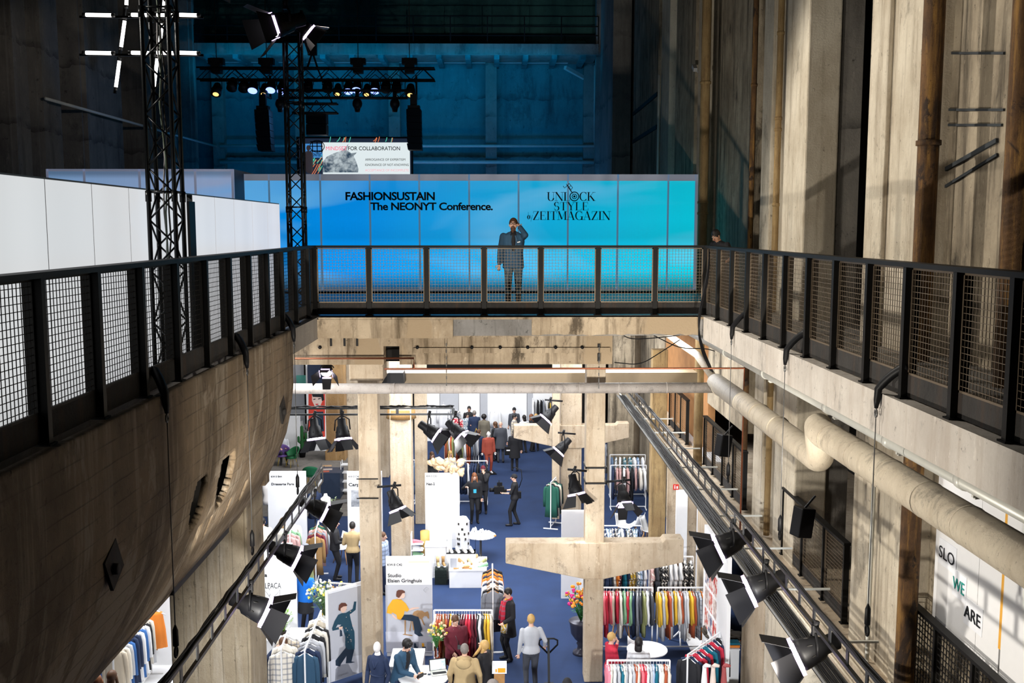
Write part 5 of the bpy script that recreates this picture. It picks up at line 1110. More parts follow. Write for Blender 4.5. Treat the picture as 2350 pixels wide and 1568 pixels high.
    tmp = allg.build('tmp', M['skin']); rm = tmp.modifiers.new('r', 'REMESH'); rm.mode = 'VOXEL'; rm.voxel_size = voxel; rm.adaptivity = 0
    smo = tmp.modifiers.new('s', 'SMOOTH'); smo.factor = .5; smo.iterations = 2
    dg = bpy.context.evaluated_depsgraph_get(); dg.update(); me = bpy.data.meshes.new_from_object(tmp.evaluated_get(dg)); bpy.data.objects.remove(tmp)
    trees = [(z, BVHTree.FromPolygons(g.v, g.f)) for z, g in P]
    idx = {'skin': 0, 'top': 1, 'bottom': 2, 'shoes': 3, 'inner': 7}; b = G(); mi = []
    vs = [v.co.copy() for v in me.vertices]
    for p in me.polygons:
        c = p.center; best = 1e9; bz = 'skin'
        for z, tr in trees:
            r = tr.find_nearest(c, .06)
            if r[0] is not None and r[3] < best - (.004 if z != 'skin' else 0) * 0: best = r[3]; bz = z
        mi.append(idx[bz])
    fs = [tuple(p.vertices) for p in me.polygons]; b.add(vs, fs, 0, True); b.m = mi; bpy.data.meshes.remove(me)
    n0 = len(b.v); b.v += extra.v; b.f += [[i + n0 for i in f] for f in extra.f]; b.m += extra.m; b.s += extra.s
    sk = flat('skin', SKINT[skin], .5, 0, .05, 12)
    mats = [sk, cloth(top, pat), cloth(bottom if bottom != 'bare' else 'black', bpat), flat('shoe leather', CO[shoes], .45, 0, .1, 9), flat('eye white', (.7, .68, .66), .3, 0, .02), flat('dark eye', (.02, .012, .01), .4), flat('lips', (.38, .12, .1), .5), cloth(inner or 'black')]
    b.build('body', mats, t)
    # hair
    if style != 'bald' and style != 'bare':
        g = G(); HS = lambda x, y, z: (hc + R @ V((x, y, z))) * s; hm = flat('hair', HAIR.get(hair, (.02, .02, .02)), .55, 0, .35, 40)
        if style in ('beanie', 'cap'):
            hm = cloth(hair) if hair in CO else hm; g.ell(HS(0, .01, .035), (.086 * s, .103 * s, .098 * s), 14, 10, 0, R)
            if style == 'beanie': g.tube([HS(.085 * cos(a), .008 + .102 * sin(a), .035 + .0) for a in [i * pi / 8 for i in range(17)]], .014 * s, 6)
            else: g.add([HS(-.06, -.08, .04), HS(.06, -.08, .04), HS(.045, -.17, .025), HS(-.045, -.17, .025), HS(-.06, -.08, .05), HS(.06, -.08, .05), HS(.045, -.17, .033), HS(-.045, -.17, .033)], [(0, 3, 2, 1), (4, 5, 6, 7), (0, 1, 5, 4), (1, 2, 6, 5), (2, 3, 7, 6), (3, 0, 4, 7)])
            nmh = style
        else:
            vol = 1.0 if style in ('short', 'bun') else 1.08; nmh = 'hair'
            if style == 'afro': g.ell(HS(0, .03, .03), (.125 * s, .12 * s, .12 * s), 14, 10, 0, R)
            g.ell(HS(0, .018, .027), (.085 * vol * s, .100 * vol * s, .108 * vol * s), 16, 12, 0, R)
            if style == 'quiff': g.ell(HS(0, -.045, .095), (.06 * s, .06 * s, .035 * s), 12, 8, 0, R)
            if style in ('long', 'bob', 'tied'):
                Ls = {'long': .42, 'bob': .2, 'tied': .25}[style]; w = .085 if style != 'tied' else .035
                g.loft([tuple(HS(0, .075 if style != 'tied' else .1, -Ls)) + (w * .8 * s, .035 * s), tuple(HS(0, .075, -Ls * .6)) + (w * s, .042 * s), tuple(HS(0, .05, -.06)) + (w * s, .055 * s), tuple(HS(0, .03, .03)) + (.08 * s, .07 * s)], 14)
                if style == 'long':
                    for sx in (-1, 1): g.tube([HS(sx * .07, -.02, .02), HS(sx * .085, -.02, -.08), HS(sx * .09, -.04, -.2), HS(sx * .08, -.07, -.33)], [.028 * s, .03 * s, .03 * s, .015 * s], 7)
            if style == 'bun': g.ell(HS(0, .075, .11), .038 * s, 10, 8)
        g.build(nmh, hm, t)
    t['_h'] = 0; del t['_h']
    Rz = Matrix.Rotation(rz, 3, 'Z')
    return t, (lambda x, y, z: V(pos) + Rz @ (U(x, y, z) * s)), (lambda x, y, z: V(pos) + Rz @ (H(x, y, z) * s)), s
def child(g, name, mat, t):
    """g in world coordinates -> child of t"""
    Ri = Matrix.Rotation(-t.rotation_euler.z, 3, 'Z'); o = g.o
    g.v = [Ri @ (v + o - t.location) for v in g.v]; return g.build(name, mat, t)
def at(px, py, z=0): p = W(px, py, Z=z); p.z = 0; return p
def byhead(px, py, h): p = W(px, py, Z=h); p.z = 0; return p

# man on the phone
CO['petrol'] = (.022, .07, .13); CO['worn denim'] = (.05, .10, .15); MC[('cloth', 'worn denim', None)] = concrete('acid washed denim', (.08, .15, .21), (.02, .04, .06), (.16, .26, .33), .8, None, .1, 5)
mp = W(1178, 640, Y=20.35); mp.z = FLOOR2
t, U, H, s = person('bearded man in a dark blue double-breasted blazer talking on the phone behind the far railing', mp, 0.0, 1.84, 'petrol', 'worn denim', 'black', 'brown', 'short', coat=.80, hl=(.115, -.10, 1.60), hr=(-.27, -.01, .86), inner='black', voxel=.012, head=(-.12, -.12), group=None)
for nm_, st in (('beard', None),):
    g = G(mp); g.ell(H(0, -.052, -.085), (.05, .05, .055), 12, 8); g.ell(H(0, -.075, -.05), (.035, .022, .02), 10, 6); g.ell(H(0,-.06,-.13),(.028,.03,.035),8,6); child(g, 'beard', flat('beard', (.08, .035, .018), .8, 0, .4, 40), t)
g = G(mp)
for sx in (-1, 1): g.tube([H(sx * .034 + .026 * cos(a), -.104, .012 + .02 * sin(a)) for a in [i * pi / 6 for i in range(13)]], .0032, 5); g.tube([H(sx * .06, -.1, .015), H(sx * .08, .0, .012)], .003, 5)
g.tube([H(-.01, -.106, .016), H(.01, -.106, .016)], .003, 5); child(g, 'glasses', M['black'], t)
g = G(mp)
for sx in (-1, 1): a, b, c = U(sx * .03, -.125, 1.44), U(sx * .085, -.14, 1.34), U(.01, -.15, 1.12); g.add([a, b, c, a + V((0, -.008, 0)), b + V((0, -.008, 0)), c + V((0, -.008, 0))], [(0, 1, 2), (5, 4, 3), (0, 3, 4, 1), (1, 4, 5, 2), (2, 5, 3, 0)])
child(g, 'lapels', cloth('petrol'), t)
g = G(mp); p = U(.10, -.145, 1.30); g.cb(p, (.06, .01, .02), Euler((0, -.25, 0)).to_matrix()); child(g, 'pocket_square', M['white'], t)
g = G(mp)
for dx, z in ((-.05, 1.08), (.05, 1.08), (-.05, .98), (.05, .98)): g.tube([U(dx, -.13, z), U(dx, -.145, z)], .01, 8)
child(g, 'buttons', M['glassw'], t)
g = G(mp); p = H(.098, -.05, -.03); g.cb(p, (.012, .03, .13), Euler((.35, 0, 0)).to_matrix()); g.o = p; g.v = [v + mp - p for v in g.v]; tag(g.build('phone', M['black']), 'black mobile phone held to the ear of the bearded man', 'phone')
# man leaning, upper right
pp = W(1668, 640, Y=20.6); pp.z = FLOOR2
person('man in a black t-shirt bending over in shadow behind the right railing corner', pp, -.9, 1.72, 'black', 'black', hair='dark', lean=.55, hl=(.2, -.35, 1.15), hr=(-.2, -.35, 1.15), sleeve='short', head=(0, .3), skin='tan')
# aisle
q = at(1181, 1206); t, U, H, s = person('camera operator in black t-shirt and beanie standing on the blue carpet, facing left', q, -pi / 2 - .1, 1.78, 'black', 'black', hair='black', style='beanie', hl=(.12, -.36, 1.12), hr=(-.13, -.36, 1.15), sleeve='short', step=.12, voxel=.016)
g = G(q)
g.tube([U(.05, .15, 1.3), U(.05, .25, 1.6), U(.02, .22, 1.9), U(0, .0, 1.98), U(0, -.05, 1.95)], .014, 6); g.cb(U(0, .16, 1.05), (.12, .16, .22)); child(g, 'camera_rig_harness', M['black'], t)
p = U(0, -.52, 1.2); g = G(p); g.cb(p, (.34, .22, .24)); g.tube([p + V((-.17, 0, 0)), p + V((-.33, .0, 0))], .07, 12); g.cb(p + V((.02, -.0, .2)), (.18, .03, .12)); g.tube([p + V((.0, 0, .12)), p + V((0, 0, .34))], .015, 6); g.cb(p + V((.2, 0, -.05)), (.12, .16, .14)); tag(g.build('film_camera', M['black']), 'black film camera rig held in front of the camera operator', 'camera')
q = at(1089, 1200); t, U, H, s = person('long haired woman in black with a blue badge before the navy clothes', q, .15, 1.74, 'black', 'black', hair='auburn', style='long', hl=(.24, -.04, .82), hr=(-.3, -.22, 1.32), voxel=.018, coat=.9)
g = G(q); g.tube([U(-.06, -.11, 1.45), U(0, -.13, 1.2), U(.06, -.11, 1.45)], .004, 4); child(g, 'lanyard', M['black'], t)
g = G(q); g.cb(U(.0, -.14, 1.15), (.1, .012, .13)); child(g, 'badge', flat('blue badge', (.05, .45, .65), .4), t)
q = at(1109, 1178); t, U, H, s = person('person in a wine coloured beanie and black jacket resting chin on hand', q, -.1, 1.72, 'black', 'black', hair='maroon', style='beanie', hl=(.04, -.17, 1.5), hr=(-.12, -.2, 1.2), coat=.85)
q = at(1181, 1081); t, U, H, s = person('visitor in a long black coat walking away under the further bracket', q, pi, 1.75, 'black', 'black', hair='dark', style='bob', coat=.55, step=.06)
p = U(.24, 0, .85); g = G(p); g.cb(p, (.34, .08, .36)); smooth_mods(g.build('tote_bag', M['black']), .02); tag(bpy.context.scene.objects[-1] if False else bpy.data.objects[[o.name for o in bpy.data.objects if o.name.startswith('tote_bag')][-1]], 'black tote bag with white print carried by the visitor in the long black coat', 'bag')
g = G(p); g.cb(p + V((0, -.045, .03)), (.2, .006, .05)); g.build('white_print', M['white'], bpy.data.objects['tote_bag'])
q = at(1167, 1515); t, U, H, s = person('woman in a long black coat and red scarf looking at the jackets', q, -1.1, 1.74, 'black', 'black', hair='dark', style='short', coat=.62, hl=(.22, -.26, 1.02), hr=(-.24, -.05, .85), inner='mustard', voxel=.016, head=(0, .25))
g = G(q); g.tube([U(.07, .02, 1.49), U(.0, .08, 1.5), U(-.07, .02, 1.49), U(-.04, -.10, 1.44), U(.03, -.12, 1.44), U(.07, .02, 1.49)], .035, 8); g.tube([U(.05, -.12, 1.44), U(.06, -.17, 1.2), U(.06, -.19, .95)], [.045, .055, .06], 8, sq=.4); g.tube([U(-.04, -.12, 1.44), U(-.04, -.17, 1.2), U(-.03, -.19, 1.0)], [.045, .05, .055], 8, sq=.4); child(g, 'scarf', cloth('red', 'plaid'), t)
g = G(q); g.loft([tuple(U(.02, -.06, .72)) + (.15, .15), tuple(U(.02, -.05, 1.0)) + (.12, .13)], 12); child(g, 'patterned_tunic', cloth('mustard', 'floral'), t)
q = byhead(1219, 1411, 1.76); t, U, H, s = person('blond man in a pale grey jumper seen from behind, pulling a pallet truck', q, pi + .15, 1.76, 'pale grey', 'dark grey', hair='blond', style='short', hl=(.27, -.02, .85), hr=(-.33, -.18, .95), voxel=.016, inner='black')
# pallet truck handle
p = U(-.42, -.2, .92); t = thing('pallet_truck', 'black pallet truck whose looped handle is held by the blond man', 'pallet truck', (p.x, p.y, 0))
g = G(t.location); c = V((p.x, p.y, 1.02)); g.tube([c + V((.0, 0, -.26)), c + V((-.2, 0, -.05)), c + V((-.2, 0, .05)), c + V((-.12, 0, .09)), c + V((.12, 0, .09)), c + V((.2, 0, .05)), c + V((.2, 0, -.05)), c + V((0, 0, -.26))], .02, 8); g.bar(c + V((0, 0, .09)), c + V((0, -.35, -.85)), .05); g.build('handle', M['black'], t)
g = G(t.location); g.box(p.x - .1, p.x + .1, p.y - .5, p.y - .3, .05, .25)
for sx in (-.2, .2): g.box(p.x + sx - .08, p.x + sx + .08, p.y - 1.4, p.y - .4, .03, .09)
g.build('forks', M['black'], t)
# fair visitors, foreground bottom
q = byhead(1066, 1479, 1.77); t, U, H, s = person('man in a beige hooded jacket seen from behind at the laptop table', q, pi - .1, 1.77, 'camel', 'dark grey', hair='grey', style='short', coat=.8, voxel=.016, hl=(.3, -.12, .9), hr=(-.3, -.12, .9), wide=1.12)
g = G(q); g.ell(U(0, .13, 1.40), (.15, .08, .11), 14, 8); g.tube([U(.12, .04, 1.46), U(0, .12, 1.5), U(-.12, .04, 1.46)], .05, 8); child(g, 'hood', cloth('camel'), t)
q = byhead(1111, 1470, 1.68); t, U, H, s = person('blonde woman in black tilting her head back and smiling', q, -pi / 2 - .5, 1.68, 'black', 'black', hair='blond', style='long', voxel=.016, head=(0, -.45), coat=.85)
g = G(q); c = U(-.28, .1, .95); g.cb(c, (.16, .3, .3)); g.tube([c, U(-.17, .02, 1.45)], .012, 5); child(g, 'backpack', M['black'], t)
q = byhead(1044, 1412, 1.70); t, U, H, s = person('woman in a loose maroon jumper with a lanyard, looking down beside the laptop table', q, .35, 1.70, 'maroon', 'black', hair='brown', style='short', coat=.78, hl=(.12, -.28, 1.0), hr=(-.12, -.3, 1.0), voxel=.016, wide=1.15, head=(.2, .35))
g = G(q); g.tube([U(-.07, -.09, 1.47), U(-.03, -.16, 1.3), U(.03, -.18, 1.1), U(.07, -.09, 1.47)], .006, 5); g.cb(U(.03, -.2, 1.08), (.07, .01, .1)); child(g, 'lanyard', M['glassw'], t)
q = byhead(916, 1457, 1.80); t, U, H, s = person('dark haired man in a petrol blue suit photographing with his phone at the white desk', q, .85, 1.80, 'petrol', 'navy', hair='dark', style='quiff', lean=.3, hl=(.07, -.42, 1.2), hr=(-.06, -.42, 1.2), voxel=.016, inner='black', coat=.8, head=(0, .35))
p = U(0, -.52, 1.24); g = G(p); g.cb(p, (.15, .04, .08), Euler((.5, 0, .85)).to_matrix()); tag(g.build('phone', M['black']), 'phone held by the man in the petrol blue suit', 'phone')
q = byhead(1131, 1562, 1.7); person('person with curly grey hair just entering at the bottom edge', q, pi, 1.7, 'cream', 'black', hair='grey', style='afro')
q = byhead(1302, 1558, 1.72); person('person in a black beanie just entering at the bottom edge beside the T pillar', q, pi, 1.72, 'dark grey', 'black', hair='black', style='beanie')
# left stand
q = at(770, 1330); person('young man with tied up curls in a black sweatshirt beside the brown jackets', q, pi / 2 + .1, 1.78, 'black', 'black', hair='blond', style='bun', hl=(.08, -.3, 1.1), hr=(-.08, -.3, 1.1), coat=.88, voxel=.018)
q = at(811, 1340); person('man in a camel jumper and black jeans seen from behind, left of the tall pillar', q, pi, 1.80, 'camel', 'black', hair='dark', style='short', hl=(.14, -.26, 1.1), hr=(-.28, -.1, .95), voxel=.018)
q = at(706, 1400); person('man in a dark green parka and grey cap beside the plant stand', q, -pi / 2 - .3, 1.80, 'olive', 'black', hair='grey', style='cap', coat=.6, hl=(.12, -.3, 1.1), hr=(-.12, -.3, 1.1), wide=1.1)
CO['vivid blue'] = (.0, .15, .62); q = at(703, 1452); person('woman in a vivid blue jumper, black skirt and tights behind the alpaca board', q, pi - .3, 1.70, 'vivid blue', 'black', hair='auburn', style='bob', coat=.85, skirt=.55, hl=(.15, -.2, 1.1), hr=(-.2, -.1, 1.0))
q = at(606, 1330); person('dark haired man in a cream coat behind the alpaca board', q, pi + .2, 1.82, 'cream', 'navy', hair='dark', style='short', coat=.7)
q = at(652, 1325); person('visitor with light brown hair in a pale coat behind the ladder truss', q, pi, 1.75, 'cream', 'beige', hair='light', style='bob', coat=.6)
q = at(880, 1362); person('visitor in a blue tartan shirt right behind the tall pillar', q, 1.2, 1.74, 'pale blue', 'navy', hair='brown', style='short', pat='plaid', coat=.85)
q = byhead(608, 1478, 1.35); person('person in a dark blue top bent over the white counter at bottom left', q, 1.2, 1.72, 'navy', 'denim', hair='brown', style='short', lean=.7, hl=(.1, -.4, 1.2), hr=(-.1, -.4, 1.2))
q = byhead(256, 1541, 1.7); person('brown haired woman at the very bottom left under the hopper', q, pi - .4, 1.7, 'cream', 'black', hair='brown', style='long')
q = byhead(222, 1551, 1.68); person('auburn haired woman at the bottom left, partly hidden by the hopper', q, pi, 1.68, 'beige', 'black', hair='auburn', style='long')
# lounge
q = at(650, 1062); person('person with a light bun sitting in the purple chair near the cactus', (q.x, q.y, 0), .3, 1.72, 'pale grey', 'black', hair='blond', style='bun', sit=True, hl=(.12, -.25, 1.1), hr=(-.12, -.25, 1.1))
# far group
far = [(1073, 1030, 0.2, 'pale grey', 'pale blue', 'dark', 'bob', 'fair', None, 'floral', 'woman with dark hair and a patterned jacket in the far group', 1.68), (1089, 1032, pi, 'navy', 'navy', 'grey', 'short', 'fair', .75, None, 'man in a navy blazer seen from behind in the far group', 1.80), (1111, 1040, pi - .3, 'taupe', 'taupe', 'dark', 'afro', 'dark', .45, None, 'person with an afro in a long grey brown coat in the far group', 1.76), (1137, 1058, -2.2, 'black', 'black', 'brown', 'bob', 'fair', .4, None, 'person in a long black coat beside the grey coated man', 1.72), (1149, 1062, pi, 'dark grey', 'dark grey', 'grey', 'bald', 'fair', .6, None, 'bald man in a dark grey coat seen from behind in the far group', 1.80), (1180, 1040, 1.2, 'beige', 'grey', 'dark', 'short', 'fair', .8, 'plaid', 'man in a checked beige jacket turned to the right in the far group', 1.76), (1203, 1040, -2.6, 'white', 'black', 'dark', 'bob', 'fair', .85, None, 'person in a white puffer jacket in the far group', 1.72), (1219, 1036, 1.8, 'black', 'black', 'auburn', 'long', 'fair', None, None, 'woman with long auburn hair in black in the far group', 1.70), (1230, 1034, -.3, 'black', 'black', 'blond', 'long', 'fair', None, None, 'blonde woman facing the camera in the far group', 1.68), (1180, 1022, 0.1, 'dark grey', 'black', 'black', 'beanie', 'fair', None, None, 'person in a black beanie behind the checked jacket', 1.78), (1077, 1022, 0.0, 'black', 'black', 'dark', 'short', 'tan', None, None, 'man in a black roll-neck facing the camera at the far wall', 1.84), (1099, 1081, pi - .6, 'navy', 'navy', 'brown', 'short', 'fair', .8, None, 'man in a navy suit beside the mannequin in the orange suit', 1.76)]
for px, py, rz, tp, bt, hr_, st, skn, ct, pt, lab, hh in far:
    q = at(px, py); person(lab, q, rz, hh, tp, bt, hair=hr_, style=st, skin=skn, coat=ct, pat=pt, voxel=.026, hl=(.14, -.24, 1.15) if random.random() < .5 else None)
for px, py, hr_, st, lab, tp in ((991, 1066, 'brown', 'long', 'seated woman with long brown hair left of the paper cloud', 'black'), (1033, 1064, 'blond', 'long', 'seated blonde woman above the paper cloud', 'cream')):
    q = W(px, py - 30, Z=1.3); person(lab, (q.x, q.y, 0), .4, 1.68, tp, 'black', hair=hr_, style=st, sit=True, voxel=.026)
# right stand
q = byhead(1560, 1274, 1.72); t, U, H, s = person('long haired woman in a pale blue jumper from behind, carrying a patterned jacket', q, pi - .2, 1.72, 'pale grey', 'grey', hair='brown', style='long', voxel=.018, hr=(-.2, -.15, 1.0))
g = G(q); c = U(-.2, .05, .98); g.ell(c, (.2, .1, .2), 12, 8); child(g, 'patterned_jacket', cloth('dark grey', 'floral'), t)
q = byhead(1403, 1453, 1.30); person('blond woman in a red jumper sitting at the round white table', (q.x, q.y, 0), 1.9, 1.72, 'red', 'black', hair='blond', style='short', sit=True, hl=(.1, -.2, 1.45), hr=(-.1, -.3, 1.1), voxel=.016)
q = byhead(1466, 1464, 1.30); person('dark haired woman in a white top sitting at the round white table, seen from behind', (q.x, q.y, 0), pi - .3, 1.70, 'white', 'navy', hair='dark', style='bob', sit=True, voxel=.016)
# ------------------------------------------------------------------ boards, furniture and goods of the fair
def poly(g, pts, Y, th=.006, m=0):
    P = [W(x, y, Y=Y) for x, y in pts]; g.prism([(p.x, p.z) for p in P], Y - th, Y, m=m)
def board(label, px0, px1, ytop, H=2.4, z0=0.0, th=.1, lines=(), name='stand_board', mat='white'):
    p = W(px0, ytop, Z=H); Y = p.y; x0, x1 = p.x, W(px1, ytop, Y=Y).x; t = thing(name, label, 'sign board', ((x0 + x1) / 2, Y, z0))
    g = G(t.location); g.box(x0, x1, Y, Y + th, z0, H); g.build('panel', M[mat], t)
    for body, tx0, tx1, b, c, bd in lines:
        a = W(tx0, b, Y=Y - .003); txt(body, a, W(tx1, b, Y=Y - .003).x - a.x, W(tx0, c, Y=Y - .003).z - a.z, INK, t, bd, org=t.location)
    return t, Y, x0, x1
board('tall white board reading KW.0 C50 Nat-2 beside the aisle', 975, 1054, 1087, lines=(('KW.0 C50', 979, 1003, 1095, 1091, .012), ('Nat-2', 979, 998, 1114, 1108, .03)))
board('white board reading Dressarte Paris at the left stand', 613, 701, 1083, lines=(('KW.0 B44', 622, 647, 1096, 1092, .012), ('Dressarte Paris', 623, 675, 1114, 1108.5, .02)))
t, Y, x0, x1 = board('white board starting with Carpa, cut off by the tall beige pillar', 796, 876, 1083, lines=(('KW.0 C48', 800, 825, 1096, 1092, .012), ('Carpasus', 800, 846, 1116, 1109, .03)))
g = G(t.location); poly(g, [(806, 1125), (850, 1125), (850, 1163), (806, 1163)], Y - .002); m, nt, p = nm('cloudy photo'); nt.links.new(ramp(nt, noise(nt, 2, 6), .35, .65, (.12, .13, .15), (.6, .62, .66)), p.inputs['Base Color']); g.build('cloud_photo', m, t)
t, Y, x0, x1 = board('white board reading acha with an alpaca drawing at lower left', 578, 678, 1284, lines=(('KW.0 B42', 575, 609, 1299, 1294, .012), ('Apacha', 573, 613, 1324, 1316, .02), ('ALPACA', 600, 645, 1351, 1338, -.01)))
g = G(t.location); dr = flat('pencil grey', (.30, .29, .30), .8)
random.seed(9)
def sk(pts): g.tube([W(x, y, Y=Y - .006) for x, y in pts], .004, 4)
sk([(608, 1388), (608, 1372), (607, 1355), (613, 1362), (620, 1372), (628, 1370), (637, 1362), (642, 1354), (643, 1372), (640, 1386)])
sk([(600, 1392), (607, 1384), (622, 1378), (634, 1382), (645, 1392), (650, 1410)]); sk([(622, 1392), (626, 1396), (632, 1392)]); sk([(606, 1395), (600, 1420), (598, 1450)]); sk([(646, 1396), (652, 1420), (655, 1450)])
for i in range(70):
    x, y = random.gauss(625, 14), random.gauss(1400, 22); a = random.uniform(.8, 2.3); L = random.uniform(3, 9); sk([(x, y), (x + L * cos(a) * .5 + 1, y + L * sin(a) * .5), (x + L * cos(a), y + L * sin(a))])
g.build('alpaca_drawing', dr, t)
# Studio Elsien Gringhuis board with its photo
t, Y, x0, x1 = board('tall board reading Studio Elsien Gringhuis with a photo of a woman in yellow', 885, 991, 1280, lines=(('KW.0 C42', 889, 923, 1299, 1294, .015), ('Studio', 890, 921, 1325, 1317, .016), ('Elsien Gringhuis', 890, 968, 1337, 1329, .016)))
SKc = flat('printed skin', (.75, .52, .42), .6, 0, .03); HRc = flat('printed hair', (.12, .04, .025), .6, 0, .1); YLc = flat('printed yellow', (.85, .40, .02), .6, 0, .08); NVc = flat('printed navy', (.012, .03, .06), .6, 0, .2); TNc = flat('printed tan', (.42, .24, .11), .6, 0, .2); BGc = flat('printed grey ground', (.50, .51, .56), .6, 0, .04); BGd = flat('printed grey shade', (.30, .31, .36), .6, 0, .06)
f5 = lambda L: [(860 + u / 3.94, 1170 + v / 3.94) for u, v in L]
def fig(name, mat, L, T=t, YY=None, f=f5, lay=1): g = G(T.location); poly(g, f(L), (YY or Y) - .004 * lay, .004); return g.build(name, mat, T)
fig('photo_ground', BGc, [(95, 680), (517, 680), (520, 1290), (105, 1290)]); fig('photo_floor', flat('printed pale floor', (.62, .63, .70), .6, 0, .03), [(98, 1105), (518, 1105), (520, 1290), (105, 1290)], lay=2)
fig('stool', TNc, [(268, 990), (282, 990), (280, 1125), (345, 1135), (335, 1143), (250, 1130), (270, 1122)], lay=3)
fig('trousers', NVc, [(240, 950), (330, 950), (395, 970), (412, 1020), (428, 1085), (415, 1110), (436, 1140), (400, 1146), (358, 1120), (358, 1085), (345, 1010), (232, 992)], lay=4)
fig('jumper', YLc, [(160, 815), (200, 808), (240, 812), (282, 850), (312, 905), (292, 925), (270, 915), (262, 955), (235, 996), (205, 988), (195, 950), (160, 930), (150, 943), (108, 935), (118, 878)], lay=5)
fig('arm', SKc, [(308, 898), (345, 885), (395, 883), (404, 892), (360, 898), (312, 915)], lay=4); fig('hand', SKc, [(150, 940), (172, 950), (205, 985), (195, 992), (165, 970)], lay=4)
fig('face', SKc, [(215, 750), (268, 755), (274, 778), (262, 802), (240, 800), (238, 815), (205, 812), (210, 785)], lay=5)
fig('hair', HRc, [(193, 770), (198, 738), (215, 726), (250, 726), (272, 738), (274, 752), (250, 756), (238, 775), (220, 798), (195, 788)], lay=6)
fig('dog', TNc, [(342, 950), (352, 925), (385, 910), (430, 915), (452, 930), (470, 922), (480, 920), (490, 945), (492, 985), (482, 985), (470, 965), (448, 962), (430, 985), (448, 1030), (455, 1048), (440, 1040), (418, 990), (372, 975), (352, 1020), (362, 1090), (345, 1090), (335, 1000), (322, 1100), (312, 1098), (328, 1000)], lay=3)
g = G(t.location)
for a, b in (((440, 728), (465, 700)), ((465, 700), (490, 718)), ((440, 728), (462, 750)), ((462, 750), (468, 722)), ((468, 722), (484, 728))): g.bar(*[W(860 + u / 3.94, 1170 + v / 3.94, Y=Y - .015) for u, v in (a, b)], .006)
g.build('logo_mark', M['grey'], t)
for i, (a, b) in enumerate(((262, 325), (332, 398), (404, 470), (475, 520))):
    fig('small_photo', BGc if i % 2 == 0 else BGd, [(a, 1195), (b, 1195), (b, 1275), (a, 1275)], lay=3)
    if i < 3:
        c = (a + b) / 2; fig('small_figure', YLc if i != 1 else NVc, [(c - 12, 1208), (c + 8, 1208), (c + 12, 1240), (c - 10, 1240)], lay=4); fig('small_legs', NVc, [(c - 8, 1238), (c + 24, 1240), (c + 24, 1270), (c + 14, 1270), (c + 10, 1252), (c - 10, 1250)], lay=4)
g = G(t.location); a = W(908, 1289, Y=Y); b = W(985, 1291, Y=Y); g.box(a.x + .3, b.x, Y - .004, Y, b.z, b.z + .02); g.build('gilt_line', flat('gilt print', (.75, .65, .42), .6), t)
# dancing woman poster, turned slightly
pa = W(752, 1364, Z=2.14); pb = W(834, 1342, Z=2.14); ang = math.atan2(pb.y - pa.y, pb.x - pa.x); t = thing('photo_board', 'grey photo board of a woman in navy raising one arm, left of the tall pillar', 'sign board', (pa.x, pa.y, 0), ang)
Wd = (pb - pa).length; Rz = Matrix.Rotation(-ang, 3, 'Z')
def onb(px, py):   # board plane hit, returned in the board's own frame
    d = cam.rotation_euler.to_matrix() @ V(((px - CX) / F, -(py - CY) / F, -1.0)); n = V((-sin(ang), cos(ang), 0)); o = V((0, 0, CAMZ)); k = (V((pa.x, pa.y, 0)) - o).dot(n) / d.dot(n); return Rz @ (o + d * k - V((pa.x, pa.y, 0)))
g = G(); g.box(0, Wd, 0, .06, .12, 2.14); g.build('panel', BGc, t)
g = G(); g.box(-.02, 0, -.01, .08, 0, 2.2); g.box(0, Wd, .06, .08, 2.14, 2.2); g.build('white_frame', M['rack'], t)
def fb(name, mat, L, lay=1):
    g = G(); P = [onb(560 + u / 6.91, 1380 + v / 6.91) for u, v in L]; g.prism([(p.x, max(p.z, .13)) for p in P], -.003 * lay - .003, -.003 * lay + .001); return g.build(name, mat, t)
fb('photo_floor', flat('printed pale floor', (.62, .63, .70), .6, 0, .03), [(1370, 930), (1865, 850), (1860, 1200), (1385, 1290)]); fb('printed_shadow', BGd, [(1450, 1080), (1500, 1010), (1650, 990), (1720, 1120), (1810, 1205), (1440, 1270)], 2)
fb('trousers', NVc, [(1600, 640), (1750, 640), (1745, 760), (1700, 955), (1760, 965), (1690, 980), (1610, 985), (1625, 860), (1530, 1000), (1520, 1035), (1450, 1020), (1448, 940), (1560, 800), (1610, 740)], 3)
fb('tunic', flat('printed petrol', (.012, .06, .10), .6, 0, .15), [(1490, 215), (1545, 190), (1610, 185), (1720, 120), (1742, 5), (1775, 5), (1765, 135), (1672, 212), (1690, 300), (1715, 400), (1745, 480), (1752, 640), (1748, 762), (1640, 765), (1600, 700), (1602, 560), (1575, 480), (1570, 430), (1500, 445), (1400, 468), (1392, 430), (1430, 320)], 4)
fb('sleeve_gap', BGc, [(1452, 418), (1480, 370), (1535, 372), (1500, 405)], 5); fb('hand', SKc, [(1495, 405), (1560, 400), (1545, 450), (1500, 440)], 6)
fb('face', SKc, [(1520, 90), (1610, 50), (1625, 100), (1600, 165), (1560, 185), (1530, 165)], 5); fb('hair', HRc, [(1490, 140), (1500, 60), (1540, 25), (1600, 25), (1632, 60), (1620, 75), (1570, 80), (1525, 110), (1520, 155)], 6)
fb('bottle', NVc, [(1518, 440), (1545, 470), (1555, 550), (1515, 558)], 5)
g = G(); random.seed(3)
for i in range(18): p = onb(560 + random.uniform(1570, 1740) / 6.91, 1380 + random.uniform(120, 680) / 6.91); g.cb((p.x, -.02, p.z), (.014, .004, .014))
g.build('printed_petals', SKc, t)
p = onb(776, 1557); txt('FORWARD', (p.x, -.02, max(p.z, .2)), .25, .045, flat('printed letters', (.2, .2, .23), .6), t, -.005)
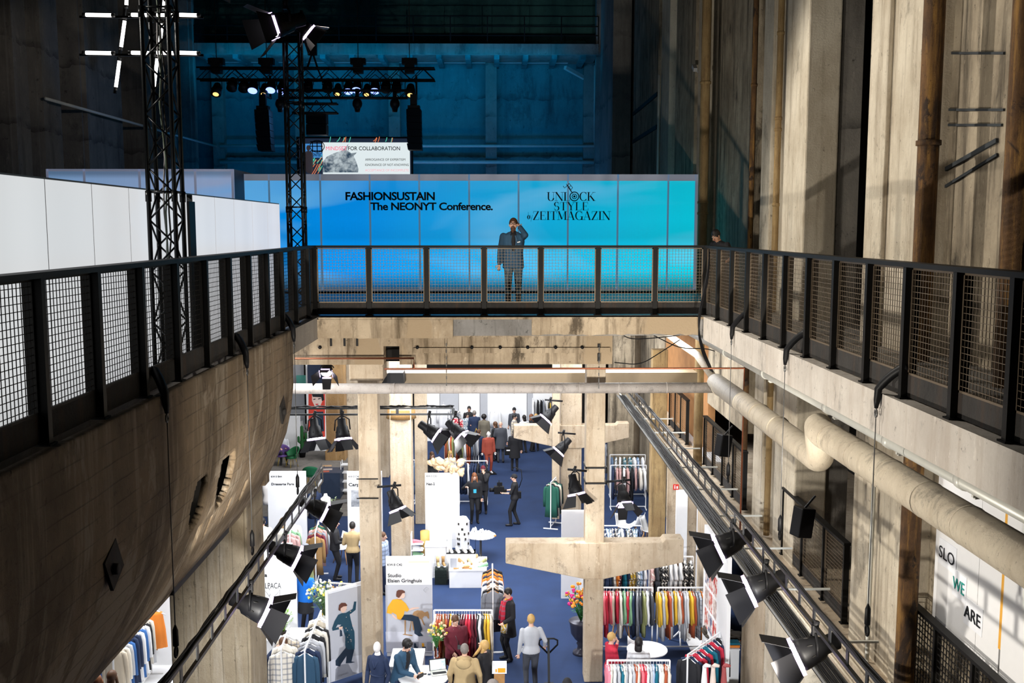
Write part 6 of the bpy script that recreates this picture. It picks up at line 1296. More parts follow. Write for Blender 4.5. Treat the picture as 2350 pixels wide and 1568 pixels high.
# photo board at right stand
t = thing('photo_board', 'white wall board pinned with rows of small red and blue fashion photos', 'sign board', (4.9, 24.4, 0)); p0 = W(1634, 1430, Z=.6)
XP = 4.75; ya, yb = ys(1690, XP), ys(1632, XP); g = G(t.location); g.box(XP, XP + .08, ya, yb, 0, 3.3); g.build('panel', M['white'], t)
random.seed(12)
for i in range(4):
    for j in range(3):
        g = G(t.location); y = yb - .25 - j * .42; z = 2.95 - i * .5 + j * .02; g.box(XP - .01, XP, y - .32, y, z - .42, z); m, nt, p = nm('pinned photo'); c = random.choice([(.5, .05, .04), (.08, .1, .2), (.4, .3, .28), (.55, .12, .1)])
        nt.links.new(mixc(nt, ramp(nt, noise(nt, 7, 3), .45, .55), c, (.7, .6, .55)), p.inputs['Base Color']); g.build('photo', m, t)
# booth walls
def bwall(label, x0, x1, y0, y1, z1=2.6, mat='white', z0=0):
    g = G(((x0 + x1) / 2, (y0 + y1) / 2, z0)); g.box(x0, x1, y0, y1, z0, z1); return tag(g.build('partition_wall', M[mat]), label, 'partition')
for i, (a, b, m) in enumerate(((975, 1008, 'white'), (1010, 1051, 'grey'), (1053, 1100, 'white'), (1102, 1118, 'grey'), (1119, 1158, 'white'), (1159, 1208, 'white'), (1210, 1222, 'grey'), (1223, 1300, 'white'))):
    bwall(('white', 'grey')[m == 'grey'] + ' far wall panel, ' + ORD[i] + ' from the left across the end of the hall', W(a, 930, Y=47).x, W(b + 1, 930, Y=47).x, 47 + .02 * (i % 2), 47.1 + .02 * (i % 2), 3.3, m)
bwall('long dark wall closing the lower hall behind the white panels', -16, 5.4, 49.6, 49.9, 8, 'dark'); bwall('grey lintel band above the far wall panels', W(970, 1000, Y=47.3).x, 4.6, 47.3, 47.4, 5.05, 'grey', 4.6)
bwall('pale back wall of the lounge at upper left', -13.8, W(700, 1000, Y=48).x, 48, 48.1, 5.6, 'grey'); bwall('dark blue panel on the wall above the lounge', W(705, 1000, Y=46).x, W(782, 1000, Y=46).x, 46, 46.1, 5.2, 'white')
p0, p1 = W(707, 866, Y=45.9), W(780, 881, Y=45.9); g = G(p1); g.box(p0.x, p1.x, 45.8, 45.9, p1.z, p0.z + .6); tag(g.build('wall_screen', flat('dark blue screen', (.02, .03, .06), .4)), 'dark screen on the lounge wall above the red portrait', 'screen')
m, nt, p = nm('grey brickwork'); br = nd(nt, 'ShaderNodeTexBrick'); br.inputs['Scale'].default_value = 3.2; br.inputs['Color1'].default_value = (.25, .22, .18, 1); br.inputs['Color2'].default_value = (.18, .16, .13, 1); br.inputs['Mortar'].default_value = (.05, .045, .04, 1)
tc = nd(nt, 'ShaderNodeTexCoord'); mp_ = nd(nt, 'ShaderNodeMapping'); mp_.inputs['Rotation'].default_value = (pi / 2, 0, 0); nt.links.new(tc.outputs['Object'], mp_.inputs[0]); nt.links.new(mp_.outputs[0], br.inputs[0]); nt.links.new(br.outputs[0], p.inputs['Base Color']); M['brick'] = m
bwall('grey brick wall strip behind the orange brown pillar', W(780, 1000, Y=47).x, W(806, 1000, Y=47).x, 47, 47.2, 5.6, 'brick')
p0, p1 = W(680, 862, Y=47.9), W(702, 881, Y=47.9); g = G(p1); g.box(p0.x, p1.x, 47.9, 48, p1.z, p0.z); tag(g.build('notice', flat('green notice', (.12, .45, .38), .6)), 'pale green notice on the wall behind the lounge', 'sign')
t, Y, x0, x1 = board('large portrait poster of a woman with a black beret on red', 708, 746, 903, 3.3, .9, .05, name='portrait_poster'); Yp = Y
def fp(name, mat, L, lay): g = G(t.location); poly(g, L, Y - .006 * lay, .005); g.build(name, mat, t)
fp('red_ground', flat('printed red', (.65, .05, .03), .6), [(708, 904), (746, 904), (746, 1005), (708, 1005)], 1); fp('face', flat('printed pale skin', (.82, .62, .55), .6), [(716, 905), (738, 905), (741, 918), (736, 930), (729, 937), (722, 932), (716, 920)], 2)
fp('beret', INK, [(715, 903), (742, 903), (744, 918), (739, 921), (737, 912), (718, 911)], 3); fp('dress', NVc, [(722, 945), (742, 945), (744, 990), (730, 990)], 2); fp('lips', flat('printed lips', (.6, .03, .05), .5), [(724, 927), (731, 927), (729, 930), (725, 930)], 3)
fp('eyes', INK, [(719, 916), (724, 915), (724, 917), (719, 918)], 3); fp('eyes', INK, [(730, 915), (736, 914), (736, 916), (730, 917)], 3)
# generic furniture
def boxt(name, label, cat, px0, px1, ytop, h, depth, mat='white', z0=0, fy=None, th=None):
    p = W(px0, ytop, Z=h) if fy is None else W(px0, ytop, Y=fy); Y = p.y; x1 = W(px1, ytop, Y=Y).x; t = thing(name, label, cat, ((p.x + x1) / 2, Y, z0)); g = G(t.location); g.box(p.x, x1, Y, Y + depth, z0, h - .03); smooth_mods(g.build('body', M[mat], t), .006)
    g = G(t.location); g.box(p.x - .01, x1 + .01, Y - .01, Y + depth + .01, h - .03, h); g.build('top_board', M[mat], t); return t, p.x, x1, Y
plin = boxt('display_plinth', 'low white plinth covered with pairs of sneakers', 'plinth', 1031, 1116, 1309, .52, 1.15)
boxt('display_counter', 'white counter with leaflets behind the shoe plinth', 'counter', 975, 1030, 1254, .95, .5)
def roundtable(label, px, py, z, r, mat='white', cat='table'):
    c = W(px, py, Z=z); t = thing('round_table', label, cat, (c.x, c.y, 0)); g = G(t.location); g.lathe((c.x, c.y, z), [(r - .01, -.03), (r, -.02), (r, 0)], 28, sm=False); g.build('table_top', M[mat], t)
    g = G(t.location); g.lathe((c.x, c.y, 0), [(.24, 0), (.22, .02), (.04, .05), (.03, z - .03)], 14); g.build('pedestal', M['glassw'], t); return c
rt = roundtable('round white table of white sneakers beside the aisle', 1103, 1228, .75, .46)
# sneakers
SHP = {}
def sneaker(kind):
    if kind in SHP: return SHP[kind]
    t = G(); prof = [(-.13, .0, .035, .05), (-.1, .0, .042, .06), (-.03, 0, .038, .085), (.03, 0, .036, .1), (.1, 0, .04, .115), (.135, 0, .032, .11)]
    vs = []; n = 10
    for y, x, w, h in prof:
        for j in range(n): a = 2 * pi * j / n; vs.append((x + w * cos(a), y, .022 + max(0, sin(a)) * (h - .022) + min(0, sin(a)) * .002))
    fs = [(i * n + j, i * n + (j + 1) % n, (i + 1) * n + (j + 1) % n, (i + 1) * n + j) for i in range(len(prof) - 1) for j in range(n)] + [tuple(range(n)), tuple(reversed(range((len(prof) - 1) * n, len(prof) * n)))]
    t.add(vs, fs, 0, True)
    if kind == 'boot': t.tube([(0, .075, .08), (0, .08, .16), (0, .085, .24)], [.045, .045, .05], 10)
    up = t.build('sneaker', M['white']); s = G(); s.prism([(-.04, -.1), (-.03, -.145), (.0, -.16), (.03, -.145), (.045, -.1), (.036, 0), (.038, .1), (.03, .14), (-.03, .14), (-.038, .1), (-.034, 0)], 0, .026, 'z'); so = s.build('sole', M['white'], up)
    COL.objects.unlink(up); COL.objects.unlink(so); SHP[kind] = up; return up
def shoe(loc, rz, col, sole, label, group, kind='low', s=1.0):
    p = sneaker(kind); r = p.copy(); r.name = 'boot' if kind == 'boot' else 'sneaker'; COL.objects.link(r); r.location = loc; r.rotation_euler = (0, 0, rz); r.scale = (s, s, s); r['label'] = label; r['category'] = 'shoe'; r['group'] = group; setmat(r, flat('%s shoe' % col, CO[col], .6, 0, .1, 14))
    for c in p.children: d = c.copy(); COL.objects.link(d); d.parent = r; setmat(d, flat('%s sole' % sole, CO[sole], .6))
    return r
random.seed(21)
pl = [W(x, y, Z=.76) for x, y in ((1084, 1223), (1092, 1221), (1085, 1237), (1098, 1238), (1101, 1226), (1109, 1225), (1107, 1237), (1115, 1238), (1115, 1228), (1122, 1229), (1125, 1233), (1128, 1228))]
for i, p in enumerate(pl):
    d = (p - rt); d.z = 0
    if d.length > .34: p = rt + d * (.34 / d.length)
    shoe((p.x, p.y, .752), random.uniform(-.3, .3) + (i > 8) * .9, 'white', 'orange' if i == 11 else 'white', ('white sneaker with an orange sole at the right edge of the round table' if i == 11 else 'white sneaker on the round aisle table, %s from the left, %s' % (ORD[i % 6], ('back half', 'front half')[i > 5])), 'white sneakers on the round table', s=1.15)
pc_ = [('cream', 'white'), ('cream', 'cream'), ('beige', 'orange'), ('white', 'white'), ('pale grey', 'white'), ('green', 'white'), ('brown', 'cream'), ('cream', 'white'), ('camel', 'brown'), ('white', 'cream'), ('pale grey', 'white'), ('olive', 'white'), ('beige', 'white'), ('dark grey', 'white'), ('white', 'white'), ('camel', 'cream')]
_, sx0, sx1, sY = plin
for i, (c, so) in enumerate(pc_):
    col, row = i % 6, i // 6; x = sx0 + .32 + (sx1 - sx0 - .42) * col / 5; y = sY + .22 + row * .35
    where = ['front row', 'middle row', 'back row'][row]; shoe((x, y, .522), random.uniform(-1.2, .6), c, so, '%s shoe with %s sole, %s, %s from the left on the low plinth' % (c, so, where, ORD[col]), 'shoes on the low plinth', s=1.1)
# framed notice, brush, box on plinth
p = W(1041, 1299, Y=sY + .1); g = G(p); g.cb((p.x, p.y, .52 + .17), (.24, .03, .34)); fr_ = tag(g.build('picture_frame', M['white']), 'small white framed certificate standing on the low shoe plinth', 'picture frame'); g = G(p); g.cb((p.x, p.y - .018, .70), (.18, .005, .27)); g.build('certificate', M['grey'], fr_)
p = W(1072, 1303, Z=.54); g = G(p); g.cb((p.x, p.y, .56), (.2, .12, .07), Euler((0, 0, .2)).to_matrix()); g.tube([(p.x - .1, p.y - .02, .545), (p.x - .38, p.y - .08, .54)], .022, 8); tag(g.build('shoe_brush', M['wood']), 'wooden shoe brush with tan bristles on the low plinth', 'brush')
# glass box and display towers
c = W(1058, 1250, Z=1.0); t = thing('glass_case', 'clear display case with white shoes behind the plinth', 'display case', (c.x, c.y, 0)); gl, nt, p = nm('clear acrylic'); p.inputs['Transmission Weight'].default_value = 1; p.inputs['Roughness'].default_value = .03; p.inputs['IOR'].default_value = 1.1; p.inputs['Base Color'].default_value = (.95, .97, 1, 1)
g = G(t.location); g.box(c.x - .42, c.x + .42, c.y - .1, c.y + .3, 0, .75); g.build('base', M['white'], t); g = G(t.location); g.box(c.x - .42, c.x + .42, c.y - .1, c.y + .3, .75, .76); g.box(c.x - .42, c.x - .41, c.y - .1, c.y + .3, .76, 1.05); g.box(c.x + .41, c.x + .42, c.y - .1, c.y + .3, .76, 1.05); g.box(c.x-.42,c.x+.42,c.y+.29,c.y+.3,.76,1.05); g.build('acrylic_sides', gl, t)
for i in range(4): shoe((c.x - .3 + i * .2, c.y + .1, .765), .3, 'white' if i % 2 else 'cream', 'white', ORD[i] + ' shoe from the left inside the clear display case', 'shoes in the clear case', s=1.1)
p = W(1062, 1188, Z=1.6); t = thing('display_tower', 'white slotted card tower beside the tall Nat-2 board', 'display stand', (p.x, p.y, 0)); g = G(t.location); g.lathe((p.x, p.y, 0), [(.2, 0), (.2, 1.5), (.12, 1.62)], 8, sm=False); g.build('tower', M['white'], t)
random.seed(8)
for i in range(14): g = G(t.location); a = -pi / 2 + random.uniform(-1, 1); z = .85 + (i // 3) * .15; g.cb((p.x + .205 * cos(a), p.y + .205 * sin(a), z), (.05, .01, .07), Euler((0, 0, a + pi / 2)).to_matrix()); g.build('card', M['kick'], t)
# wire crate with boots
p = W(995, 1304, Z=.5); q = W(1027, 1304, Y=p.y); t = thing('wire_crate', 'dark wire mesh crate left of the low white plinth', 'crate', ((p.x + q.x) / 2, p.y, 0)); g = G(t.location)
for i in range(12): x = p.x + (q.x - p.x) * i / 11; g.bar((x, p.y, 0), (x, p.y, .5), .007); g.bar((x, p.y, .5), (x, p.y + .4, .5), .007); z = .5 * i / 11; g.bar((p.x, p.y, z), (q.x, p.y, z), .007); g.bar((q.x, p.y, z), (q.x, p.y + .4, z), .007)
g.build('wire_mesh', M['steel'], t); g = G(t.location); g.box(p.x + .03, q.x - .03, p.y + .05, p.y + .38, .0, .42); g.build('contents', flat('dark green fabric', (.03, .05, .045), .8, 0, .6, 8), t)
shoe((p.x + .12, p.y + .18, .5), .2, 'camel', 'white', 'tan boot with a fur collar on the wire crate', 'boots on the wire crate', 'boot'); shoe((p.x + .28, p.y + .2, .5), .3, 'brown', 'white', 'darker tan boot beside the fur collared one on the wire crate', 'boots on the wire crate', 'boot')
# shoe shelf behind the C42 board
p = W(944, 1240, Y=29.0); t = thing('shoe_shelf', 'narrow shoe shelf right of the sacking wrapped pillar', 'shelf', (p.x + .15, 29, 0)); zs_ = []
for k, yy in enumerate((1250, 1264, 1278)):
    z = W(950, yy, Y=29.0).z; zs_.append(z); g = G(t.location); g.box(p.x, p.x + .34, 29.0, 29.35, z - .02, z); g.build('shelf_board', M['white'], t)
g = G(t.location); g.box(p.x - .02, p.x, 29, 29.35, 0, zs_[0] + .3); g.build('side_panel', M['white'], t)
for z, c in zip(zs_, ('coral pink', 'white', 'green')): shoe((p.x + .18, 29.12, z), pi / 2 + .2, c, 'white', c + ' sneaker on the narrow shelf behind the tall board', 'sneakers on the narrow shelf', s=1.15)
p = W(975, 1262, Y=29.3); g = G((p.x, 29.4, 0)); g.lathe((p.x, 29.4, 0), [(.13, 0), (.14, 1.02)], 14); o = tag(g.build('brass_bin', flat('ochre card tube', (.5, .3, .08), .6)), 'tall ochre cardboard tube beside the shoe shelf', 'container')
# paper cloud over the Nat-2 board
p = W(1022, 1070, Z=2.6); g = G((p.x, p.y + .3, 2.4)); random.seed(31)
t = thing('paper_cloud', 'big crumpled cream paper cloud resting on top of the tall Nat-2 board', 'decoration', (p.x, p.y, 2.4)); g = G(t.location)
for i in range(26):
    r = random.uniform(.1, .2); R = Euler((random.uniform(0, 3), random.uniform(0, 3), 0)).to_matrix(); g.ell((p.x + random.uniform(-.5, .5), p.y + random.uniform(-.2, .2), 2.42 + random.uniform(.0, .36)), (r, r * .7, r * .5), 6, 4, 0, R)
g.s = [False] * len(g.s); g.build('crumpled_paper', flat('cream paper', (.62, .45, .28), .8, 0, .1), t)
# desks at the bottom
t, a, b, Yd = boxt('desk', 'large white desk in front of the petrol suited man', 'desk', 893, 968, 1530, .92, .9)
rd = roundtable('round white table with laptop and flyers at the bottom edge', 972, 1552, .95, .52)
lp = W(1005, 1540, Z=.97); t = thing('laptop', 'open silver laptop showing a runway photo on the round table', 'laptop', (lp.x, lp.y + .05, .955), .25)
g = G(); g.box(-.17, .17, -.24, 0, 0, .015); g.build('keyboard_base', M['gas'], t); g = G(); g.box(-.14, .14, -.2, -.1, .015, .018); g.build('keys', M['black'], t); g = G(); R = Euler((-.3, 0, 0)).to_matrix(); g.cb(R @ V((0, 0, .12)), (.36, .012, .24), R); g.build('lid', M['black'], t)
m, nt, p = nm('laptop picture'); nt.links.new(ramp(nt, noise(nt, 9, 3), .4, .6, (.05, .25, .28), (.75, .8, .8)), p.inputs['Emission Color']); p.inputs['Emission Strength'].default_value = .9; g = G(); g.cb(R @ V((0, -.008, .12)), (.32, .004, .2), R); g.build('display', m, t)
for i, (px, py, c, lab) in enumerate(((968, 1545, 'white', 'flyer with a yellow figure on the round table'), (985, 1548, 'white', 'flyer with a dark figure on the round table'))):
    p = W(px, py, Z=.96); g = G((p.x, p.y, .951)); g.cb((p.x, p.y, .9535), (.2, .14, .004), Euler((0, 0, .2 * i)).to_matrix()); o = tag(g.build('flyer', M['white']), lab, 'flyer'); g = G((p.x, p.y, .951)); g.cb((p.x, p.y, .957), (.06, .08, .003)); g.build('printed_figure', YLc if i == 0 else NVc, o)
def bouquet(name, label, c, vz, vh, vr, stems, cols, vase, spread=.25, seed=1, leaf=(.06, .22, .05), size=.03, cat='flowers'):
    t = thing(name, label, cat, (c[0], c[1], vz)); g = G(t.location); g.lathe((c[0], c[1], vz), vr, 16); g.build('vase', vase, t); random.seed(seed); top = vz + vh
    g = G(t.location); L = G(t.location); heads = []
    for i in range(stems):
        a = random.uniform(0, 2 * pi); r = random.uniform(.2, 1) * spread; h = random.uniform(.55, 1.0); e = V((c[0] + r * cos(a), c[1] + r * sin(a), top + h * spread * 1.9)); g.tube([(c[0], c[1], top - .05), ((c[0] + e.x) / 2, (c[1] + e.y) / 2, (top + e.z) / 2 + .05), e], .005, 4)
        for k in range(3): b = V((c[0], c[1], top)).lerp(e, random.uniform(.3, .95)); d = V((random.uniform(-1, 1), random.uniform(-1, 1), random.uniform(-.2, .8))).normalized() * random.uniform(.06, .13) * (spread / .25); s_ = d.cross(V((0, 0, 1))).normalized() * .02; L.add([b, b + d * .5 + s_, b + d, b + d * .5 - s_, b + d * .5 + V((0, 0, .004))], [(0, 1, 4), (1, 2, 4), (2, 3, 4), (3, 0, 4)])
        heads.append(e)
    g.build('stems', flat('stem green', leaf), t); o = L.build('leaves', flat('leaf green', leaf, .6, 0, .4), t); o['kind'] = 'stuff'
    for ci, cc in enumerate(cols):
        for e in heads[ci::len(cols)]:
            h = G(t.location)
            for k in range(4): h.ell(e + V((random.uniform(-1, 1), random.uniform(-1, 1), random.uniform(-.5, 1))) * size * .7, size * random.uniform(.5, .9), 7, 5)
            h.build('blossom', flat('blossom', cc, .6, 0, .2), t)
    return t
p = W(1000, 1518, Z=.96); bouquet('flower_vase', 'glass vase of yellow roses and wild stems on the round table', (p.x, p.y + .25), .952, .22, [(.045, 0), (.04, .1), (.05, .22)], 22, [(.85, .65, .05), (.75, .5, .3), (.7, .55, .35)], gl, .24, 5)
p = W(1333, 1500, Z=0); bouquet('flower_urn', 'dark pedestal urn of tropical orange and magenta flowers beside the T pillar', (p.x, p.y), 0, .82, [(.2, 0), (.19, .06), (.1, .1), (.08, .2), (.11, .26), (.08, .3), (.16, .38), (.24, .5), (.27, .74), (.3, .8), (.28, .82)], 26, [(.9, .28, .02), (.6, .02, .2), (.85, .35, .05)], flat('dark urn', (.05, .05, .07), .3, .3), .4, 7, (.02, .16, .03), .05)
p = W(741, 1452, Z=.8); bouquet('flower_vase', 'loose arrangement of white and yellow flowers left of the dancing woman poster', (p.x, p.y + .4), .8, .25, [(.08, 0), (.1, .15), (.07, .25)], 60, [(.85, .85, .8), (.8, .82, .75), (.8, .65, .1)], flat('pale vase', (.6, .6, .55), .5), .42, 8, (.12, .22, .08), .03)
p = W(651, 1462, Z=1.0); bouquet('potted_plant', 'green leafy plant in a small dark pot on the white counter', (p.x, p.y), .95, .18, [(.06, 0), (.085, .16), (.08, .18)], 20, [(.25, .45, .08)], M['kick'], .28, 9, (.18, .36, .04), .012, 'plant')
p = W(787, 1205, Z=1.2); bouquet('potted_plant', 'airy plant behind the young man in the black sweatshirt', (W(757, 1190, Z=1).x, W(757, 1190, Z=1).y), 0, .9, [(.12, 0), (.15, .5), (.1, .9)], 20, [(.4, .5, .3)], M['white'], .4, 10, (.15, .2, .1), .015, 'plant')
# left bottom table + goods
boxt('display_counter', 'white counter at bottom left behind the racks of wraps', 'counter', 596, 720, 1470, .95, .7)
p = W(657, 1473, Z=.97); g = G((p.x, p.y + .1, .95)); g.lathe((p.x, p.y + .1, .95), [(.07, 0), (.085, .14)], 14); tag(g.build('basket', flat('orange striped basket', (.7, .35, .15), .6, 0, .5, 20)), 'small orange and white basket beside the potted plant', 'basket')
p = W(742, 1432, Z=.9); g = G(p); g.cb((p.x, p.y + .3, .93), (.26, .12, .25)); g.tube([(p.x - .08, p.y + .3, 1.05), (p.x - .05, p.y + .3, 1.17), (p.x + .05, p.y + .3, 1.17), (p.x + .08, p.y + .3, 1.05)], .012, 6); tag(g.build('handbag', flat('yellow leather', (.75, .5, .03), .5)), 'bright yellow handbag below the white and yellow flowers', 'bag')
boxt('display_plinth', 'white plinth under the yellow handbag', 'plinth', 722, 752, 1446, .8, .5)
# mannequins
def mannequin(label, pos, rz, mat, head=True, coat=None, cut=.75, stand=True, s=1.0):
    t = thing('mannequin', label, 'mannequin', pos, rz); g = G(); g.loft([(0, 0, cut * 1.0, .15, .1), (0, 0, .9, .16, .11), (0, 0, 1.08, .12, .09), (0, -.01, 1.28, .165, .11), (0, 0, 1.4, .16, .09), (0, 0, 1.46, .07, .055), (0, 0, 1.54, .05, .05)], 18)
    if head: g.ell((0, -.02, 1.64), (.072, .09, .115), 16, 12); g.cap((0, -.1, 1.64), (0, -.115, 1.615), .01, .013, 6)
    g.build('torso', mat, t)
    if coat:
        g = G(); gloft(g, [(0, 0, .62, .24, .18, .15), (0, 0, .95, .17, .13, .1), (0, 0, 1.08, .145, .11, .04), (0, -.01, 1.28, .19, .13, .02), (0, 0, 1.41, .175, .11, 0), (0, .01, 1.48, .1, .08, 0)])
        for sx in (-1, 1): g.cap((sx * .17, 0, 1.38), (sx * .24, .02, 1.1), .06, .05); g.cap((sx * .24, .02, 1.1), (sx * .22, -.08, .86), .05, .042)
        g.tube([(-.09, .03, 1.47), (0, .08, 1.53), (.09, .03, 1.47), (.05, -.1, 1.36), (0, -.14, 1.24), (-.05, -.1, 1.36), (-.09, .03, 1.47)], .03, 6); g.tube([(.15 * cos(a), .115 * sin(a), 1.07) for a in [i * pi / 8 for i in range(17)]], .02, 6); g.build('coat', coat, t)
    g = G(); g.lathe((0, 0, 0), [(.18, 0), (.17, .02), (.02, .04), (.015, cut)], 14); g.build('stand', M['glassw'], t); return t
MW = flat('mannequin white', (.80, .76, .73), .45, 0, .03)
mannequin('white mannequin in a dark navy belted trench coat at the bottom edge', byhead(866, 1472, 1.76), -.4, MW, True, cloth('navy'))
mannequin('white headless bust on a stand right of the Dressarte Paris board', byhead(747, 1136, 1.5), .3, MW, False); mannequin('white bust in a navy waistcoat behind the ladder truss', byhead(722, 1128, 1.5), .2, MW, False, cloth('navy')); mannequin('white bust left of the Dressarte Paris board', byhead(613, 1108, 1.5), .2, MW, False)
q = at(1121, 1086); t = person('tmp', q, .3, 1.76, 'orange', 'orange', shoes='white', hair='grey', style='bald', coat=.8, skin='fair')[0]; CO['brick red'] = (.34, .06, .035)
t.name = 'mannequin'; t['label'] = 'mannequin in a brick red trouser suit on a dark base beside the far rack'; t['category'] = 'mannequin'
b = [c for c in t.children if c.name.startswith('body')][0]; setmat(b, MW, 0)
for k in (4, 5, 6): setmat(b, MW, k)
for k in (1, 2): setmat(b, cloth('brick red'), k)
g = G(); g.box(-.25, .25, -.35, .25, 0, .03); g.build('base_plate', M['black'], t)
p = W(1093, 1002, Z=1.3); g = G(p); g.cb(p, (.2, .1, .26)); g.tube([p + V((-.07, 0, .12)), p + V((0, 0, .35)), p + V((.07, 0, .12))], .014, 6); tag(g.build('handbag', flat('yellow leather', (.75, .5, .03), .5)), 'yellow shoulder bag hanging at the end of the far rack', 'bag')
# mannequin legs
for i, (px, c, lab) in enumerate(((1617, (.85, .83, .84), 'white stocking leg form at the bottom edge, left of three'), (1637, (.80, .66, .58), 'pale pink stocking leg form, middle of three'), (1662, (.38, .08, .08), 'maroon stocking leg form, right of three'))):
    p = W(px, 1524, Z=1.55); g = G((p.x, p.y, 1.0)); g.tube([(p.x, p.y, 1.02), (p.x, p.y, 1.2), (p.x, p.y, 1.42), (p.x, p.y, 1.5)], [.065, .06, .042, .038], 12); g.tube([(p.x, p.y, 1.49), (p.x + .03, p.y - .02, 1.53), (p.x + .11, p.y - .06, 1.53)], [.04, .042, .028], 10); tag(g.build('leg_form', flat('stocking', c, .7)), lab, 'leg form', 'stocking leg forms')
boxt('display_counter', 'white counter carrying the stocking leg forms', 'counter', 1604, 1712, 1600, 1.0, .5)
t, a, b, Yq = boxt('display_shelf', 'white shelf with folded colourful scarves at bottom right', 'shelf', 1666, 1697, 1490, 1.0, .5)
for i, (c, lab) in enumerate((('teal', 'folded teal scarf on the white shelf'), ('orange', 'folded orange scarf beneath the teal one'))): p = W(1683, 1486, Z=1.02); g = G((p.x, p.y, 1.0)); g.cb((p.x, p.y + .1, 1.09 - i * .06), (.3, .22, .05)); o = smooth_mods(g.build('folded_scarf', cloth(c)), .02); tag(o, lab, 'scarf')
# jacket pile on table
c = roundtable('round white table heaped with dark jackets beside the photo board', 1660, 1468, .8, .42); g = G((c.x, c.y, .8)); random.seed(77)
t = thing('jacket_pile', 'heap of dark brown and black jackets thrown on the round table', 'jackets', (c.x, c.y, .8)); g = G(t.location)
for i in range(14): g.ell((c.x + random.uniform(-.32, .32), c.y + random.uniform(-.25, .25), .88 + random.uniform(0, .12)), (random.uniform(.15, .26), random.uniform(.12, .2), random.uniform(.05, .09)), 10, 6, 0, Euler((random.uniform(-.4, .4), random.uniform(-.4, .4), random.uniform(0, 3))).to_matrix())
o = g.build('piled_cloth', flat('dark brown cloth', (.05, .04, .03), .8, 0, .5, 5), t); o['kind'] = 'stuff'
p = W(1690, 1460, Z=.9); g = G(p); g.ell((p.x + .1, p.y, .86), (.14, .14, .06), 12, 6); tag(g.build('bowl', flat('patterned bowl', (.6, .2, .1), .5, 0, .6, 20)), 'colourful bowl beside the heap of jackets', 'bowl')
roundtable('round white table between the two seated women', 1485, 1490, .75, .45)
# shell chairs
def chair(label, pos, rz, col=(.82, .82, .82)):
    t = thing('shell_chair', label, 'chair', pos, rz, 'shell chairs on wooden legs'); g = G(); vs = []; n, k = 9, 9
    for i in range(k):
        u = i / (k - 1); y = -.22 + .4 * min(u / .55, 1) + (.12 * max(0, (u - .55) / .45)); z = .45 - .03 * sin(pi * min(u / .55, 1)) + .38 * max(0, (u - .5) / .5) ** 1.2
        for j in range(n): v = (j / (n - 1) - .5) * 2; vs.append((v * .23 * (1 - .25 * u * u), y - .05 * v * v * (u > .5), z + .06 * v * v))
    fs = [(i * n + j, i * n + j + 1, (i + 1) * n + j + 1, (i + 1) * n + j) for i in range(k - 1) for j in range(n - 1)]; g.add(vs, fs, 0, True); o = g.build('seat_shell', flat('shell plastic', col, .4), t); m = o.modifiers.new('s', 'SOLIDIFY'); m.thickness = .012
    for sx in (-1, 1):
        for sy in (-1, 1): g = G(); g.tube([(sx * .12, sy * .12, .43), (sx * .24, sy * .22, 0)], [.018, .012], 8); g.build('leg', M['wood'], t)
    return t
for (px, py, rz, lab) in ((1432, 1240, .6, 'white shell chair above the T bracket'), (1458, 1236, -2.4, 'white shell chair facing the other one above the T bracket'), (789, 1290, -.4, 'pale shell chair behind the man in the camel jumper'), (1415, 1460, .3, 'shell chair whose wooden legs show under the red jackets'), (1545, 1455, .2, 'shell chair whose legs show under the yellow jackets'), (1466, 1540, 2.6, 'shell chair of the dark haired seated woman'), (1490, 1250, 1.0, 'shell chair beside the white buckets'), (1437, 1470, 2.5, 'shell chair behind the legs of the beige coats')):
    chair(lab, at(px, py), rz)
q = at(1560, 1475); t = thing('pedestal_stand', 'white three footed pedestal under the orange jackets', 'stand', q)
g = G(t.location); g.tube([(q.x, q.y, .1), (q.x, q.y, .7)], .03, 10); g.build('column', M['rack'], t)
for k in range(3): g = G(t.location); a = k * 2.1 + .4; g.tube([(q.x, q.y, .3), (q.x + .15 * cos(a), q.y + .15 * sin(a), .12), (q.x + .3 * cos(a), q.y + .3 * sin(a), .01)], .02, 6); g.build('foot', M['rack'], t)
q = at(1506, 1236); t = thing('bucket_stack', 'tall stack of ribbed white buckets', 'buckets', q)
for k in range(7): g = G(t.location); g.lathe((q.x, q.y, k * .09), [(.14, 0), (.165, .075), (.165, .09)], 18); g.build('bucket', M['white'], t)
# aisle box on wooden plinth
q = at(1146, 1600); c = W(1146, 1540, Z=1.0); t = thing('leaflet_stand', 'wooden pedestal topped by a white leaflet box beside the blonde woman', 'stand', (c.x, c.y, 0)); g = G(t.location); g.box(c.x - .11, c.x + .11, c.y - .11, c.y + .11, 0, 1.0); g.build('pedestal', M['wood'], t); g = G(t.location); g.box(c.x - .15, c.x + .15, c.y - .14, c.y + .14, 1.0, 1.15); g.build('leaflet_box', M['white'], t); g = G(t.location); g.box(c.x - .03, c.x + .12, c.y - .15, c.y - .14, 1.03, 1.12); g.box(c.x - .08, c.x - .05, c.y - .15, c.y - .14, 1.04, 1.1); g.build('printed_label', YLc, t)
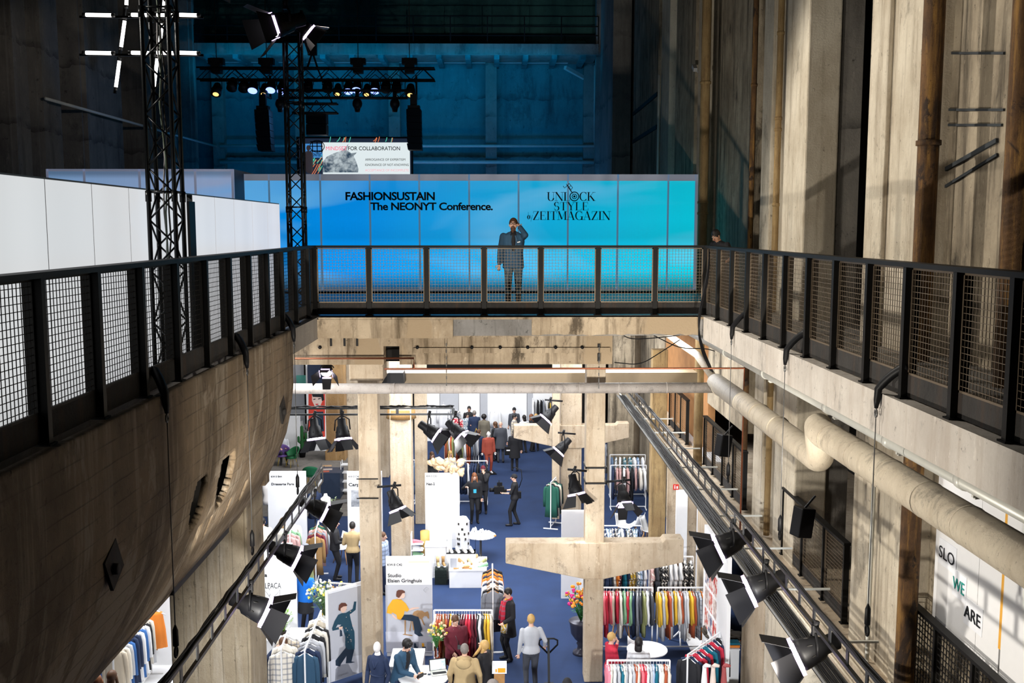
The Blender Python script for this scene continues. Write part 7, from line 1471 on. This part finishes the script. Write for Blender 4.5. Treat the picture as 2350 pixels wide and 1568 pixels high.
# lounge, upper left
t, a, b, Y_ = boxt('display_counter', 'navy counter with magazines at the left stand', 'counter', 735, 780, 1086, 1.0, .9, 'wire_d')
for c in t.children: setmat(c, flat('navy lacquer', (.02, .035, .07), .5))
for i, (px, py) in enumerate(((751, 1069), (752, 1077), (745, 1082))): p = W(px, py, Z=1.01); g = G((p.x, p.y, 1.0)); g.cb((p.x, p.y, 1.004), (.34, .22, .008), Euler((0, 0, .15)).to_matrix()); tag(g.build('magazine', flat('magazine cover %d' % i, ((.5, .3, .15), (.55, .45, .4), (.5, .1, .05))[i], .5, 0, .6, 12)), ('back magazine on the navy counter', 'middle magazine on the navy counter', 'front magazine with a red cover on the navy counter')[i], 'magazine')
p = W(782, 1060, Z=1.3); t = thing('shelf_trolley', 'white metal trolley with shelves beside the navy counter', 'trolley', (p.x + .2, p.y, 0)); 
for sx in (0, .42):
    for sy in (0, .35): g = G(t.location); g.bar((p.x + sx, p.y + sy, 0), (p.x + sx, p.y + sy, 1.3), .025); g.build('upright', M['rack'], t)
for z in (.15, .5, .85, 1.15): g = G(t.location); g.box(p.x, p.x + .42, p.y, p.y + .35, z, z + .02); g.build('shelf', M['rack'], t)
def tub(label, px, py, rz, col, sit=False):
    q = at(px, py); t = thing('tub_chair', label, 'chair', q, rz); g = G(); vs = []; n, k = 17, 6
    for i in range(k):
        for j in range(n): a = -.15 + (pi + .3) * j / (n - 1); u = i / (k - 1); r = .26 + .1 * u; vs.append((r * cos(a), r * sin(a) * .9, .42 + u * (.16 + .26 * max(0, sin(a)))))
    g.add(vs, [(i * n + j, i * n + j + 1, (i + 1) * n + j + 1, (i + 1) * n + j) for i in range(k - 1) for j in range(n - 1)], 0, True); g.lathe((0, 0, .38), [(.2, 0), (.28, .05)], 16); o = g.build('seat_shell', flat('velvet', col, .7), t); m = o.modifiers.new('s', 'SOLIDIFY'); m.thickness = .03
    for k in range(4): g = G(); a = pi / 4 + k * pi / 2; g.tube([(.15 * cos(a), .15 * sin(a), .4), (.27 * cos(a), .27 * sin(a), 0)], .012, 6); g.build('leg', flat('gilt legs', (.6, .42, .08), .4, .5), t)
tub('green velvet tub chair left of the cactus', 670, 1072, -.8, (.01, .12, .04)); tub('purple tub chair of the seated person in the lounge', 648, 1068, .2, (.10, .05, .2)); tub('green velvet tub chair behind the navy counter, seen from above', 716, 1115, pi, (.01, .14, .06))
q = at(694, 1050); t = thing('potted_cactus', 'tall green cactus in a black pot in the lounge', 'plant', q); g = G(t.location); g.lathe((q.x, q.y, 0), [(.12, 0), (.19, .36), (.17, .38)], 14); g.build('pot', M['black'], t); g = G(t.location); g.cap((q.x, q.y, .3), (q.x, q.y, 1.35), .09, .07); g.cap((q.x, q.y, .7), (q.x + .17, q.y, .8), .06); g.cap((q.x + .17, q.y, .8), (q.x + .17, q.y, 1.05), .06); g.cap((q.x, q.y, .6), (q.x - .15, q.y, .72), .055); g.cap((q.x - .15, q.y, .72), (q.x - .15, q.y, .9), .055); g.build('cactus_body', flat('cactus green', (.02, .12, .03), .7), t)
boxt('display_counter', 'pale grey counter at the back of the lounge', 'counter', 648, 681, 960, 1.6, .8, 'white')
for i, (px, py) in enumerate(((688, 1002), (700, 1004), (715, 1003))): q = at(px, py + 8); chair(('left', 'middle', 'right')[i] + ' white chair at the back of the lounge', q, .3 + i)
# sign
p = W(1551, 1118, Y=26.95); g = G(p); g.box(p.x - .075, p.x + .075, 26.92, 26.95, p.z - .075, p.z + .075); o = tag(g.build('fire_sign', flat('sign red', (.6, .02, .01), .5)), 'small square red fire equipment sign on the wall under the cable tray', 'sign'); g = G(p); g.box(p.x - .045, p.x - .02, 26.91, 26.92, p.z - .04, p.z + .03); g.box(p.x + .01, p.x + .05, 26.91, 26.92, p.z - .04, p.z + .03); g.box(p.x - .045, p.x - .02, 26.91, 26.92, p.z + .04, p.z + .055); g.build('pictogram', M['white'], o)
g = G((2.2, 26.95, 0)); a = W(1532, 1100, Y=27); b = W(1575, 1100, Y=27); g.box(a.x, b.x + .3, 26.96, 27.1, 0, W(0, 1090, Y=27).z + .2); tag(g.build('wall_pier', M['pillar']), 'pale concrete wall piece carrying the red sign', 'pier')
a = W(1552, 1125, Y=26.9); b = W(1578, 1125, Y=26.9); g = G((a.x, 26.9, 0)); g.box(a.x, b.x, 26.86, 26.95, 0, a.z); tag(g.build('white_door', M['white']), 'white door leaf below the small red sign', 'door')
# white booth backs around the stands
for (x0, x1, y0, y1, z, lab, m) in ((W(1290, 1000, Y=26.5).x, W(1343, 1000, Y=26.5).x, 26.5, 26.6, 2.45, 'white booth wall standing behind the T shaped pillar', 'white'), (4.62, 5.1, 19.5, 25.5, .02, 'white floor mat beside the photo board', 'white'), (-3.42, -3.34, 26, 27.4, 2.4, 'white partition edge just right of the tall beige pillar', 'white'), (-9.5, -6.6, 25.9, 26, 2.5, 'white booth back wall behind the alpaca board', 'white'), (W(980, 1000, Y=30.3).x, W(1036, 1000, Y=30.3).x, 30.3, 30.4, 1.2, 'low white panel behind the shoe counter', 'white'), (-10.2, -6.6, 22.4, 22.5, 2.4, 'white booth wall in the lower left corner', 'white'), (-7.9, -5.0, 23.9, 24.0, 2.4, 'white booth wall left of the alpaca board', 'white')):
    bwall(lab, x0, x1, y0, y1, z, m)
g = G((0, 0, 0)); g.box(-8.4, -4.9, 18, 24, 0, .015); struct(g, 'floor_white', M['white']); g = G(); g.box(W(900, 1000, Y=21).x - .3, W(985, 1000, Y=21).x, 19.5, 22.0, 0, .012); struct(g, 'floor_white', M['white'])
p = W(345, 1478, Y=22.38); g = G(p); g.tube([p + V((-.12, -.02, -.2)), p + V((0, -.02, 0)), p + V((.17, -.02, -.14))], .018, 6); g.tube([p, p + V((0, -.02, .5))], .012, 6); tag(g.build('wooden_hanger', M['wood']), 'empty wooden hanger on the white wall in the lower left corner', 'hanger')
